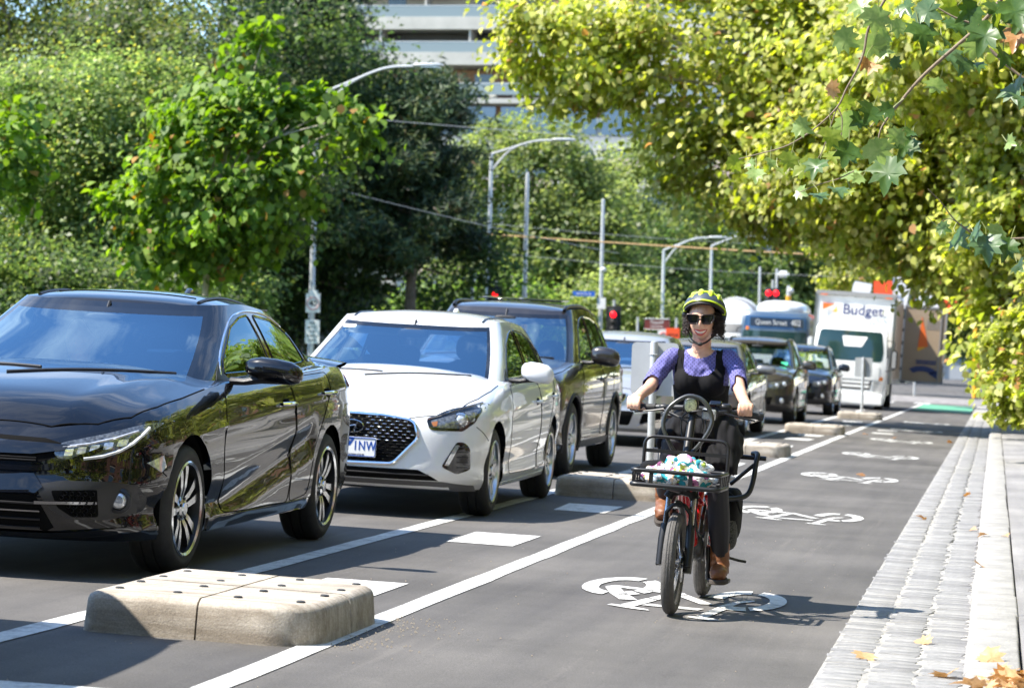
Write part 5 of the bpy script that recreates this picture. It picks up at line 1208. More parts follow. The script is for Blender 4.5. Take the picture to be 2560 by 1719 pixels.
pw = thing('pouch', 'small black pouch beside the cloth in the front rack', 'bag', (BX, BY, BZ), (0, .05, -.03)); mb = MB(); mb.ball((-.13, .04, .70), (.075, .06, .035), 14, 8, .7, rot=(0, -.1, .2)); mb.build('pouch_body', 'black_cloth', pw)

# ---------------------------------------------------------------- the rider (unleaned; own x offsets)
rider = thing('person', 'smiling cyclist in lime helmet, sunglasses, blue dotted top and black pinafore', 'person', (BX, BY, BZ))
CX = .035
def arm(side):
    if side < 0: return [(-.105, .765, 1.245), (-.15, .735, 1.20), (-.185, .68, 1.14), (-.205, .625, 1.088), (-.225, .53, 1.062), (-.238, .455, 1.040)]
    return [(.175, .765, 1.245), (.215, .735, 1.20), (.235, .68, 1.145), (.248, .625, 1.095), (.272, .53, 1.055), (.296, .455, 1.022)]
TORSO = [(.80, CX, .875, .150, .12), (.86, CX, .87, .158, .125), (.93, CX, .855, .142, .11), (1.0, CX, .835, .125, .098), (1.07, CX, .815, .130, .102), (1.13, CX, .80, .138, .10), (1.19, CX, .79, .143, .09), (1.235, CX, .785, .142, .072), (1.262, CX, .783, .115, .062), (1.285, CX, .78, .072, .056)]
def torso(mb, g, top=99, bust=True):
    loft(mb, [(z, x, y, a + g, b + g) for z, x, y, a, b in TORSO if z <= top], 28)
    if bust:
        for s_ in (-1, 1): mb.ball((CX + s_ * .062, .735, 1.118), (.066 + g, .062 + g, .066 + g), 16, 12)
body = MB(); torso(body, 0)
body.tube(spline([(CX, .785, 1.25), (CX + .002, .77, 1.30), (CX + .008, .735, 1.36), (CX + .008, .72, 1.40)], 4), .049, 16)
HX, HY, HZ = .045, .705, 1.432
def headpt(th, ph):
    x, y, z = math.cos(th) * math.cos(ph), math.cos(th) * math.sin(ph), math.sin(th)     # y<0 faces the road ahead
    X, Y, Z = x * .0715, y * .094, z * .113
    if Z < -.02: k = min(1, (-.02 - Z) / .095); X *= 1 - .40 * k ** 1.3; Y = Y * (1 - .12 * k) - .014 * k if Y < 0 else Y * (1 - .35 * k)
    if Y < 0:
        f = -y; X0, Z0 = X, Z; G_ = lambda cx, cz, sx, sz: math.exp(-((X0 - cx) / sx) ** 2 - ((Z0 - cz) / sz) ** 2)
        Y -= f * (.019 * G_(0, -.022, .0105, .017) + .010 * G_(0, .0, .008, .018) + .006 * G_(.011, -.029, .007, .008) + .006 * G_(-.011, -.029, .007, .008))
        Y -= f * (.009 * G_(.036, -.028, .020, .018) + .009 * G_(-.036, -.028, .020, .018) + .009 * G_(0, -.100, .022, .014) + .004 * G_(0, .045, .045, .012))
        Y += f * (.010 * G_(.030, .006, .017, .012) + .010 * G_(-.030, .006, .017, .012) + .004 * G_(0, -.080, .03, .007))
    return (HX + X, HY + Y, HZ + Z)
G = [[headpt(-PI / 2 + PI * i / 56, 2 * PI * j / 72) for j in range(72)] for i in range(57)]
head_bvh = BVHTree.FromPolygons([Vector(p) for r_ in G for p in r_], [(i * 72 + j, i * 72 + (j + 1) % 72, (i + 1) * 72 + (j + 1) % 72, (i + 1) * 72 + j) for i in range(56) for j in range(72)])
body.grid(G, wrap=True)
for s_ in (-1, 1): body.ball((HX + s_ * .070, HY + .012, HZ - .004), (.011, .022, .030), 10, 8)
for s_ in (-1, 1):
    A = arm(s_); body.tube(spline(A, 4), [.043 - .017 * (i / 20) ** .9 for i in range(21)], 14)
    hx_, hy_, hz_ = (-.248, .372, .990 + .012) if s_ < 0 else (.307, .372, .972 + .010)   # grip centre under the hand
    wr = Vector(A[-1]); sw = .30 * s_                                                    # the grip sweeps back outwards
    ax_ = Vector((1, .42 * s_ * 1.0, -.03)).normalized()
    kn = Vector((hx_, hy_ + .012, hz_ + .030))
    body.tube([wr, wr.lerp(kn, .45) + Vector((0, 0, .004)), kn + Vector((0, .012, -.004))], [.025, .030, .028], 12, flat=.72)
    for f in range(4):
        o_ = ax_ * ((f - 1.5) * .0195); ln = (.92, 1.02, 1.0, .86)[f if s_ > 0 else 3 - f]
        base = Vector((hx_, hy_, hz_)) + o_
        body.tube(spline([base + Vector((0, .036, .024)), base + Vector((0, .006, .032)), base + Vector((0, -.024 * ln, .022)), base + Vector((0, -.034 * ln, -.002)), base + Vector((0, -.020, -.024))], 3), [.0112, .0112, .0108, .0108, .0108, .0104, .0104, .0102, .0100, .0096, .0092, .0088, .0080], 8)
    inn = -s_
    body.tube(spline([Vector((hx_ + inn * .028, hy_ + .045, hz_ + .006)), Vector((hx_ + inn * .046, hy_ + .020, hz_ - .008)), Vector((hx_ + inn * .050, hy_ - .006, hz_ - .024)), Vector((hx_ + inn * .030, hy_ - .022, hz_ - .034))], 3), [.0125, .0125, .012, .012, .0115, .011, .0105, .0105, .010, .009], 8)
body.tube(spline([(.125, .87, .84), (.16, .70, .76), (.165, .515, .635), (.168, .56, .45), (.172, .615, .24), (.172, .625, .20)], 4), [.072 - .045 * i / 20 for i in range(21)], 12)
body.tube(spline([(-.055, .87, .84), (-.06, .66, .84), (-.058, .44, .80), (-.09, .55, .64), (-.112, .66, .52), (-.112, .665, .51)], 4), [.075 - .038 * i / 20 for i in range(21)], 12)
remesh(body, 'body', 'skin', rider, .0056, 3)
# clothes
top = MB(); torso(top, .006)
for s_ in (-1, 1):
    A = arm(s_)[:4]; P = spline([(CX + s_ * .115, .775, 1.225)] + A, 5); k = len(P); top.tube(P, [float(np.interp(i, [0, 4, 9, k], [.046, .048, .047, .043])) for i in range(k)], 16); e_ = P[-1]; 
fold = lambda p: .0014 * math.sin(p.z * 130 + p.x * 90 + 3 * math.sin(p.x * 60)) + .0010 * math.sin(p.x * 190 - p.z * 70)
def topcut(c):
    if ((c.x - CX) / .083) ** 2 + ((c.z - 1.318) / .078) ** 2 + ((c.y - .72) / .16) ** 2 < 1: return True
    return c.z < .95 or (c.x < -.15 and c.y < .627 + (.0)) or (c.x > .225 and c.y < .634)
top_o = remesh(top, 'dotted_top', 'blue_dotted', rider, .006, 4, cut=topcut, disp=fold)
top_bvh = BVHTree.FromPolygons([v.co.copy() for v in top_o.data.vertices], [tuple(f.vertices) for f in top_o.data.polygons])
dress = MB(); torso(dress, .013)
for P_, rad in (([(CX + .075, .87, .865), (.145, .72, .80), (.165, .56, .70), (.168, .50, .655)], [.125, .115, .098, .085]), ([(CX - .075, .87, .865), (-.045, .68, .86), (-.055, .50, .83), (-.056, .435, .80)], [.120, .108, .092, .080]), ([(CX, .80, .93), (CX + .02, .68, .85), (CX + .025, .56, .79)], [.11, .11, .085])):
    q_ = spline(P_, 5); k = len(q_); dress.tube(q_, [float(np.interp(i, np.linspace(0, k - 1, len(rad)), rad)) for i in range(k)], 18)
dress.ball((.19, .78, .80), (.075, .14, .10), 16, 10)
def dresscut(c):
    dx = abs(c.x - CX)
    if c.z > 1.10 and dx > .128 - .03 * max(0, 1.16 - c.z) + .0: return True
    if c.y < .80 and c.z > 1.145 and ((dx / .086) ** 2 < 1) and c.z > 1.150 + .055 * (dx / .086) ** 4 * .9: return True
    if c.y < .80 and c.z > 1.12 and (dx / .098) ** 2 + ((c.z - 1.245) / .098) ** 2 < 1: return True
    if c.y >= .80 and c.z > 1.25 and dx < .075: return True
    if c.y < .49 and c.z < .78 and c.x < .06: return True
    return c.z < .68 + .10 * max(0, min(1, (.12 - c.x) / .12)) and c.y < .70 and c.x > .02 and c.z < .66
def dfold(p):
    w_ = 1 if p.z < .96 else .22
    return w_ * (.0042 * math.sin(p.x * 95 + 14 * p.y + 3 * math.sin(p.z * 24)) + .0016 * math.sin(p.z * 90 + p.x * 60 - p.y * 40) + .0016 * math.sin(p.x * 210 + p.z * 30))
remesh(dress, 'pinafore', 'black_cloth', rider, .0065, 4, cut=dresscut, disp=dfold)
for s_ in (-1, 1):
    stp = MB(); rows = []
    for i in range(15):
        t = i / 14; ang = R(-25 + 150 * t); o_ = Vector((0, .80 - .0, 1.17)); row = []
        for j in range(5):
            x = CX + s_ * (.104 - .006 * math.sin(PI * t)) + (j - 2) * .0088; d = Vector((0, -math.cos(ang), math.sin(ang))); st = Vector((x, .80, 1.17)) + d * .4
            h = top_bvh.ray_cast(st, -d); q = h[0] if h[0] is not None else Vector((x, .80, 1.17)) + d * .09
            row.append(q + d * (.006 if j in (1, 2, 3) else .001))
        rows.append(row)
    stp.grid(rows); stp.build('strap', 'black_cloth', rider, fix=False, angle=180)
tg = MB()
tg.tube(spline([(.125, .87, .84), (.16, .70, .76), (.165, .505, .635), (.168, .55, .45), (.172, .61, .28), (.172, .624, .19)], 4), [.082, .082, .081, .08, .078, .075, .071, .065, .058, .054, .054, .056, .057, .056, .053, .048, .044, .041, .040, .040, .040], 14)
tg.tube(spline([(-.055, .87, .84), (-.06, .66, .84), (-.058, .43, .80), (-.09, .55, .64), (-.112, .66, .52), (-.112, .665, .51)], 4), [.082, .082, .081, .08, .078, .075, .071, .066, .060, .056, .057, .061, .062, .060, .056, .050, .046, .043, .042, .042, .042], 14)
remesh(tg, 'tights', 'tights', rider, .006, 3)
def boot(x, y, z, pitch):
    b = sub('boot', rider, (x, y, z), (pitch, 0, .06)); m_ = MB()
    m_.tube([(0, .024, .185), (0, .024, .12), (0, .028, .06), (0, .03, .03)], [.051, .049, .050, .046], 16)
    m_.tube(spline([(0, .075, .040), (0, .03, .045), (0, -.04, .045), (0, -.10, .038), (0, -.135, .030), (0, -.15, .026)], 4), [.034, .038, .041, .043, .044, .045, .045, .045, .045, .045, .045, .045, .044, .043, .041, .038, .036, .033, .030, .027, .024], 16, flat=.86)
    remesh(m_, 'boot_upper', 'boot_leather', b, .005, 5, cut=lambda c: c.z < .006 or c.z > .182, disp=lambda p: .0015 * math.sin(p.z * 160 + p.y * 60))
    s_ = MB(); ol = [(.040 * math.sin(a) * (1.05 if math.cos(a) < 0 else .9), -.035 - .125 * -math.cos(a) * -1) for a in []]
    pts = fillet([(-.034, .105), (.034, .105), (.040, .02), (.048, -.10), (.030, -.178), (-.030, -.178), (-.048, -.10), (-.040, .02)], .03, 3); s_.prism(pts, -.014, .010, 'z'); s_.build('boot_sole', 'sole', b, bevel=.004); return b
boot(.172, .60, .128, 0); boot(-.118, .64, .455, .30)
# hair: dark curls gathered under the helmet
hb_ = MB(); hb_.ball((HX + .008, HY + .055, HZ - .008), (.083, .080, .094), 20, 14)
hr = MB(); rh = random.Random(5)
for i in range(640):
    a = rh.uniform(-.62, PI + .62); side = math.cos(a); back = math.sin(a)
    if rh.random() < .12: a = rh.choice([-.72, PI + .72]) + rh.uniform(-.1, .1); side, back = math.cos(a), math.sin(a)
    z0 = HZ + rh.uniform(-.03, .045); ln = rh.uniform(.030, .072) * (1.15 if side > 0 else .85); r0 = rh.uniform(.068, .090)
    p0 = Vector((HX + .006 + side * r0, HY + .020 + back * r0 * 1.05, z0)); out = Vector((side, back, 0)); ph = rh.uniform(0, 6.3); cr_ = rh.uniform(.004, .012); tn = rh.choice((-1, 1)) * rh.uniform(2.2, 3.6)
    P = []
    for j in range(15):
        t = j / 14; c_ = p0 + Vector((0, 0, -ln * t)) + out * (.030 * t * (1.2 - .6 * t)) * rh.uniform(.9, 1.1)
        P.append(c_ + Vector((math.cos(ph + tn * 2 * PI * t) * cr_, math.sin(ph + tn * 2 * PI * t) * cr_, 0)))
    th_ = .0030 if i % 3 == 0 else .0016; hr.tube(P, [th_ * (1 - .55 * j / 14) for j in range(15)], 4 if i % 3 == 0 else 3, cap=False)
h0 = hb_.build('hair', 'hair', rider); tag(hr.build('curls', 'hair', h0, fix=False, angle=180), kind='stuff')
# helmet
hel = sub('helmet', rider, (HX + .010, HY + .010, HZ + .040), (R(-16), R(4), R(3)))
def HP(az, el, off=0.0): a, e = R(az), R(el); return Vector((math.sin(a) * math.cos(e) * (.104 + off), -math.cos(a) * math.cos(e) * (.132 + off), math.sin(e) * (.104 + off)))   # az 0 = forehead
def hpatch(mb, az0, az1, e0, e1, off, dep=.012, n=10, m_=4):
    e0f = e0 if callable(e0) else (lambda a: e0); e1f = e1 if callable(e1) else (lambda a: e1)
    out = [[HP(az0 + (az1 - az0) * i / n, e0f(az0 + (az1 - az0) * i / n) + (e1f(az0 + (az1 - az0) * i / n) - e0f(az0 + (az1 - az0) * i / n)) * j / m_, off) for i in range(n + 1)] for j in range(m_ + 1)]
    inn = [[HP(az0 + (az1 - az0) * i / n, e0f(az0 + (az1 - az0) * i / n) + (e1f(az0 + (az1 - az0) * i / n) - e0f(az0 + (az1 - az0) * i / n)) * j / m_, off - dep) for i in range(n + 1)] for j in range(m_ + 1)]
    mb.grid(out); mb.grid([r_[::-1] for r_ in inn]); mb.grid([out[0], inn[0]][::-1]); mb.grid([out[-1], inn[-1]]); mb.grid([[r_[0] for r_ in out], [r_[0] for r_ in inn]]); mb.grid([[r_[-1] for r_ in out], [r_[-1] for r_ in inn]][::-1])
mb = MB(); mb.grid([[HP(az, el, -.010) for az in range(0, 360, 12)] for el in (3, 10, 20, 35, 50, 65, 80, 89)], wrap=True); mb.build('helmet_liner', 'helmet_black', hel)
mb = MB(); hpatch(mb, -100, 100, lambda a: 4 - 20 * (abs(a) / 100) ** 2, lambda a: 12 - 14 * (abs(a) / 100) ** 2, .004, .016, 24); mb.build('helmet_rim', 'helmet_black', hel, fix=False)
mb = MB(); hpatch(mb, -78, 78, lambda a: 11 - 11 * (a / 78) ** 2, lambda a: 15 - 11 * (a / 78) ** 2, .010, .014, 22, 2); mb.build('helmet_edge', 'helmet_lime', hel, fix=False)
mb = MB(); hpatch(mb, -74, 74, lambda a: 15.5 - 11 * (a / 78) ** 2, lambda a: 36 - 16 * (a / 74) ** 2 + (4 if int((a + 90) // 17) % 2 else -2), .008, .014, 40, 4); mb.build('helmet_visor', 'helmet_slate', hel, fix=False)
for az in (-52, -18, 18, 52):
    q = MB(); 
    pts = []
    for i in range(15):
        e = 24 + (150 - 24) * i / 14; x = math.sin(R(az)) * .104 * .80; sc = math.sqrt(max(.05, 1 - (x / .110) ** 2)); pts.append(Vector((x * (1 - .12 * abs(math.cos(R(e)))), -math.cos(R(e)) * .130 * sc, math.sin(R(e)) * .110 * sc)))
    q.tube(pts, [.010] + [.0145] * 13 + [.010], 8, flat=.75); q.build('helmet_rib', 'helmet_lime', hel, fix=False, angle=60)
for e in (52, 88, 125):
    q = MB(); q.tube([Vector((math.sin(t) * .098, -math.cos(R(e)) * .126 * math.cos(t * .9), math.sin(R(e)) * .107 * math.cos(t * .93))) for t in [R(-68 + 136 * i / 14) for i in range(15)]], .0095, 8, flat=.8); q.build('helmet_rib', 'helmet_lime', hel, fix=False, angle=60)
for s_ in (-1, 1):
    mb = MB(); hpatch(mb, s_ * 72, s_ * 150, -8, 26, .006, .014, 12, 4); mb.build('helmet_side', 'helmet_lime', hel, fix=False)
    mb = MB(); hpatch(mb, s_ * 80, s_ * 140, -14, 2, .009, .014, 12, 3); mb.build('helmet_side_trim', 'helmet_slate', hel, fix=False)
mb = MB(); mb.tube(spline([(HX - .076, HY + .0, HZ + .03), (HX - .068, HY - .025, HZ - .05), (HX - .045, HY - .055, HZ - .098), (HX - .004, HY - .075, HZ - .120), (HX + .035, HY - .060, HZ - .106), (HX + .070, HY - .02, HZ - .06), (HX + .080, HY + .0, HZ + .02)], 6), .0075, 8, flat=.5); mb.tube([(HX - .01, HY - .078, HZ - .121), (HX - .05, HY - .07, HZ - .112), (HX - .062, HY - .065, HZ - .098)], [.009, .007, .004], 6, flat=.5); mb.ball((HX + .0, HY - .079, HZ - .121), (.014, .009, .011), 8, 6); mb.build('chin_strap', 'strap', rider)
def fy(x, z):                                           # front of the face at a point
    h = head_bvh.ray_cast(Vector((x, -1, z)), Vector((0, 1, 0))); return h[0].y if h[0] is not None else HY
sg_ = sub('sunglasses', rider)
for s_ in (-1, 1):
    cx_, cz_ = HX + s_ * .036, HZ + .006
    shp = fillet([(-.028, -.010), (-.022, -.025), (.016, -.026), (.030, -.008), (.036, .023), (-.029, .018)], .010, 3)
    f3 = lambda a, b, o_: Vector((cx_ + s_ * a, fy(HX, HZ + .008) - .002 + 3.6 * max(0, s_ * (cx_ - HX) + a - .012) ** 2 - o_, cz_ + b))
    mb = MB(); n = len(shp); mb.add([f3(a, b, 0) for a, b in shp] + [f3(0, 0, .003)], [(i, (i + 1) % n, n) for i in range(n)]); mb.build('sunglass_lens', 'lens_dark', sg_, angle=180)
    mb = MB(); mb.tube([f3(a, b, .001) for a, b in shp], .0036, 7, closed=True); mb.tube([f3(.030, .018, 0), (HX + s_ * .072, HY - .055, HZ + .022), (HX + s_ * .076, HY + .01, HZ + .018)], .0038, 6); mb.build('sunglass_frame', 'tortoise', sg_, angle=180)
mb = MB(); mb.tube([(HX - .010, fy(HX, HZ + .012) - .006, HZ + .016), (HX, fy(HX, HZ + .012) - .008, HZ + .018), (HX + .010, fy(HX, HZ + .012) - .006, HZ + .016)], .0034, 6); mb.build('sunglass_bridge', 'tortoise', sg_)
# mouth: smiling lips with the upper teeth showing
def mp3(x, z, o_): return Vector((HX + x, fy(HX + x, HZ + z) - o_, HZ + z))
N_ = 13; up, lo = [], []
for i in range(N_):
    t = -1 + 2 * i / (N_ - 1); x = t * .034; zc = -.0600 + .0125 * t * t
    up.append((x, zc + .0070 * (1 - t * t) ** .6 - .0012 * math.exp(-(t / .15) ** 2))); lo.append((x, zc - .0135 * (1 - t * t) ** .8))
mb = MB(); mb.grid([[mp3(x, z, .002) for x, z in up], [mp3(x, z * .5 + z2 * .5, .003) for (x, z), (_, z2) in zip(up, lo)], [mp3(x, z, .001) for x, z in lo]]); mo = mb.build('teeth', 'teeth', rider, angle=180)
mb = MB(); mb.tube([mp3(x, z, .002) for x, z in up], [.0014 + .0028 * math.sin(PI * i / (N_ - 1)) for i in range(N_)], 6); mb.tube([mp3(x, z, .002) for x, z in lo], [.0014 + .0042 * math.sin(PI * i / (N_ - 1)) for i in range(N_)], 6); mb.build('lips', 'lip', rider, angle=180)
mb = MB(); mb.tube([mp3(x, z2 * .62 + z * .38, .0022) for (x, z), (_, z2) in zip(up, lo)], .0007, 4); mb.build('teeth_line', 'lip', mo)

# ---------------------------------------------------------------- driver of the black sedan (moves with nothing else: sits inside the car)
drv = thing('person', 'driver in a pale grey shirt behind the windscreen of the black sedan', 'person', sedan_root.matrix_world @ Vector((0, 0, 0)) if False else tuple(Vector(sedan_root.location)), tuple(sedan_root.rotation_euler), scale=1.02)
mb = MB(); hx, hy, hz = -.27, 2.36, 1.13
mb.ball((hx, hy, hz), (.075, .098, .115), 20, 16); mb.ball((hx, hy - .02, hz - .075), (.055, .068, .05), 14, 10); mb.ball((hx + .01, hy - .098, hz - .015), (.014, .02, .022), 8, 6); mb.ball((hx - .076, hy + .01, hz - .01), (.012, .022, .03), 8, 6); mb.ball((hx + .076, hy + .01, hz - .01), (.012, .022, .03), 8, 6)
mb.tube([(hx, hy + .02, hz - .06), (hx, hy + .04, hz - .20)], .056, 14); mb.ball((hx, hy + .05, hz - .36), (.20, .11, .18), 18, 12)
for s_ in (-1, 1): mb.tube(spline([(hx + s_ * .18, hy + .03, hz - .26), (hx + s_ * .24, hy - .10, hz - .42), (hx + s_ * .16 - .06, hy - .38, hz - .26)], 5), [.062] * 4 + [.052] * 4 + [.04] * 3, 12); mb.ball((hx + s_ * .16 - .06, hy - .42, hz - .23), (.045, .04, .035), 10, 8)
remesh(mb, 'body', 'skin', drv, .008, 3)
mb = MB(); mb.ball((hx, hy + .05, hz - .37), (.212, .122, .19), 18, 12)
for s_ in (-1, 1): mb.tube([(hx + s_ * .13, hy + .04, hz - .24), (hx + s_ * .19, hy + .02, hz - .28), (hx + s_ * .225, hy - .06, hz - .37)], [.075, .073, .068], 12)
mb.tube([(hx, hy + .04, hz - .24), (hx, hy + .035, hz - .185)], [.10, .066], 14)
pbr('shirt_grey', (.62, .63, .64), .85)
remesh(mb, 'shirt', 'shirt_grey', drv, .009, 4)
pbr('shirt_grey', (.62, .63, .64), .85)
mb = MB(); mb.ball((hx, hy + .022, hz + .045), (.080, .092, .078), 16, 10); mb.build('hair', 'hair', drv)
# ================================================================ truck, bus, mixer
pbr('truck_white', (.86, .86, .84), .35, coat=.4, var=.04, scale=2); pbr('truck_grey', (.30, .30, .30), .5); pbr('budget_orange', (.80, .16, .03), .5); pbr('budget_gold', (.80, .42, .05), .5); pbr('budget_navy', (.03, .05, .16), .5)
pbr('bus_blue', (.10, .14, .19), .25, coat=.6); pbr('facade_glass_bus', (.03, .08, .18), .1, coat=.5); pbr('bus_white', (.78, .79, .80), .3, coat=.5); pbr('bus_teal', (.06, .25, .32), .3, coat=.5); pbr('sign_amber_led', (.55, .60, .62), .5)
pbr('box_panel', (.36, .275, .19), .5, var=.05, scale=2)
TL = .050
tx, ty = -4.32, 76.8
truck = thing('box_truck', 'white rental box truck with its rear door swung open, behind the navy car', 'truck', (tx, ty, gz(tx) + .02), (0, TL, 0))
def rbox(name, mat, parent, c, d, bev=.03, rot=None, bseg=2, angle=40):
    mb = MB(); mb.box(c, d, rot); return mb.build(name, mat, parent, bevel=bev, bseg=bseg, angle=angle)
def zc(z): return float(np.interp(z, [.37, .63, 1.25, 2.0, 2.16], [.13, .47, 1.40, 2.28, 2.46]))
# cab: x half .95, front y=0
cab = MB(); G = []
for z, yf, wd in ((.42, .06, .92), (.62, .0, .95), (1.0, .0, .965), (1.22, .02, .965), (1.75, .14, .93), (2.05, .24, .90), (2.16, .36, .84)):
    z = zc(z); wd *= 1.13
    G.append([(x * wd, yf + (.10 * abs(x) ** 4), z) for x in np.linspace(-1, 1, 17)] + [(wd, 1.45, z), (-wd, 1.45, z)])
cab.grid(G, wrap=True); k = 19; cab.f.append(tuple((len(G) - 1) * k + i for i in range(k))); cab.m.append(0); cab.f.append(tuple(range(k))[::-1]); cab.m.append(0)
cab.build('cab', 'truck_white', truck, angle=40)
class Flat:                                            # front of the cab as a height field for patches
    bvh = BVHTree.FromPolygons([Vector(v) for v in cab.v], cab.f)
    hit = CarBody.hit; pt = CarBody.pt
fc = Flat()
def cp(name, mat, poly, off=.006, dep=.02, r=0, parent=truck): return patch(fc, 'y', [(x * 1.13, zc(z)) for x, z in poly], off, dep, r=r, g=.08).build(name, mat, parent, angle=40)
M['truck_glass'] = M['void']
cp('windscreen', 'truck_glass', [(-.84, 1.25), (.84, 1.25), (.87, 1.5), (.80, 2.0), (-.80, 2.0), (-.87, 1.5)], .008, .02, .10)
m, t_, b_ = newmat('truck_glass'); b_.inputs['Base Color'].default_value = (.02, .05, .05, 1); b_.inputs['Roughness'].default_value = .06; b_.inputs['Coat Weight'].default_value = .6
truck.children[-1].data.materials[0] = m
cp('windscreen_band', 'bus_teal', [(-.78, 1.93), (.78, 1.93), (.78, 1.985), (-.78, 1.985)], .012, .01)
cp('cab_opening', 'truck_white', [(-.16, 1.60), (.30, 1.60), (.44, 1.86), (-.22, 1.86)], .012, .01, .04)
cp('front_panel', 'truck_white', [(-.80, .90), (.80, .90), (.80, 1.16), (-.80, 1.16)], .014, .02, .03)
for z in (.76, .84): cp('grille_bar', 'truck_white', [(-.55, z - .025), (.55, z - .025), (.58, z + .025), (-.58, z + .025)], .03, .04, .01)
cp('grille', 'void', [(-.58, .70), (.58, .70), (.62, .88), (-.62, .88)], .004, .01, .02)
for sg in (1, -1): cp('headlight', 'lamp_glass', [(sg * .66, .66), (sg * .90, .68), (sg * .90, .86), (sg * .66, .88)][::sg], .012, .02, .03)
for sg in (1, -1): cp('indicator', 'amber', [(sg * .80, .89), (sg * .90, .89), (sg * .90, .96), (sg * .82, .96)][::sg], .012, .02, .01)
rbox('bumper', 'truck_white', truck, (0, -.02, .30), (2.14, .16, .34), .04)
cp('bumper_slot', 'void', [(-.16, .52), (.14, .52), (.14, .57), (-.16, .57)], .115, .02, .01)
for sg in (1, -1): cp('fog_lamp', 'lamp_glass', [(sg * .42, .50), (sg * .66, .50), (sg * .66, .57), (sg * .42, .57)][::sg], .115, .02, .01)
tp = MB(); tp.box((-.48, -.112, .34), (.37, .01, .135)); tp.build('number_plate', 'plate_white', truck)
lettering('plate_letters', '1DX 9KZ', .085, 'plate_blue', truck, (-.48, -.12, .34), sx=.8)
lettering('cab_badge', 'ISUZU', .09, 'truck_grey', truck, (-.50, -.03, .98))
# door shut line, side glass, steps, mirrors
for sg in (1, -1):
    rbox('cab_side_window', 'truck_glass', truck, (sg * 1.065, .72, 1.84), (.03, .78, .62), .03, (0, -sg * .09, 0)); truck.children[-1].data.materials[0] = m
    rbox('cab_door', 'truck_white', truck, (sg * 1.085, .70, 1.0), (.03, .95, .8), .03)
    rbox('mirror', 'truck_grey', truck, (sg * 1.30, .02, 1.50), (.20, .08, .56), .04)
    mb = MB(); mb.tube([(sg * 1.07, .1, 2.05), (sg * 1.29, .03, 2.02), (sg * 1.30, .03, 1.2), (sg * 1.07, .1, 1.15)], .014, 6); mb.build('mirror_arm', 'black_plastic', truck)
# box
bw, bz0, bz1, by0, by1 = 1.18, .78, 3.42, 1.62, 8.6
rbox('cargo_box', 'truck_white', truck, (0, (by0 + by1) / 2, (bz0 + bz1) / 2), (2 * bw - .04, by1 - by0, bz1 - bz0), .02)
rbox('box_roof_rim', 'truck_grey', truck, (0, by0 - .02, bz1 - .04), (2 * bw + .04, .10, .14), .02)
for sg in (1, -1):
    rbox('box_corner_post', 'silver_metal', truck, (sg * bw, by0, (bz0 + bz1) / 2), (.07, .08, bz1 - bz0), .015)
    rbox('side_panel', 'box_panel', truck, (sg * (bw - .01), (by0 + by1) / 2, (bz0 + bz1) / 2 + .02), (.03, by1 - by0 - .2, bz1 - bz0 - .25), .005)
    rbox('side_rail', 'truck_grey', truck, (sg * bw, (by0 + by1) / 2, bz0 + .05), (.06, by1 - by0, .12), .01)
    rbox('marker', 'budget_orange', truck, (sg * (bw - .22), by0 - .075, bz1 - .10), (.22, .02, .03), .004)
lettering('box_lettering', 'Budget', .43, 'budget_navy', truck, (.22, by0 - .055, 2.90), bold=.006)
tr = MB(); tr.prism([(-.98, 3.07), (-.62, 3.05), (-.98, 2.86)], -.012, 0, 'y', o=(0, by0 - .05, 0)); tr.build('logo_triangle', 'budget_orange', truck)
tr = MB(); tr.prism([(-.56, 3.02), (-.54, 2.82), (-.68, 2.82), (-.60, 2.92)], -.012, 0, 'y', o=(0, by0 - .05, 0)); tr.build('logo_triangle', 'budget_gold', truck)
# rear door folded right round, outside face towards us
dr = MB(); dr.box((bw + .72, by1 - .02, 2.08), (1.36, .05, 2.44)); dob = dr.build('rear_door', 'box_panel', truck, bevel=.01)
df = MB()
for c, d in (((bw + .72, by1 - .05, 3.30), (1.36, .03, .05)), ((bw + .72, by1 - .05, .88), (1.36, .03, .05)), ((bw + .06, by1 - .05, 2.08), (.05, .03, 2.44)), ((bw + 1.38, by1 - .05, 2.08), (.05, .03, 2.44)), ((bw + 1.22, by1 - .07, 2.08), (.03, .03, 2.5))): df.box(c, d)
df.build('door_frame', 'truck_grey', dob)
for z in (1.75, 1.15): rbox('door_latch', 'silver_metal', dob, (bw + 1.40, by1 - .08, z), (.07, .06, .18), .01)
pr = MB(); pr.prism([(bw + .60, 3.0), (bw + .86, 2.05), (bw + .52, 1.90)], -.006, 0, 'y', o=(0, by1 - .05, 0)); pr.build('door_print_triangle', 'budget_orange', dob)
pr = MB(); pr.prism([(bw + .50, 1.98), (bw + .82, 2.03), (bw + .54, 1.86)], -.008, 0, 'y', o=(0, by1 - .05, 0)); pr.build('door_print_tip', 'budget_gold', dob)
pr = MB(); pr.box((bw + .82, by1 - .055, 1.52), (.66, .006, .13)); pr.build('door_print_band', 'budget_navy', dob)
lettering('door_print_text', 'BUDGET.COM.AU', .085, 'box_panel', dob, (bw + .82, by1 - .062, 1.52))
for i in range(4):
    pr = MB(); pr.box((bw + .98, by1 - .053, 2.86 - i * .08), (.44, .004, .022)); pr.build('door_print_line', 'truck_grey', dob)
pr = MB(); pts_o = [(bw + .72 + .60 * math.cos(a), .98 + .42 * math.sin(a)) for a in [R(40 + 95 * i / 12) for i in range(13)]]; pts_i = [(bw + .72 + .40 * math.cos(a), .98 + .24 * math.sin(a)) for a in [R(40 + 95 * i / 12) for i in range(13)]]
for i in range(12): pr.prism([pts_o[i], pts_o[i + 1], pts_i[i + 1], pts_i[i]], -.006, 0, 'y', o=(0, by1 - .05, 0))
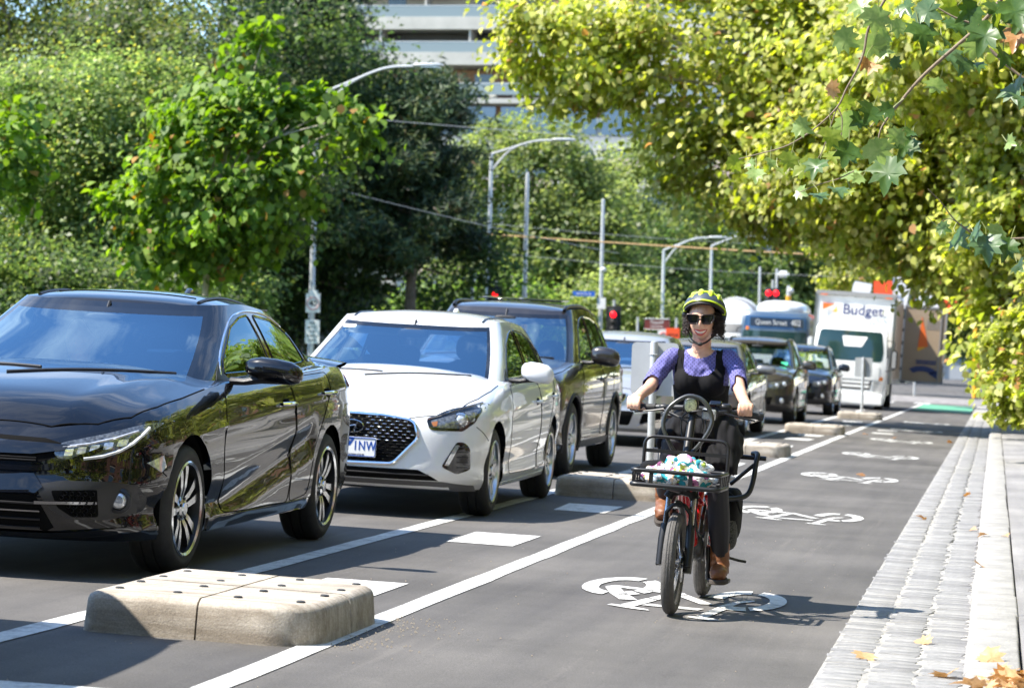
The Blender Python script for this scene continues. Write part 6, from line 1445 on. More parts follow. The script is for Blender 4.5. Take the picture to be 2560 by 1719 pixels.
pr.prism([(bw + .92, 1.16), (bw + 1.20, 1.28), (bw + 1.24, .98)], -.006, 0, 'y', o=(0, by1 - .05, 0)); pr.build('door_print_arrow', 'budget_navy', dob)
hs = MB()
for i in range(5): hs.box((bw + .02, by1 - .08, 1.05 + i * .42), (.05, .05, .30), mi=0)
hs.build('reflective_strip', ['plate_white'], truck)
rbox('chassis', 'black_plastic', truck, (0, 4.6, .60), (1.0, 7.6, .22), .02)
wheel_mesh('truck', .40, .24, .25, dict(n=6, legs=(1,), w0=.05, w1=.07, b0=0, b1=0, edge=0), 'truck_white')
for sg in (1, -1):
    for y in (.75, 6.4): add_wheel(truck, 'truck', (sg * .92, y, .40), sg)
    rbox('mudguard', 'black_plastic', truck, (sg * .92, .78, .86), (.30, 1.0, .08), .03)
    rbox('under_box', 'dark_metal', truck, (sg * .95, 3.4, .62), (.22, 1.6, .42), .03)

bx, by = -8.05, 95.0
bus = thing('city_bus', 'blue and white city bus with a destination display, left of the white truck', 'bus', (bx, by, .26), (0, .03, 0))
G = []
for z, yf, wd in ((.30, .1, 1.18), (.6, .0, 1.24), (1.2, .0, 1.25), (2.4, .06, 1.25), (2.95, .14, 1.23), (3.10, .26, 1.14)):
    G.append([(x * wd, yf + .16 * abs(x) ** 4, z) for x in np.linspace(-1, 1, 17)] + [(wd, 11.8, z), (-wd, 11.8, z)])
bb = MB(); bb.grid(G, wrap=True); k = 19; bb.f.append(tuple((len(G) - 1) * k + i for i in range(k))); bb.m.append(0); bb.build('body', 'bus_blue', bus, angle=40)
fc2 = Flat(); fc2.bvh = BVHTree.FromPolygons([Vector(v) for v in bb.v], bb.f)
def bp(name, mat, poly, off=.01, dep=.03, r=0): return patch(fc2, 'y', poly, off, dep, r=r, g=.12).build(name, mat, bus, angle=40)
bp('display_surround', 'facade_glass_bus', [(-1.15, 2.46), (1.15, 2.46), (1.10, 3.02), (-1.10, 3.02)], .012, .03, .04)
bp('destination_display', 'gloss_black', [(-.92, 2.54), (1.02, 2.54), (1.0, 2.86), (-.92, 2.86)], .022, .03, .03)
bp('windscreen', 'truck_glass', [(-1.18, 1.2), (1.18, 1.2), (1.17, 2.38), (-1.17, 2.38)], .012, .03, .08); bus.children[-1].data.materials[0] = m
bp('windscreen_divider', 'black_plastic', [(-.03, 1.2), (.03, 1.2), (.03, 2.38), (-.03, 2.38)], .02, .02)
bp('lower_front', 'bus_teal', [(-1.18, .75), (1.18, .75), (1.18, 1.15), (-1.18, 1.15)], .012, .03, .04)
bp('dash_panel', 'bus_white', [(-1.05, 1.22), (1.05, 1.22), (1.05, 1.52), (-1.05, 1.52)], .018, .02)
lettering('destination_text', 'Queen Street', .26, 'bus_white', bus, (-.14, .015, 2.69), sx=.8); lettering('route_number', '402', .30, 'bus_white', bus, (.76, .03, 2.70), sx=.8)
for sg in (1, -1):
    rbox('mirror', 'bus_white', bus, (sg * 1.34, -.22, 1.95), (.20, .12, .62), .05); q = MB(); q.tube([(sg * 1.2, .1, 2.5), (sg * 1.36, -.2, 2.4), (sg * 1.34, -.22, 2.2)], .02, 6); q.build('mirror_arm', 'black_plastic', bus)
    for i in range(6): rbox('side_window', 'truck_glass', bus, (sg * 1.245, 1.6 + i * 1.7, 1.85), (.03, 1.55, .95), .02); bus.children[-1].data.materials[0] = m
    for y in (2.2, 8.6): add_wheel(bus, 'truck', (sg * 1.05, y, .40), sg)
bp('marker_lamp', 'amber', [(-1.06, 2.40), (-.96, 2.40), (-.96, 2.52), (-1.06, 2.52)], .03, .02)
pod = MB(); pod.ball((.1, 2.6, 3.14), (.98, 2.2, .42), 20, 10, .7); pod.build('roof_pod', 'bus_white', bus)
mixer = thing('concrete_mixer', 'white concrete mixer truck between the cyclist helmet and the bus', 'truck', (-10.75, 104, .26), (0, .02, 0))
mb = MB(); mb.lathe([(.62, -.2), (.66, .0), (1.05, .9), (1.22, 2.2), (1.15, 3.2), (.75, 4.2), (.0, 4.25)], 24, 'y', (0, 1.9, 2.75)); mb.build('drum', 'bus_white', mixer)
mb = MB(); mb.lathe([(1.09, 1.0), (1.13, 1.04), (1.17, 1.5), (1.13, 1.54)], 24, 'y', (0, 1.9, 2.75), cap=False); mb.build('drum_stripe', 'truck_grey', mixer)
mb = MB(); mb.lathe([(.46, -.26), (.56, -.22), (.60, -.18)], 20, 'y', (0, 1.9, 2.8)); mb.build('drum_mouth', 'truck_grey', mixer)
rbox('cab', 'truck_white', mixer, (0, .8, 1.55), (2.2, 1.5, 1.7), .1); rbox('windscreen', 'truck_glass', mixer, (0, .06, 1.85), (1.9, .06, .70), .02); mixer.children[-1].data.materials[0] = m
rbox('chassis', 'dark_metal', mixer, (0, 3.6, .8), (1.2, 7, .3), .03); rbox('bumper', 'truck_white', mixer, (0, -.02, .65), (2.3, .2, .4), .05); rbox('grille', 'black_plastic', mixer, (0, .04, 1.15), (1.3, .05, .4), .02)
mb = MB(); mb.prism([(-.5, 2.2), (.5, 2.2), (.3, 1.7), (-.3, 1.7)], -.3, 0, 'y', o=(.2, 1.4, 1.1)); mb.build('chute', 'bus_white', mixer)
for sg in (1, -1):
    for y in (1.0, 5.0, 6.3): add_wheel(mixer, 'truck', (sg * .98, y, .40), sg)

# ================================================================ lamps, signals, signs, wires
pbr('lamp_grey', (.55, .56, .56), .45, .3, var=.1, scale=3); pbr('signal_black', (.012, .012, .013), .6); pbr('pole_yellow', (.75, .38, .02), .5); pbr('sign_white', (.78, .78, .77), .45); pbr('sign_red', (.62, .03, .03), .5); pbr('sign_ink', (.02, .02, .02), .6); pbr('sign_brown', (.17, .035, .03), .5); pbr('sign_blue', (.02, .12, .55), .5); pbr('sign_back', (.52, .54, .56), .5, .3, var=.06, scale=6); pbr('cone_orange', (.85, .09, .02), .6); pbr('rust_wire', (.62, .40, .18), .6); pbr('wire', (.32, .33, .34), .5); pbr('shelter_grey', (.16, .15, .13), .5)
G1 = .36
LG = 'street lamps along the far side of the road'
def lamp(label, x, y, h, reach, rise, r0=.10, twin=False, y1=0):
    t = thing('street_lamp', label, 'street lamp', (x, y, G1), group=LG); mb = MB(); mb.lathe([(r0 * 1.5, -.1), (r0 * 1.5, .9), (r0, 1.0), (r0 * .72, h)], 12); mb.build('pole', 'lamp_grey', t)
    for off, rr in ((0, 0), (-.75, .5)) if twin else ((0, 0),):
        mb = MB(); mb.tube(spline([(0, 0, h + off), (reach * .3, 0, h + rise * .42 - rr * .18), (reach * .68, 0, h + rise * .92), (reach, 0, h + rise)], 6), [.06, .055, .05, .05] + [.045] * 15, 7); mb.build('arm', 'lamp_grey', t)
    mb = MB(); mb.ball((reach + .42, 0, h + rise + .03), (.55, .20, .075), 14, 8, .75); hd = mb.build('lamp_head', 'lamp_grey', t); mb = MB(); mb.box((reach + .5, 0, h + rise - .04), (.6, .26, .02)); mb.build('lamp_cover', 'lamp_glass', hd)
    return t
lamp('nearest street lamp, its arm crossing in front of the pines', -22.75, 85, 9.75, 3.4, 1.0, .105, True)
mb = MB(); mb.tube([(0, 0, 4.72), (.95, 0, 4.70)], .03, 6); mb.tube([(0, 0, 6.15), (.35, 0, 6.15)], .05, 6)
lamp('street lamp with a double arm above the white hatchback and brown car', -21.8, 111, 9.95, 2.75, .62, .11, True)
lamp('far street lamp above the grey sign and silver car', -17.85, 140, 7.2, 2.5, .70, .11, True)
lamp('farthest street lamp, with a bare curved arm, just left of the helmet', -15.8, 145, 7.7, 2.2, .65, .10)
def pole(label, x, y, h, r=.075, yellow=0):
    t = thing('utility_pole', label, 'pole', (x, y, G1), group='bare poles by the intersection'); mb = MB(); mb.lathe([(r, max(yellow, -.1)), (r * .8, h), (0, h + .05)], 10); mb.build('pole', 'lamp_grey', t)
    if yellow: mb = MB(); mb.lathe([(r * 1.25, -.1), (r * 1.25, yellow)], 10); mb.build('yellow_base', 'pole_yellow', t)
    mb = MB(); mb.ball((.10, -.05, yellow + .25 if yellow else h * .62), (.14, .1, .13), 8, 6); mb.build('fitting', 'lamp_grey', t); return t
pole('bare grey pole with a yellow base, behind the open sunroof', -20.0, 110, 9.05, .10, 3.35)
pole('tall bare pole carrying the blue street sign and a red signal', -18.2, 120, 8.6, .10)
pole('pole at the left of the twin red signals, partly hidden by the bus', -10.9, 121, 5.6, .07)
pole('short yellow topped post behind the bus roof', -9.55, 121, 4.75, .10, 4.3)
pole('yellow post by the far footpath, right of the truck door', -.86, 110, 4.9, .085, 2.9)
pole('grey post in front of the far footpath, left of the shrub', -.20, 112, 6.0, .07)
def signal(label, p, n=3, lit=(0,), yaw=0.0, twin=False, mast=True, sc=1.0):
    t = thing('traffic_light', label, 'traffic light', tuple(p), (0, 0, yaw), 'traffic lights showing red', sc)
    if mast: mb = MB(); mb.lathe([(.055, -p[2] + G1 - .1), (.055, .6)], 10, 'z', (0, .16, 0)); mb.build('post', 'lamp_grey', t)
    for q in ((-.17, .17) if twin else (0,)):
        mb = MB(); mb.box((q, .06, -.30), (.34, .14, 1.06)); hb = mb.build('signal_housing', 'signal_black', t, bevel=.03)
        if not twin: mb = MB(); mb.box((0, .10, -.30), (.62, .02, 1.30)); mb.build('target_board', 'signal_black', t, bevel=.05)
        for i in range(n):
            mb = MB(); mb.lathe([(.125, -.012), (.10, -.035), (0, -.045)], 18, 'y', (q, 0, -i * .31)); l_ = mb.build('lens', 'red_lamp' if i == 0 else 'signal_black', hb)
            mb = MB(); mb.lathe([(.135, -.02), (.135, -.18)], 16, 'y', (q, .01, -i * .31), cap=False, a0=-.3, a1=PI + .3) if False else mb.tube([(q + .14 * math.cos(a), -.10, -i * .31 + .14 * math.sin(a)) for a in [PI * j / 10 for j in range(11)]], .02, 5); mb.build('visor', 'signal_black', hb)
    return t
signal('red traffic light on a black board above the brown car', (-20.15, 104, 4.02))
signal('red traffic light low on the tall pole right of the brown car roof', (-17.45, 119, 3.60), sc=1.12)
signal('pair of red traffic lights side by side behind the bus roof', (-10.05, 118, 4.70), twin=True)
cam_t = thing('camera_post', 'pale post with a white traffic camera above the brown car, left of the red light', 'camera post', (-21.9, 108, G1)); mb = MB(); mb.lathe([(.07, -.1), (.07, 4.4)], 10); mb.build('pole', 'lamp_grey', cam_t); rbox('camera_box', 'sign_white', cam_t, (0, 0, 4.45), (.26, .3, .5), .04); rbox('camera_head', 'sign_white', cam_t, (.35, 0, 4.5), (.34, .26, .26), .08)
cam_u = thing('camera_post', 'white traffic camera on a post above the twin red lights', 'camera post', (-10.2, 122, G1)); mb = MB(); mb.lathe([(.06, -.1), (.06, 5.6)], 10); mb.build('pole', 'lamp_grey', cam_u); rbox('camera_head', 'sign_white', cam_u, (.3, 0, 5.35), (.55, .3, .32), .1)
# speed sign on the first lamp's line
sg_t = thing('speed_sign', 'forty speed limit sign above a white plate, between black sedan and white hatchback', 'road sign', (-21.1, 79, G1)); mb = MB(); mb.lathe([(.05, -.1), (.05, 3.2)], 10, 'z', (0, .05, 0)); mb.build('pole', 'lamp_grey', sg_t)
rbox('sign_panel', 'sign_white', sg_t, (0, 0, 2.62), (.46, .02, .60), .0); mb = MB(); mb.prism(fillet(rect(-.15, .15, 2.92, 3.02), .05), -.01, .01, 'y'); mb.build('sign_top', 'sign_white', sg_t)
mb = MB(); mb.tube([(.19 * math.cos(a), -.014, 2.60 + .19 * math.sin(a)) for a in [2 * PI * i / 28 for i in range(28)]], .024, 6, closed=True, flat=.3); mb.build('sign_ring', 'sign_red', sg_t); lettering('sign_number', '40', .25, 'sign_ink', sg_t, (0, -.014, 2.60), bold=.006)
rbox('lower_plate', 'sign_white', sg_t, (0, 0, 1.72), (.46, .02, .74), .0)
for i, tx_ in enumerate(('8.00', 'AM TO', '9.30', 'SCHOOL', 'DAYS')): lettering('plate_text', tx_, .10, 'sign_ink', sg_t, (0, -.014, 1.99 - i * .135))
cone_t = thing('traffic_cone', 'orange cone behind the speed sign, above the sedan boot', 'cone', (-20.35, 80, G1), scale=1.7); mb = MB(); mb.lathe([(.15, .03), (.03, .72), (0, .74)], 14); mb.build('cone_body', 'cone_orange', cone_t); mb = MB(); mb.box((0, 0, .015), (.36, .36, .03)); mb.build('cone_base', 'black_plastic', cone_t)
ub = thing('street_name_sign', 'blue street name sign on the tall bare pole', 'road sign', (-18.95, 119.6, 4.55)); mb = MB(); mb.box((0, 0, 0), (1.05, .03, .24)); mb.build('sign_blade', 'sign_blue', ub); lettering('sign_text', 'Victoria St', .17, 'sign_white', ub, (0, -.02, 0))
wp_ = thing('sign_plate', 'small white plate on the tall bare pole above its red light', 'road sign', (-18.12, 119.7, 4.12)); rbox('sign_panel', 'sign_white', wp_, (0, 0, 0), (.42, .03, .55), .02)
br = thing('tourist_sign', 'brown tourist sign with a white and red plate beneath, above the silver sedan', 'road sign', (-15.8, 122, G1 + .1)); mb = MB()
for x in (-.8, .8): mb.tube([(x, .04, -.1), (x, .04, 2.7)], .05, 8)
mb.build('sign_legs', 'lamp_grey', br); br.scale = (1.15, 1.15, 1.15); rbox('sign_panel', 'sign_brown', br, (0, 0, 2.42), (1.05, .03, .42), .0); mb = MB(); mb.tube([(-.53, -.02, 2.20), (.53, -.02, 2.20), (.53, -.02, 2.64), (-.53, -.02, 2.64)], .018, 5, closed=True); mb.build('sign_border', 'sign_white', br); lettering('sign_text', 'Flagstaff', .17, 'sign_white', br, (0, -.02, 2.50)); lettering('sign_text', 'Gardens', .15, 'sign_white', br, (0, -.02, 2.33))
rbox('lower_plate', 'sign_white', br, (.28, -.01, 1.92), (.46, .03, .50), .0); mb = MB(); mb.tube([(.28 + .15 * math.cos(a), -.03, 1.92 + .15 * math.sin(a)) for a in [2 * PI * i / 20 for i in range(20)]], .022, 5, closed=True); mb.build('sign_ring', 'sign_red', br)
ob = thing('roadwork_sign', 'orange roadwork sign left of the cyclist head', 'road sign', (-13.8, 112, .27)); ob.scale = (1, 1, 1.45); rbox('sign_panel', 'cone_orange', ob, (0, 0, 1.62), (.60, .04, .42), .01); mb = MB(); mb.tube([(-.3, 0, 0), (-.3, 0, 1.45)], .03, 6); mb.tube([(.3, 0, 0), (.3, 0, 1.45)], .03, 6); mb.build('sign_legs', 'lamp_grey', ob); lettering('sign_text', 'DETOUR', .12, 'sign_ink', ob, (0, -.025, 1.62))
yb = thing('yellow_bollard', 'yellow topped post above the white hatchback roof', 'bollard', (-20.1, 92, G1)); mb = MB(); mb.lathe([(.09, -.1), (.09, 2.0)], 10); mb.build('post', 'shelter_grey', yb); mb = MB(); mb.lathe([(.13, 2.0), (.15, 2.1), (.15, 2.45), (.10, 2.56), (0, 2.58)], 12); mb.build('cap', 'pole_yellow', yb)
sh = thing('bus_shelter', 'dark glazed shelter between the pine trunk and the yellow topped post', 'shelter', (-20.9, 97, G1))
rbox('roof', 'shelter_grey', sh, (0, 0, 2.72), (1.5, 1.3, .14), .02)
for x in (-.68, .68): rbox('post', 'shelter_grey', sh, (x, -.5, 1.3), (.12, .12, 2.7), .01)
M['shelter_glass'] = M['void']; rbox('glass_panel', 'shelter_glass', sh, (0, -.48, 1.35), (1.2, .03, 2.4), .0); rbox('advert_panel', 'shelter_grey', sh, (-.40, -.50, 1.3), (.36, .05, 2.3), .01)
rbox('back_panel', 'shelter_grey', sh, (0, .5, 1.35), (1.3, .05, 2.5), .01)
pbr('shelter_glass', (.06, .07, .065), .1, coat=.5); [o for o in sh.children if o.name.startswith('glass_panel')][0].data.materials[0] = M['shelter_glass']
# the two plates seen from behind on the separators
def back_sign(label, x, y, h):
    t = thing('separator_sign', label, 'road sign', (x, y, gz(x) + .165), (0, .012, 0), 'sign plates seen from behind on the separators'); mb = MB(); mb.lathe([(.032, -.02), (.032, h), (.029, h + .012), (0, h + .018)], 14); mb.build('post', 'galvanised', t)
    mb = MB(); mb.prism(fillet(rect(-.20, .215, h - .46, h + .005), .05), .034, .042, 'y'); mb.build('sign_panel', 'sign_back', t)
    mb = MB()
    for z in (h - .10, h - .36): mb.tube([(.036 * math.cos(a), .036 * math.sin(a), z) for a in [2 * PI * i / 12 for i in range(12)]], .006, 5, closed=True)
    mb.build('clamp', 'galvanised', t); return t
back_sign('square grey sign seen from behind on a steel post, left of the cyclist', -2.96, 22.6, 1.185)
back_sign('far grey sign seen from behind, in front of the white truck', -3.13, 62.5, 1.30)
# overhead wires
def wire(label, a, b, r, mat, sag=.25):
    A, B = Vector(a), Vector(b); P = [A.lerp(B, i / 14) - Vector((0, 0, sag * 4 * (i / 14) * (1 - i / 14))) for i in range(15)]
    c = A.copy(); mb = MB(); mb.tube([p - c for p in P], r, 5); o = mb.build('overhead_wire', mat, None, tuple(c)); return tag(o, label, 'wire', 'overhead wires')
wire('thin overhead wire crossing in front of the pines at the first lamp', (-45, 82, 11.2), (8, 92, 8.2), .012, 'wire', .4)
wire('thin overhead wire from the lamp pole down across the dark pines', (-22.4, 84.9, 7.05), (-14.5, 100, 5.6), .012, 'wire', .1)
wire('pale yellow overhead cable above the far street lamps', (-24, 105, 6.7), (-6.5, 112, 6.15), .034, 'rust_wire', .05)
wire('dark overhead wire low in front of the distant trees', (-26, 130, 6.9), (-6, 130, 5.9), .011, 'wire', .2)
wire('dark overhead wire above the grey sign, among distant trees', (-26, 131, 8.4), (-6, 131, 7.4), .011, 'wire', .2)

# ================================================================ buildings
pbr('render_cream', (.55, .50, .44), .8, var=.08, scale=.4); pbr('render_white', (.46, .44, .40), .7, var=.15, scale=.5); pbr('facade_brown', (.30, .17, .10), .7, var=.15, scale=.8); pbr('balcony_glass', (.20, .24, .25), .12, coat=.4); pbr('facade_glass', (.06, .11, .18), .08, coat=.6); pbr('facade_dark', (.03, .033, .04), .4); pbr('render_pink', (.50, .38, .33), .8); pbr('brick_red', (.20, .10, .07), .85, var=.2, scale=2); pbr('office_grey', (.33, .34, .35), .6)
ap = thing('apartment_building', 'pale apartment block with long glazed balconies beyond the pines', 'building', (-40, 235, .3))
rbox('core', 'facade_dark', ap, (0, 8, 25), (64, 14, 50), .0)
for f, (z, wm) in enumerate(((18.4, 'facade_brown'), (21.6, 'facade_brown'), (24.8, 'facade_brown'), (28.6, 'facade_dark'), (31.9, 'render_cream'), (35.2, 'facade_dark'), (38.5, 'render_cream'), (41.8, 'facade_dark'), (45, 'render_cream'), (15, 'facade_brown'), (11.5, 'facade_brown'), (8, 'facade_brown'))):
    big = z in (28.6,)
    rbox('floor_slab', 'render_white', ap, (0, -.2, z + (.05 if big else 0)), (64, 4.4, 1.15 if z in (28.6, 31.9) else .45), .0)
    rbox('facade_wall', wm, ap, (0, 1.05, z + 1.7), (63, .3, 2.9), .0)
    rbox('balcony_rail', 'balcony_glass', ap, (0, -2.3, z + 1.05), (63.6, .06, 1.0), .0)
    rbox('hand_rail', 'lamp_grey', ap, (0, -2.3, z + 1.6), (63.8, .1, .08), .0)
    for i in range(15):
        x = -29 + i * 4.2
        if (f + i) % 3 != 2: rbox('window', 'facade_glass' if wm != 'facade_dark' else 'facade_dark', ap, (x + .8, .86, z + 1.6), (1.7, .1, 2.3), .0)
        if i % 2 == f % 2: rbox('privacy_screen', 'render_white', ap, (x, -.9, z + 1.5), (.18, 2.6, 2.6), .0)
        if (i * 7 + f * 5) % 4 == 1: rbox('balcony_chair', 'sign_white', ap, (x + 2.2, -1.6, z + .75), (.7, .6, .8), .1)
of = thing('office_building', 'low building with slanted blue windows beyond the pale green tree', 'building', (-33, 205, .3))
rbox('core', 'office_grey', of, (0, 6, 10), (30, 11, 20), .0)
for r_ in range(5):
    z = 5 + r_ * 3.4
    rbox('spandrel', 'render_pink' if r_ % 2 else 'office_grey', of, (0, .3, z), (30, .5, 1.0), .0)
    for i in range(11):
        x = -13.7 + i * 2.74
        rbox('window', 'facade_glass', of, (x, .35, z + 1.8), (2.3, .12, 2.2), .0, (.0, 0, 0))
for i in range(3): rbox('slanted_fin', 'render_white', of, (-1.5 + i * 3.4, -.4, 16.4), (.7, .5, 4.0), .0, (0, .28 * (-1) ** i, 0)); rbox('terrace_wall', 'render_pink', of, (4 + i * 4.2, -.3, 16.6 + .9 * (i % 2)), (3.4, .7, 1.5), .0)
tw = thing('tower_block', 'grey glass tower far beyond the plane trees', 'building', (-14, 420, .3)); rbox('core', 'office_grey', tw, (0, 8, 40), (46, 16, 80), .0)
for r_ in range(20):
    rbox('window_band', 'facade_glass', tw, (0, -.1, 4 + r_ * 3.8), (45, .2, 2.2), .0)
for i in range(12): rbox('mullion', 'office_grey', tw, (-21 + i * 3.8, -.25, 40), (.5, .2, 78), .0)
rb = thing('brick_building', 'red brick building along the footpath, mirrored in the sides of the cars', 'building', (13.5, 12, .12))
rbox('wall', 'brick_red', rb, (3.2, 40, 5.5), (6, 134, 11), .0)
for i in range(31):
    for z in (2.0, 5.6, 9.0): rbox('window', 'facade_glass', rb, (.16, -24 + i * 4.2, z), (.12, 1.8, 2.0), .0); rbox('window_sill', 'render_cream', rb, (.12, -24 + i * 4.2, z - 1.1), (.24, 2.1, .16), .0)
rbox('cornice', 'render_cream', rb, (.1, 40, 11.1), (.6, 134, .4), .0)
ob2 = thing('office_block', 'striped office block across the street behind the photographer', 'building', (-10, -46, 0)); rbox('core', 'render_cream', ob2, (0, -6, 14), (50, 12, 28), .0)
for i in range(13): rbox('dark_bay', 'facade_dark', ob2, (-22 + i * 3.7, .1, 13), (1.7, .3, 22), .0)
ob3 = thing('office_block', 'plain grey office block across the intersection behind the black sedan queue', 'building', (-46, -36, 0)); rbox('core', 'office_grey', ob3, (0, -6, 9), (22, 12, 18), .0)
for i in range(6): rbox('window_band', 'facade_dark', ob3, (0, .1, 2 + i * 2.8), (21, .3, 1.5), .0)
fb = thing('fuel_station_sign', 'white and orange banner signs above the truck roof, under the canopy', 'banner', (-4.2, 128, .3))
for i, (x, mt) in enumerate(((-2.4, 'sign_white'), (-1.3, 'cone_orange'), (-.5, 'sign_white'), (.9, 'sign_white'), (1.9, 'cone_orange'), (3.0, 'sign_white'), (3.9, 'cone_orange'), (4.8, 'sign_white'))):
    rbox('banner_panel', mt, fb, (x, rnd.uniform(-.2, .2), 4.7 + rnd.uniform(-.25, .25)), (.95, .06, 1.5), .05, (0, rnd.uniform(-.2, .2), 0))
mb = MB()
for x in (-2.5, .3, 4.6): mb.tube([(x, .3, -.2), (x, .3, 5.3)], .06, 8)
mb.build('banner_posts', 'lamp_grey', fb)
kt = thing('kiosk', 'white kiosk at the far footpath corner, behind the yellow post', 'kiosk', (-.2, 127, .1)); rbox('walls', 'sign_white', kt, (.6, 0, 1.2), (1.4, 1.4, 2.4), .03); rbox('roof', 'lamp_grey', kt, (.6, 0, 2.5), (1.7, 1.7, .16), .03); rbox('hatch', 'facade_dark', kt, (.6, -.71, 1.5), (.9, .03, .7), .0)
# ================================================================ vegetation
def at(px, py, Y):                                  # point seen at (px, py) of the 2560 x 1719 photograph at distance Y down the street
    d = _r * (px - 1280) - _u * (py - 859.5) + _f * 6500
    return Vector((0, 0, 1.25)) + d * (Y / d.y)
def on_ground(px, py, lift=0.0):
    d = _r * (px - 1280) - _u * (py - 859.5) + _f * 6500
    p = Vector((0, 0, 1.25))
    for X in (0,) * 1: pass
    t = -(1.25 - lift) / (d.z + FALL * d.x); q = p + d * t
    if q.x > -.1: t = (.12 + lift - 1.25) / d.z; q = p + d * t
    return q
leafmat('leaf', .58, .45); leafmat('leaf_near', .45, .6); leafmat('needles', .12, .6)
pbr('bark', (.16, .125, .095), .9, var=.4, scale=6, bump=.8, bscale=20)
pbr('plane_bark', (.42, .38, .31), .85, var=.35, scale=4, col2=(.24, .21, .16), bump=.4)
LEAF = {'quad': [(0, -.5), (.34, .02), (0, .5), (-.34, .02)],
        'hex': [(0, -.5), (.36, -.22), (.40, .14), (0, .54), (-.40, .14), (-.36, -.22)],
        'lobed': [(0, -.42), (.26, -.34), (.50, -.05), (.26, .04), (.30, .32), (.10, .22), (0, .54), (-.10, .22), (-.30, .32), (-.26, .04), (-.50, -.05), (-.26, -.34)],
        'blade': [(0, -.5), (.085, 0), (0, .5), (-.085, 0)]}
def leaf_mesh(name, P, Nn, D, size, tone, shape, mat):
    """one blade per row: centre P, normal Nn, pointing direction D"""
    n = len(P); sh = np.array(LEAF[shape]); k = len(sh)
    D = D - Nn * (D * Nn).sum(1, keepdims=True); D /= np.linalg.norm(D, axis=1, keepdims=True) + 1e-9
    S = np.cross(D, Nn); size = size[:, None, None]
    bend = (np.abs(sh[:, 0]) * .35)[None, :, None] - ((sh[:, 1] ** 2) * .3)[None, :, None]
    V = P[:, None, :] + size * (S[:, None, :] * sh[None, :, 0:1] + D[:, None, :] * sh[None, :, 1:2] + Nn[:, None, :] * bend)
    me = bpy.data.meshes.new(name); me.vertices.add(n * k); me.vertices.foreach_set('co', V.reshape(-1).astype(np.float32))
    me.loops.add(n * k); me.loops.foreach_set('vertex_index', np.arange(n * k, dtype=np.int32))
    me.polygons.add(n); me.polygons.foreach_set('loop_start', np.arange(0, n * k, k, dtype=np.int32))
    try: me.polygons.foreach_set('loop_total', np.full(n, k, dtype=np.int32))
    except Exception: pass
    a = me.attributes.new('tone', 'FLOAT_COLOR', 'POINT')
    col = np.ones((n, k, 4), np.float32); col[:, :, :3] = tone[:, None, :]; a.data.foreach_set('color', col.reshape(-1))
    me.materials.append(M[mat]); me.update(); me.validate(); return me
def unit(n):
    v = NR.normal(size=(n, 3)); return v / np.linalg.norm(v, axis=1, keepdims=True)
def tones(n, pal, wts, clump=None, jit=.22):
    pal = np.array(pal); i = NR.choice(len(pal), n, p=np.array(wts) / sum(wts)); t = pal[i] * (1 + NR.uniform(-jit, jit, (n, 1)))
    if clump is not None: t *= clump[:, None]
    return np.clip(t, .003, .9)
def crown(name, blobs, n, leaf, pal, wts, parent, shape='quad', mat='leaf', clump_r=.55, nclump=60, droop=.25, shell=.55, lean=None):
    """blobs: (centre, radii) lobes; clumps sit in the outer part of each lobe and leaves gather round the clumps, so gaps stay open"""
    vol = np.array([b[1][0] * b[1][1] * b[1][2] for b in blobs]) ** .75; vol /= vol.sum(); PP, NN = [], []; CL = []
    for (c, r), f in zip(blobs, vol):
        c = np.array(c); r = np.array(r); m = max(6, int(nclump * f)); u = unit(m); rad = NR.uniform(shell, 1.0, (m, 1)) ** .7
        cen = u * rad; k = max(10, int(n * f)); j = NR.integers(0, m, k); wj = NR.uniform(.5, 1.35, m)
        off = NR.normal(size=(k, 3)) * (clump_r * wj[j])[:, None] * np.array([1, 1, .62]); off[:, 2] -= np.abs(NR.normal(size=k)) * clump_r * droop
        p = c + cen[j] * r + off; PP.append(p); o = cen[j] / np.linalg.norm(cen[j], axis=1, keepdims=True); NN.append(o); CL.append(NR.uniform(.72, 1.25, m)[j])
    P = np.concatenate(PP); O = np.concatenate(NN); cl = np.concatenate(CL); k = len(P)
    keep = P[:, 2] > .45; P, O, cl = P[keep], O[keep], cl[keep]; k = len(P)
    Nn = O * .45 + np.array([-.30, -.13, .62]) + unit(k) * .72; Nn /= np.linalg.norm(Nn, axis=1, keepdims=True)
    D = O * .4 + np.array([0, 0, -droop * 2.2]) + unit(k) * .7
    me = leaf_mesh(name, P, Nn, D, leaf * NR.uniform(.65, 1.3, k), tones(k, pal, wts, cl), shape, mat)
    o = link(name, me, parent); return o
def limbs(parent, base, top, r0, tips, mat='bark', name='trunk'):
    mb = MB(); b, t = Vector(base), Vector(top)
    mid = b.lerp(t, .5) + Vector((rnd.uniform(-.15, .15), rnd.uniform(-.15, .15), 0))
    pts = spline([b, mid, t], 5); k = len(pts); mb.tube(pts, [r0 * (1.25 if i == 0 else 1 - .45 * i / k) for i in range(k)], 9)
    for tp in tips:
        s_ = b.lerp(t, rnd.uniform(.62, 1.0)); e = Vector(tp); m_ = s_.lerp(e, .5) + Vector((rnd.uniform(-.3, .3), rnd.uniform(-.3, .3), .25 * (e - s_).length * .5))
        pt = spline([s_, m_, e], 5); kk = len(pt); mb.tube(pt, [r0 * .42 * (1 - .8 * i / kk) for i in range(kk)], 6)
    return mb.build(name, mat, parent, fix=False, angle=80)
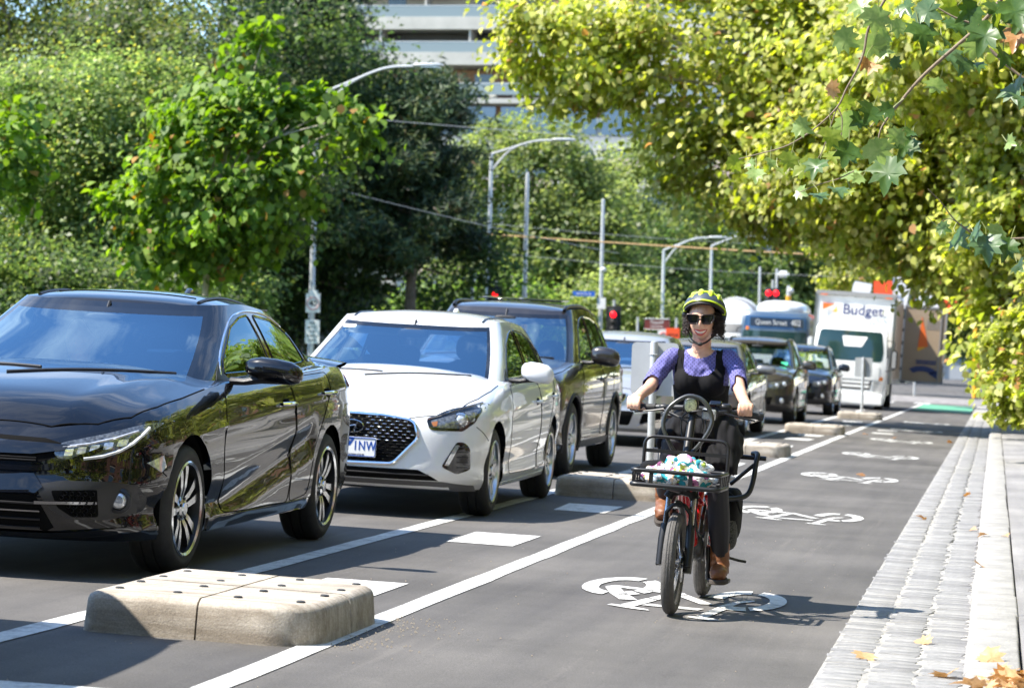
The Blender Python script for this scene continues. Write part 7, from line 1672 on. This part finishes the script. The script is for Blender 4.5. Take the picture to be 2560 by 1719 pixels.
def tree(name, label, cat, base, blobs, n, leaf, pal, wts, group, r0=.2, th=None, bark='bark', **k):
    """blob centres are relative to the base"""
    t = thing(name, label, cat, base, group=group)
    b0 = blobs[0]; th = th or b0[0][2] * .8
    cs = [np.array(b[0]) + unit(1)[0] * np.array(b[1]) * .45 for b in blobs for _ in range(3)]
    limbs(t, (0, 0, -.1), (b0[0][0] * .3, b0[0][1] * .3, th), r0, [tuple(c) for c in cs], bark)
    crown('crown', blobs, n, leaf, pal, wts, t, **k); return t
ELM = [(.19, .26, .075), (.29, .36, .12), (.09, .15, .045), (.40, .38, .09)]; ELMW = (4, 3, 3, .6)
DARK = [(.06, .10, .035), (.09, .14, .042), (.15, .19, .055)]; DARKW = (4, 3, .8)
PINE = [(.030, .060, .026), (.050, .088, .030), (.14, .17, .05), (.12, .075, .035)]; PINEW = (5, 3, 1.3, .2)
LIME = [(.15, .25, .035), (.22, .33, .05), (.085, .16, .026), (.34, .19, .05)]; LIMEW = (4, 3, 2, .25)
PLANE = [(.345, .385, .062), (.46, .47, .12), (.23, .285, .05), (.58, .56, .24), (.50, .27, .12)]; PLANEW = (4, 3, 2.6, 1.6, .22)
AVE = [(.24, .295, .09), (.32, .36, .12), (.14, .19, .06)]; AVEW = (4, 2.5, 2.5)  # far leaf tones lightened to stand in for haze in the air
G0 = .36
# --- left side, park trees
tree('park_tree', 'broad leafy green tree at the left edge, behind the black sedan', 'tree', (-25.4, 66, G0), [((0, 0, 5.2), (4.2, 3.4, 3.6)), ((-2.0, -1.5, 3.0), (3.0, 2.5, 2.4)), ((2.5, -1.2, 3.2), (3.0, 2.5, 2.6)), ((1.2, 0, 7.2), (2.6, 2.4, 1.9))], 52000, .145, ELM, ELMW, 'park trees left of the road', .16, nclump=330, clump_r=.44)
tree('park_tree', 'rounded bright green tree between the left edge tree and the dark pines', 'tree', (-21.6, 67, G0), [((-.4, 0, 5.0), (2.9, 3.0, 3.4)), ((1.1, -1.0, 2.6), (1.7, 2.2, 1.9)), ((-1.8, -1, 3.2), (2.6, 2.2, 2.2)), ((-1.0, 0, 7.6), (1.9, 1.9, 1.5))], 42000, .145, ELM, ELMW, 'park trees left of the road', .16, nclump=270, clump_r=.42)
tree('park_tree', 'low dark green shrubby tree under the left trees, just above the sedan roof', 'tree', (-23.0, 60, G0), [((0, 0, 2.0), (3.6, 2.0, 1.7)), ((3.0, 1, 1.7), (1.8, 1.8, 1.2)), ((-3, 0, 2.0), (2.4, 1.8, 1.6))], 24000, .14, DARK + ELM[:1], (3, 3, 2, 1.5), 'park trees left of the road', .12, nclump=170, clump_r=.36)
tree('park_tree', 'tall yellowish green tree rising behind the left edge tree', 'tree', (-35.5, 92, G0), [((0, 0, 12.5), (5.2, 4.5, 5.0)), ((4.5, -1, 10.5), (3.6, 3, 3.4)), ((-4, 0, 9), (4, 3, 4))], 32000, .20, [(.16, .19, .045), (.09, .12, .035), (.19, .19, .04), (.05, .075, .025)], (3, 3, 1.5, 3), 'park trees left of the road', .3, nclump=130, clump_r=.7)
tree('park_tree', 'pale olive tree at the top left corner behind the others', 'tree', (-33.0, 84, G0), [((0, 0, 10.5), (3.6, 3, 3.6)), ((3.5, 0, 11.5), (3.0, 3, 2.6)), ((-1, 0, 14), (3, 3, 2.6))], 26000, .18, [(.20, .23, .06), (.13, .17, .05), (.27, .27, .06), (.06, .09, .03)], (3, 3, 1.5, 2), 'park trees left of the road', .25, nclump=170, clump_r=.6)
tree('park_tree', 'tall dark tree at the top edge, left of the dark pines', 'tree', (-29.0, 90, G0), [((0, 0, 13.5), (3.4, 3, 3.2)), ((-2.5, 0, 10.5), (2.6, 2.5, 2.6)), ((1.5, 0, 9.5), (2.6, 2.5, 2.8))], 16000, .21, DARK, DARKW, 'park trees left of the road', .22, nclump=150, clump_r=.6)
tree('park_tree', 'dark green tree filling the gap behind the left park trees', 'tree', (-30.5, 96, G0), [((0, 0, 6.5), (6.5, 4, 6.0)), ((7.5, 2, 4.0), (5.0, 3, 3.4)), ((4, 0, 11), (4, 3, 4))], 34000, .22, DARK, DARKW, 'park trees left of the road', .3, nclump=200, clump_r=.75)
tree('park_tree', 'olive green tree in the second row, between the left edge tree and the pines', 'tree', (-27.0, 80, G0), [((0, 0, 9.0), (4.0, 3, 3.6)), ((-4.5, 0, 8.5), (3.6, 3, 3.6)), ((3.2, 0, 6.5), (3.4, 3, 3.2)), ((-2, 0, 5), (5.5, 3, 3))], 34000, .17, [(.11, .15, .045), (.075, .11, .04), (.045, .07, .03), (.16, .17, .05)], (3, 3, 2.5, 1), 'park trees left of the road', .2, nclump=230, clump_r=.5)
# --- pines: tufts of needles
def pine(label, base, H, r, n, low):
    t = thing('pine_tree', label, 'tree', base, group='dark pines behind the street lamps'); mb = MB(); mb.tube([(0, 0, -.1), (.1, 0, H * .5), (0, 0, H)], [.26, .18, .04], 9); 
    m = int(H * 6.5); P, O, CL = [], [], []
    for i in range(m):
        z = low + (H - low) * (i + rnd.random()) / m; f = (z - low) / (H - low); rr = r * (1.0 - .55 * f ** 1.6) * rnd.uniform(.45, 1.12); a = rnd.uniform(0, 2 * PI)
        e = np.array([math.cos(a) * rr, math.sin(a) * rr, z + rr * .12]); mb.tube([(0, 0, z - .3), tuple(e * .55 + np.array([0, 0, (z) * .45 - .12])), tuple(e)], [.05, .035, .012], 5)
        k = int(n / m); s_ = NR.uniform(.30, 1.05, (k, 1)); c = np.array([0, 0, z]) * (1 - s_) + e * s_ + NR.normal(size=(k, 3)) * np.array([.36, .36, .24]) * (r / 3.2)
        P.append(c); o = np.tile(np.array([math.cos(a), math.sin(a), .5]), (k, 1)); O.append(o); CL.append(np.full(k, rnd.uniform(.65, 1.3)))
    mb.build('trunk', 'bark', t, fix=False, angle=80)
    P, O, cl = np.concatenate(P), np.concatenate(O), np.concatenate(CL); nb = 3; k = len(P)
    D = np.repeat(O, nb, 0) * .6 + unit(k * nb); D /= np.linalg.norm(D, axis=1, keepdims=True); Pb = np.repeat(P, nb, 0) + D * .13; Nn = unit(k * nb)
    me = leaf_mesh('crown', Pb, Nn, D, NR.uniform(.30, .52, k * nb), tones(k * nb, PINE, PINEW, np.repeat(cl, nb), .3), 'blade', 'needles')
    me2 = link('crown', me, t); return t
pine('tall dark pine behind the leafy street tree, with its top above the frame', (-26.8, 100, G0), 20, 3.9, 19000, 1.5)
pine('dark pine with its trunk showing above the white hatchback roof', (-21.9, 96, G0), 11.4, 3.5, 17000, 4.4)
pine('dark pine directly behind the first street lamp', (-29.0, 106, G0), 19, 4.2, 14000, 3.0)
# --- street tree with large drooping leaves (sharper, nearer)
tree('street_tree', 'young street tree with drooping bright leaves and a thin pale trunk', 'tree', (-15.0, 48, G0), [((.45, 0, 4.35), (1.75, 1.6, 1.65)), ((-.6, .2, 3.6), (1.5, 1.4, 1.1)), ((1.4, 0, 5.6), (1.25, 1.1, .7)), ((.85, 0, 6.9), (.5, .45, .55)), ((2.55, 0, 5.5), (.75, .7, .55)), ((.2, 0, 5.6), (1.1, 1.0, .7))], 8600, .185, LIME, LIMEW, None, .085, th=4.2, bark='plane_bark', shape='hex', nclump=120, clump_r=.22, droop=1.2, mat='leaf_near')
tree('street_tree', 'sprig of a nearer street tree at the left edge of the photo', 'tree', (-19.6, 46, G0), [((.6, 0, 4.6), (1.5, 1.3, 1.3))], 2200, .19, LIME, LIMEW, None, .08, th=3.6, bark='plane_bark', shape='hex', nclump=40, clump_r=.24, droop=1.0, mat='leaf_near')
# --- middle distance
AV = 'leafy trees along the far side of the road'
def ave(label, X, Y, blobs, n=12000, leaf=.24, pal=AVE, w_=AVEW, **k): return tree('avenue_tree', label, 'tree', (X, Y, G0), blobs, int(n * 1.5), leaf * 1.38, pal, w_, AV, .24, nclump=int(k.pop('nclump', 100) * 2.2), clump_r=k.pop('clump_r', .62) * 1.12, **k)
ave('tall pale green tree behind the second street lamp', -27.5, 150, [((0, 0, 11.0), (4.6, 4, 4.4)), ((2.8, -1, 7.6), (4.2, 3.4, 3.6)), ((-2.5, -1, 5.5), (3.4, 3, 3.4))], 22000, pal=[(.20, .25, .075), (.26, .30, .095), (.12, .165, .055)], nclump=150)
ave('bright green low tree between the pine trunk and the bus shelter', -22.5, 118, [((0, 0, 3.0), (3.0, 2.4, 1.9)), ((-3.6, .5, 2.6), (2.4, 2, 1.8))], 11000, .18, [(.15, .24, .05), (.21, .28, .065), (.10, .16, .045)], clump_r=.42)
ave('dark lower tree behind the red traffic light above the brown car', -24.0, 165, [((0, 0, 6.0), (5.4, 4, 4.6)), ((4.5, 0, 4.5), (4.0, 3, 3.6)), ((-4.2, 0, 3.6), (3.6, 3, 3))], 16000, pal=DARK, w_=DARKW)
ave('mid green rounded tree between the second lamp and the tall pole', -20.6, 142, [((0, 0, 3.8), (2.7, 2.4, 2.2)), ((1.6, 0, 2.6), (2.2, 2, 1.6))], 9000, .20)
ave('tall pale tree behind the yellow cable, right of the second lamp', -24.5, 182, [((0, 0, 12.0), (5.0, 4, 5.0)), ((3.5, 0, 7.0), (4.0, 3, 4.0)), ((-3.5, 0, 8), (4, 3, 4))], 16000, .26, clump_r=.7)
ave('pale tree between the tall bare pole and the third street lamp', -17.4, 214, [((0, 0, 10.5), (4.6, 4, 4.6)), ((3.0, 0, 6.0), (3.8, 3, 3.6)), ((-3, 0, 6), (3.4, 3, 3.4))], 14000, .26, clump_r=.7)
ave('tall dark tree behind the tall bare pole', -25.5, 205, [((0, 0, 9.5), (6.5, 5, 5.5)), ((5, 0, 6.0), (5.0, 4, 4.6)), ((-4, 0, 5), (5, 4, 4.5))], 18000, .28, DARK + AVE[:1], (3, 3, 1.5, 2))
ave('pale tree behind the third street lamp', -21.5, 215, [((0, 0, 8.5), (6.0, 5, 5.0)), ((4.6, 0, 5.5), (4.6, 4, 4.0))], 16000, .28)
ave('distant tree with haze put into its leaf tones, left of the cyclist helmet', -20.0, 250, [((0, 0, 9.0), (7, 5, 6.0)), ((6, 0, 7), (6, 5, 5)), ((-7, 0, 6), (6, 5, 5))], 18000, .32)
ave('distant pale tree above the concrete mixer truck', -12.5, 262, [((0, 0, 8.0), (6.5, 5, 5.5)), ((6.5, 0, 7), (5.5, 5, 4.8))], 16000, .32, pal=[(.21, .25, .085), (.27, .30, .10), (.14, .18, .06)])
ave('distant tree behind the twin red traffic lights', -8.0, 290, [((0, 0, 9), (8, 5, 7)), ((8, 0, 9), (7, 5, 7))], 16000, .36)
ave('dark far tree closing the street behind the truck door', 1.5, 175, [((0, 0, 6.5), (4.2, 4, 4.4)), ((-3.5, 0, 6.0), (3.0, 3, 3.2))], 14000, .26, pal=DARK + AVE, w_=(2, 2, 1.5, 2, 1, 1))
# --- plane trees on the kerb side, canopies over the road
PG = 'plane trees along the footpath'
def plane(label, X, Y, blobs, n, leaf=.20, **k): return tree('plane_tree', label, 'tree', (X, Y, .12), blobs, n, leaf, PLANE, PLANEW, PG, k.pop('r0', .24), th=k.pop('th', 4.5), bark='plane_bark', shape='hex', nclump=k.pop('nclump', 200), clump_r=k.pop('clump_r', .36), droop=k.pop('droop', .5), mat='leaf', **k)
plane('wide yellow green plane tree reaching over the road above the brown car', 2.2, 55, [((-8.2, 0, 7.6), (3.4, 1.9, 2.0)), ((-5.0, -.6, 7.0), (3.2, 1.9, 2.3)), ((-11.2, -.2, 8.0), (1.9, 1.5, 1.2)), ((-7.3, -.6, 5.5), (1.9, 1.4, 1.0)), ((-9.6, 1.5, 10.3), (1.6, 2.6, .7)), ((-2.4, 0, 7.6), (2.8, 1.9, 2.2)), ((-5.6, -.6, 4.6), (2.2, 1.3, .8))], 50000, .165, nclump=330, clump_r=.36)
plane('yellow green plane tree hanging over the bike lane, right of the wide one', 1.9, 51.5, [((-4.7, 0, 5.0), (1.9, 1.3, 1.5)), ((-2.6, 0, 4.6), (2.0, 1.3, 1.5)), ((-.8, 0, 4.4), (1.7, 1.3, 1.6)), ((-3.4, 0, 6.9), (2.4, 1.4, 1.3)), ((0, 0, 6.6), (2.4, 1.4, 1.5)), ((-2.2, -.5, 3.2), (1.6, 1.0, .6)), ((-.2, -.5, 3.0), (1.2, 1.0, .6))], 42000, .16, nclump=330, clump_r=.33)
plane('plane tree further along with its canopy behind the hanging one', 1.9, 70, [((-2.2, 0, 6.0), (2.6, 3.0, 2.0)), ((.4, 0, 6.6), (3.0, 3.2, 2.8)), ((-5.0, 0, 9.0), (2.4, 2.6, 2.0)), ((.2, 0, 4.2), (2.2, 2.2, 1.3))], 30000, .19, nclump=260)
plane('darker plane tree above the open truck door', 1.8, 92, [((-2.4, 0, 6.2), (3.4, 3, 2.2)), ((.6, 0, 5.4), (2.6, 3, 2.2)), ((-1.0, 0, 8.8), (4.0, 4, 3)), ((-4.8, 0, 7.2), (2.6, 2.6, 2.2))], 22000, .20, nclump=200)
plane('plane tree beyond the intersection, above the green bike box', 2.4, 132, [((-3.0, 0, 7.2), (4.6, 4, 3.2)), ((1.5, 0, 6.0), (3, 3.4, 3.2)), ((-8, 0, 8.0), (4, 4, 3.2))], 20000, .25, nclump=150, clump_r=.5)
plane('near plane tree with foliage down the right edge, above the footpath', 2.4, 46.5, [((-1.5, 0, 5.6), (1.5, 1.5, 1.4)), ((.2, .4, 6.6), (2.2, 2.2, 1.9)), ((-2.0, 0, 4.2), (1.1, 1.2, .9)), ((-.9, 0, 3.4), (1.3, 1.3, .9)), ((-3.4, 0, 6.9), (1.6, 1.6, 1.2)), ((-.3, 0, 4.6), (1.2, 1.4, 1.2)), ((-1.4, 0, 2.6), (.9, .9, .5)), ((-2.35, 0, 2.75), (.65, .6, .7)), ((-2.6, 0, 3.6), (.8, .8, .6)), ((-2.25, 0, 2.0), (.55, .5, .5)), ((-1.8, 0, 1.6), (.5, .5, .6)), ((-2.45, 0, 1.5), (.45, .4, .5))], 34000, .165, nclump=380, clump_r=.26, th=3.4, r0=.09)
plane('leafy shoots at the foot of a plane tree on the footpath, right edge', 1.05, 34.5, [((-.85, .3, 1.5), (.45, .5, .35)), ((-.72, 0, .95), (.52, .5, .36)), ((-.45, .2, 1.75), (.50, .5, .42)), ((-.50, -.2, .48), (.40, .4, .28)), ((-.25, 0, 2.35), (.5, .6, .45)), ((-.05, 0, 1.3), (.5, .5, .7))], 6200, .105, nclump=140, clump_r=.11, th=2.0, r0=.08)
for i, (x, y, h) in enumerate(((5.0, 2, 8.2), (5.3, 12, 8.0), (4.9, 22, 8.4), (5.0, -9, 8.2), (-9.5, -22, 6.8), (-16.5, -24, 7.2), (-3.0, -26, 7.0), (6.4, 33, 8.0), (6.8, 45, 8.2), (7.0, 58, 8.4), (7.4, 72, 8.4))):   # reflected in the cars' sides
    plane(['plane tree on the footpath beside the near bluestone gutter', 'plane tree on the footpath level with the cyclist', 'plane tree on the footpath just behind the cyclist', 'plane tree on the footpath behind the photographer', 'plane tree on the near median behind the photographer', 'plane tree left of the median behind the photographer', 'plane tree over the lane behind the photographer', 'footpath plane tree by the brick wall, beside the leafy shoots', 'footpath plane tree by the brick wall, beyond the leafy shoots', 'footpath plane tree by the brick wall, level with the navy car', 'footpath plane tree by the brick wall, level with the white truck'][i], x, y, [((0, 0, h), (3.8, 4.2, 3.6)), ((0, 1, h - 3.6), (3.0, 3.4, 2.0)), ((1.5, 0, 1.5), (1.6, 4.0, 1.2))], 6500, .40, nclump=110, clump_r=.42, th=4.0)

# --- nearest twigs with single large leaves, in focus
def big_leaf(seed):
    r_ = random.Random(seed); lob = [(0, -.40), (.10, -.47), (.20, -.36), (.44, -.33), (.38, -.20), (.60, .04), (.43, .04), (.33, .10), (.40, .33), (.24, .27), (.16, .22), (.10, .44), (0, .62)]
    pts = lob + [(-a, b) for a, b in lob[-2:0:-1]]; n = len(pts); vs = [(0, 0, .02)]; rad = []
    cup = r_.uniform(.05, .62); tw = r_.uniform(-.5, .5); fold = r_.uniform(.12, .42)
    def bend(x, y): return (x, y, fold * abs(x) - cup * (y + .1) ** 2 - .25 * max(0, abs(x) - .3) ** 1.5 + tw * x * y + r_.uniform(-.015, .015))
    mid = [bend(a * .52, b * .52) for a, b in pts]; out = [bend(a * r_.uniform(.93, 1.05), b * r_.uniform(.93, 1.05)) for a, b in pts]
    vs = [bend(0, .02)] + mid + out; fs = [(0, 1 + i, 1 + (i + 1) % n) for i in range(n)] + [(1 + i, 1 + n + i, 1 + n + (i + 1) % n, 1 + (i + 1) % n) for i in range(n)]
    return vs, fs
def leafcol(n, col, vein, tr=.3):
    m = leafmat(n, tr, .38); t = m.node_tree; at_ = [x for x in t.nodes if x.type == 'ATTRIBUTE'][0]; b = t.nodes['Principled BSDF']
    tcn = t.nodes.new('ShaderNodeTexCoord'); nz_ = t.nodes.new('ShaderNodeTexNoise'); nz_.inputs['Scale'].default_value = 7; nz_.inputs['Detail'].default_value = 4; t.links.new(tcn.outputs['Object'], nz_.inputs['Vector'])
    ra = t.nodes.new('ShaderNodeValToRGB'); ra.color_ramp.elements[0].position = .35; ra.color_ramp.elements[1].position = .7; ra.color_ramp.elements[0].color = tuple(col) + (1,); ra.color_ramp.elements[1].color = tuple(vein) + (1,); t.links.new(nz_.outputs['Fac'], ra.inputs[0])
    for l_ in list(at_.outputs['Color'].links): t.links.new(ra.outputs[0], l_.to_socket)
    t.nodes.remove(at_)
leafcol('leaf_green', (.045, .10, .018), (.075, .14, .026), .2); leafcol('leaf_pale', (.20, .30, .085), (.28, .37, .12)); leafcol('leaf_lime', (.20, .27, .04), (.28, .33, .06), .42); leafcol('leaf_brown', (.34, .15, .05), (.42, .24, .10)); leafcol('leaf_blue', (.055, .115, .04), (.095, .16, .06), .15); leafcol('leaf_tan', (.50, .29, .14), (.62, .40, .21), .15)
LV = {}
def lv(mat, i):
    if (mat, i) not in LV:
        vs, fs = big_leaf(i * 7 + 3); me = bpy.data.meshes.new('leaf'); me.from_pydata(vs, [], fs); finish(me, mat, True, 180); LV[(mat, i)] = me
    return LV[(mat, i)]
def twig(name, label, base, lines, leaves, group):
    """lines: twigs as pixel paths at a distance; leaves: (px, py, size in px, turn in the picture plane, tilt, kind, distance)"""
    b = at(*base); t = thing(name, label, 'branch', tuple(b), group=group); mb = MB()
    for pts, r0, r1 in lines:
        P = spline([at(*q) - b for q in pts], 5); k = len(P); mb.tube(P, [r0 + (r1 - r0) * i / k for i in range(k)], 6)
    mb.build('twig', 'twig_bark', t, fix=False, angle=80)
    pet = MB()
    for i, (px, py, s_, turn, tilt, kind, Y) in enumerate(leaves):
        c = at(px, py, Y); o = link('leaf', lv(kind, i % 5), t, c - b); sz = s_ * 1.15 * Y / 6500 / 1.02; o.scale = (sz, sz, sz)
        # blade stands in the picture plane (its tip down for turn = 0), then tilts away
        q = Euler((R(90 + tilt), 0, 0)).to_quaternion(); q = Quaternion((0, 1, 0), R(turn + 180)) @ q; q = Quaternion((0, 0, 1), R(rnd.uniform(-35, 35) + 8)) @ q
        o.rotation_mode = 'QUATERNION'; o.rotation_quaternion = q
        top = c - b + q @ Vector((0, -.40 * sz, 0)); away = q @ Vector((0, -1, 0))
        pet.tube([top, top + away * .02 + Vector((0, 0, .01)), top + away * .035 + Vector((rnd.uniform(-.02, .02), 0, .03))], .0022, 4)
    tag(pet.build('leaf_stalks', 'twig_green', t, fix=False), kind='stuff'); return t
pbr('twig_bark', (.22, .17, .12), .8, var=.3, scale=30); pbr('twig_green', (.22, .25, .08), .6)
o3 = lambda x, y: (1400 + x / 2.013, y / 2.013)
def q3(L_, Y): return [(*o3(x, y), Y) for x, y in L_]
G_, P_, Y_, B_, U_ = 'leaf_green', 'leaf_pale', 'leaf_lime', 'leaf_brown', 'leaf_blue'
def lf(rows, Y): return [(*o3(x, y), s_, tu, ti, k_, Y + rnd.uniform(-.25, .25)) for x, y, s_, tu, ti, k_ in rows]
TG = 'twigs of plane leaves hanging in the foreground'
twig('plane_twig', 'hanging twig with the large dark sunlit leaf at its tip, in front of the canopy', (*o3(2220, -20), 12.3), [(q3([(2225, -10), (2110, 130), (1840, 370), (1700, 530), (1620, 640), (1600, 720)], 12.3), .011, .003), (q3([(2110, 130), (1990, 90), (1900, 40)], 12.3), .006, .003), (q3([(2160, 245), (2250, 330), (2340, 400)], 12.6), .008, .006), (q3([(1700, 530), (1640, 560), (1560, 640)], 12.3), .004, .002)],
    lf([(1650, 870, 92, 5, 18, G_), (1600, 760, 74, -20, -30, P_), (1740, 740, 66, 25, 30, G_), (1690, 690, 50, 40, -40, P_), (1760, 670, 36, 30, 60, G_), (1890, 430, 52, 20, -50, P_), (2140, 180, 90, 15, 25, G_), (2000, 130, 70, -25, 40, G_), (1820, 170, 80, 0, 30, G_), (1850, 60, 70, -60, 25, U_), (1700, 140, 46, 10, -20, P_), (1740, 40, 56, -40, 40, G_), (1960, 290, 66, -10, 50, U_), (2030, 320, 60, 30, 35, U_), (2090, 240, 64, 10, -35, P_), (1930, 200, 58, 40, 55, G_), (1960, 40, 60, 70, 30, Y_), (2060, 60, 66, 50, 20, G_), (2200, 60, 70, 20, 35, G_), (2290, 60, 80, -10, 30, G_), (2300, 190, 76, 5, 40, B_), (2230, 290, 60, 30, 30, G_), (2290, 460, 74, -30, 35, U_), (2320, 500, 60, 20, 60, U_), (2200, 130, 66, 80, 40, Y_), (2320, 110, 66, 30, 20, G_), (1690, 320, 34, -60, 20, U_), (1640, 260, 34, -80, 60, P_), (2100, 330, 44, 0, 60, G_)], 12.3), TG)
twig('plane_twig', 'forked twig with pale green leaves and one orange leaf, middle of the canopy', (*o3(1640, -20), 12.0), [(q3([(1640, -10), (1600, 60), (1550, 150), (1530, 260), (1495, 350), (1440, 450), (1395, 540), (1290, 640), (1150, 730), (1000, 775), (900, 800)], 12.0), .007, .002), (q3([(1395, 540), (1360, 640), (1310, 780), (1230, 870)], 12.0), .003, .0015), (q3([(1395, 540), (1420, 600), (1410, 720), (1390, 760)], 12.0), .003, .002)],
    lf([(1440, 200, 64, -60, -25, P_), (1570, 230, 72, 15, -35, P_), (1620, 190, 46, 60, 10, P_), (1590, 100, 70, 10, -20, P_), (1510, 40, 56, -30, 30, P_), (1530, 320, 36, 30, 10, B_), (1575, 340, 44, 20, 55, 'leaf_tan'), (1375, 450, 44, -80, 0, 'leaf_tan'), (1440, 520, 44, 10, -20, Y_), (1440, 620, 74, -15, -35, P_), (1560, 570, 70, 35, 40, G_), (1500, 610, 50, 50, 55, G_), (1220, 640, 50, -60, -10, P_), (1360, 690, 60, 10, 20, Y_), (1440, 770, 74, 20, 25, G_), (1370, 790, 44, -10, 50, Y_), (1290, 840, 60, 5, 40, G_), (1230, 850, 56, -40, 10, Y_), (1150, 810, 48, 20, -10, Y_), (1110, 860, 40, 10, 60, Y_), (985, 880, 44, 0, 40, P_), (880, 820, 46, -40, -10, Y_), (960, 830, 30, -40, 30, P_), (1060, 820, 34, 20, 30, P_), (1640, 560, 44, 60, 30, G_)], 12.0), TG)
twig('plane_twig', 'thin twig with curled half dry leaves under the forked one', (*o3(1480, 860), 12.1), [(q3([(1480, 860), (1400, 900), (1300, 930), (1200, 970)], 12.1), .003, .002)],
    lf([(1470, 890, 52, -20, 60, P_), (1400, 960, 52, 0, 65, U_), (1440, 970, 40, 10, 60, Y_), (1305, 985, 46, 0, 65, U_), (1215, 970, 36, -60, 40, 'leaf_pale'), (1500, 900, 36, 40, 60, P_)], 12.1), TG)
twig('plane_twig', 'low twig with blue green leaves at the right edge beside the shrub', (*o3(2345, 1200), 12.4), [(q3([(2345, 1198), (2240, 1200), (2100, 1185), (1990, 1110), (1920, 1020), (1850, 950)], 12.4), .005, .0015), (q3([(2060, 1160), (1960, 1100), (1900, 1130)], 12.4), .002, .001)],
    lf([(2205, 1170, 58, 30, -45, P_), (2150, 1240, 78, -5, 30, U_), (2250, 1250, 56, 20, 10, G_), (2010, 1200, 62, -50, 30, G_), (2100, 1170, 50, -70, 55, U_), (1930, 1150, 36, -60, 50, G_), (2310, 1340, 44, -50, 50, P_), (2270, 720, 40, -70, 50, P_), (2310, 740, 36, 60, 60, P_)], 12.4), TG)

# --- fallen leaves
FL = 'dry leaves fallen along the gutter'
def fallen(px, py, s_, label, lift=.012, mat='leaf_tan', i=None):
    p = on_ground(px, py, lift); vs, fs = big_leaf(i if i is not None else rnd.randrange(99)); me = lv(mat, rnd.randrange(5))
    o = link('fallen_leaf', me, None, p, (rnd.uniform(-.5, .5), rnd.uniform(-.5, .5), rnd.uniform(0, 6.3))); o.scale = (s_,) * 3; return tag(o, label, 'leaf', FL)
g6 = lambda x, y: (2080 + x / 3.27, 1240 + y / 3.27)
for (x, y, s_, lb) in ((265, 1312, .11, 'tan dry leaf on the inner bluestone row at the bottom right'), (740, 1185, .10, 'dry leaf lying on the middle stones above the bottom right corner'), (925, 1462, .12, 'curled dry leaf beside the kerb joint near the bottom edge'), (1300, 1322, .13, 'broad dry leaf on the kerb stone above the leaf heap'), (1385, 1425, .09, 'small dry leaf on the kerb just above the leaf heap'), (1110, 1535, .13, 'orange dry leaf at the bottom edge left of the leaf heap'), (1140, 275, .10, 'upright dry leaf on the stones halfway along the gutter'), (1238, 312, .09, 'flat dry leaf on the kerb beside the upright one'), (1205, 560, .09, 'dry leaf in the kerb joint level with the shadow of the cyclist'), (750, 185, .06, 'tiny dry leaf on the inner stone row, halfway along'), (1420, 315, .07, 'tiny dry leaf at the outer kerb edge, halfway along')):
    fallen(*g6(x, y), s_, lb)
for i in range(26):
    fallen(*g6(1230 + 320 * rnd.random() ** .7, 1440 + 160 * rnd.random()), rnd.uniform(.065, .11), 'tan dry leaf in the heap against the kerb at the bottom right corner', .015 + .02 * rnd.random(), rnd.choice(['leaf_tan', 'leaf_tan', 'leaf_brown']))
g4 = lambda x, y: (2000 + x / 1.705, 800 + y / 1.705)
for (x, y, lb) in ((260, 660, 'dry leaf on the third bicycle symbol'), (280, 485, 'dry leaf beside the bike lane line near the far separator'), (400, 500, 'orange dry leaf on the far bike lane just before the shade'), (640, 520, 'dry leaf where the far gutter meets the asphalt'), (525, 845, 'dry leaf on the inner stone row far up the gutter'), (705, 748, 'dry leaf on the far middle stones')):
    fallen(*g4(x, y), .13, lb, .01, 'leaf_brown')
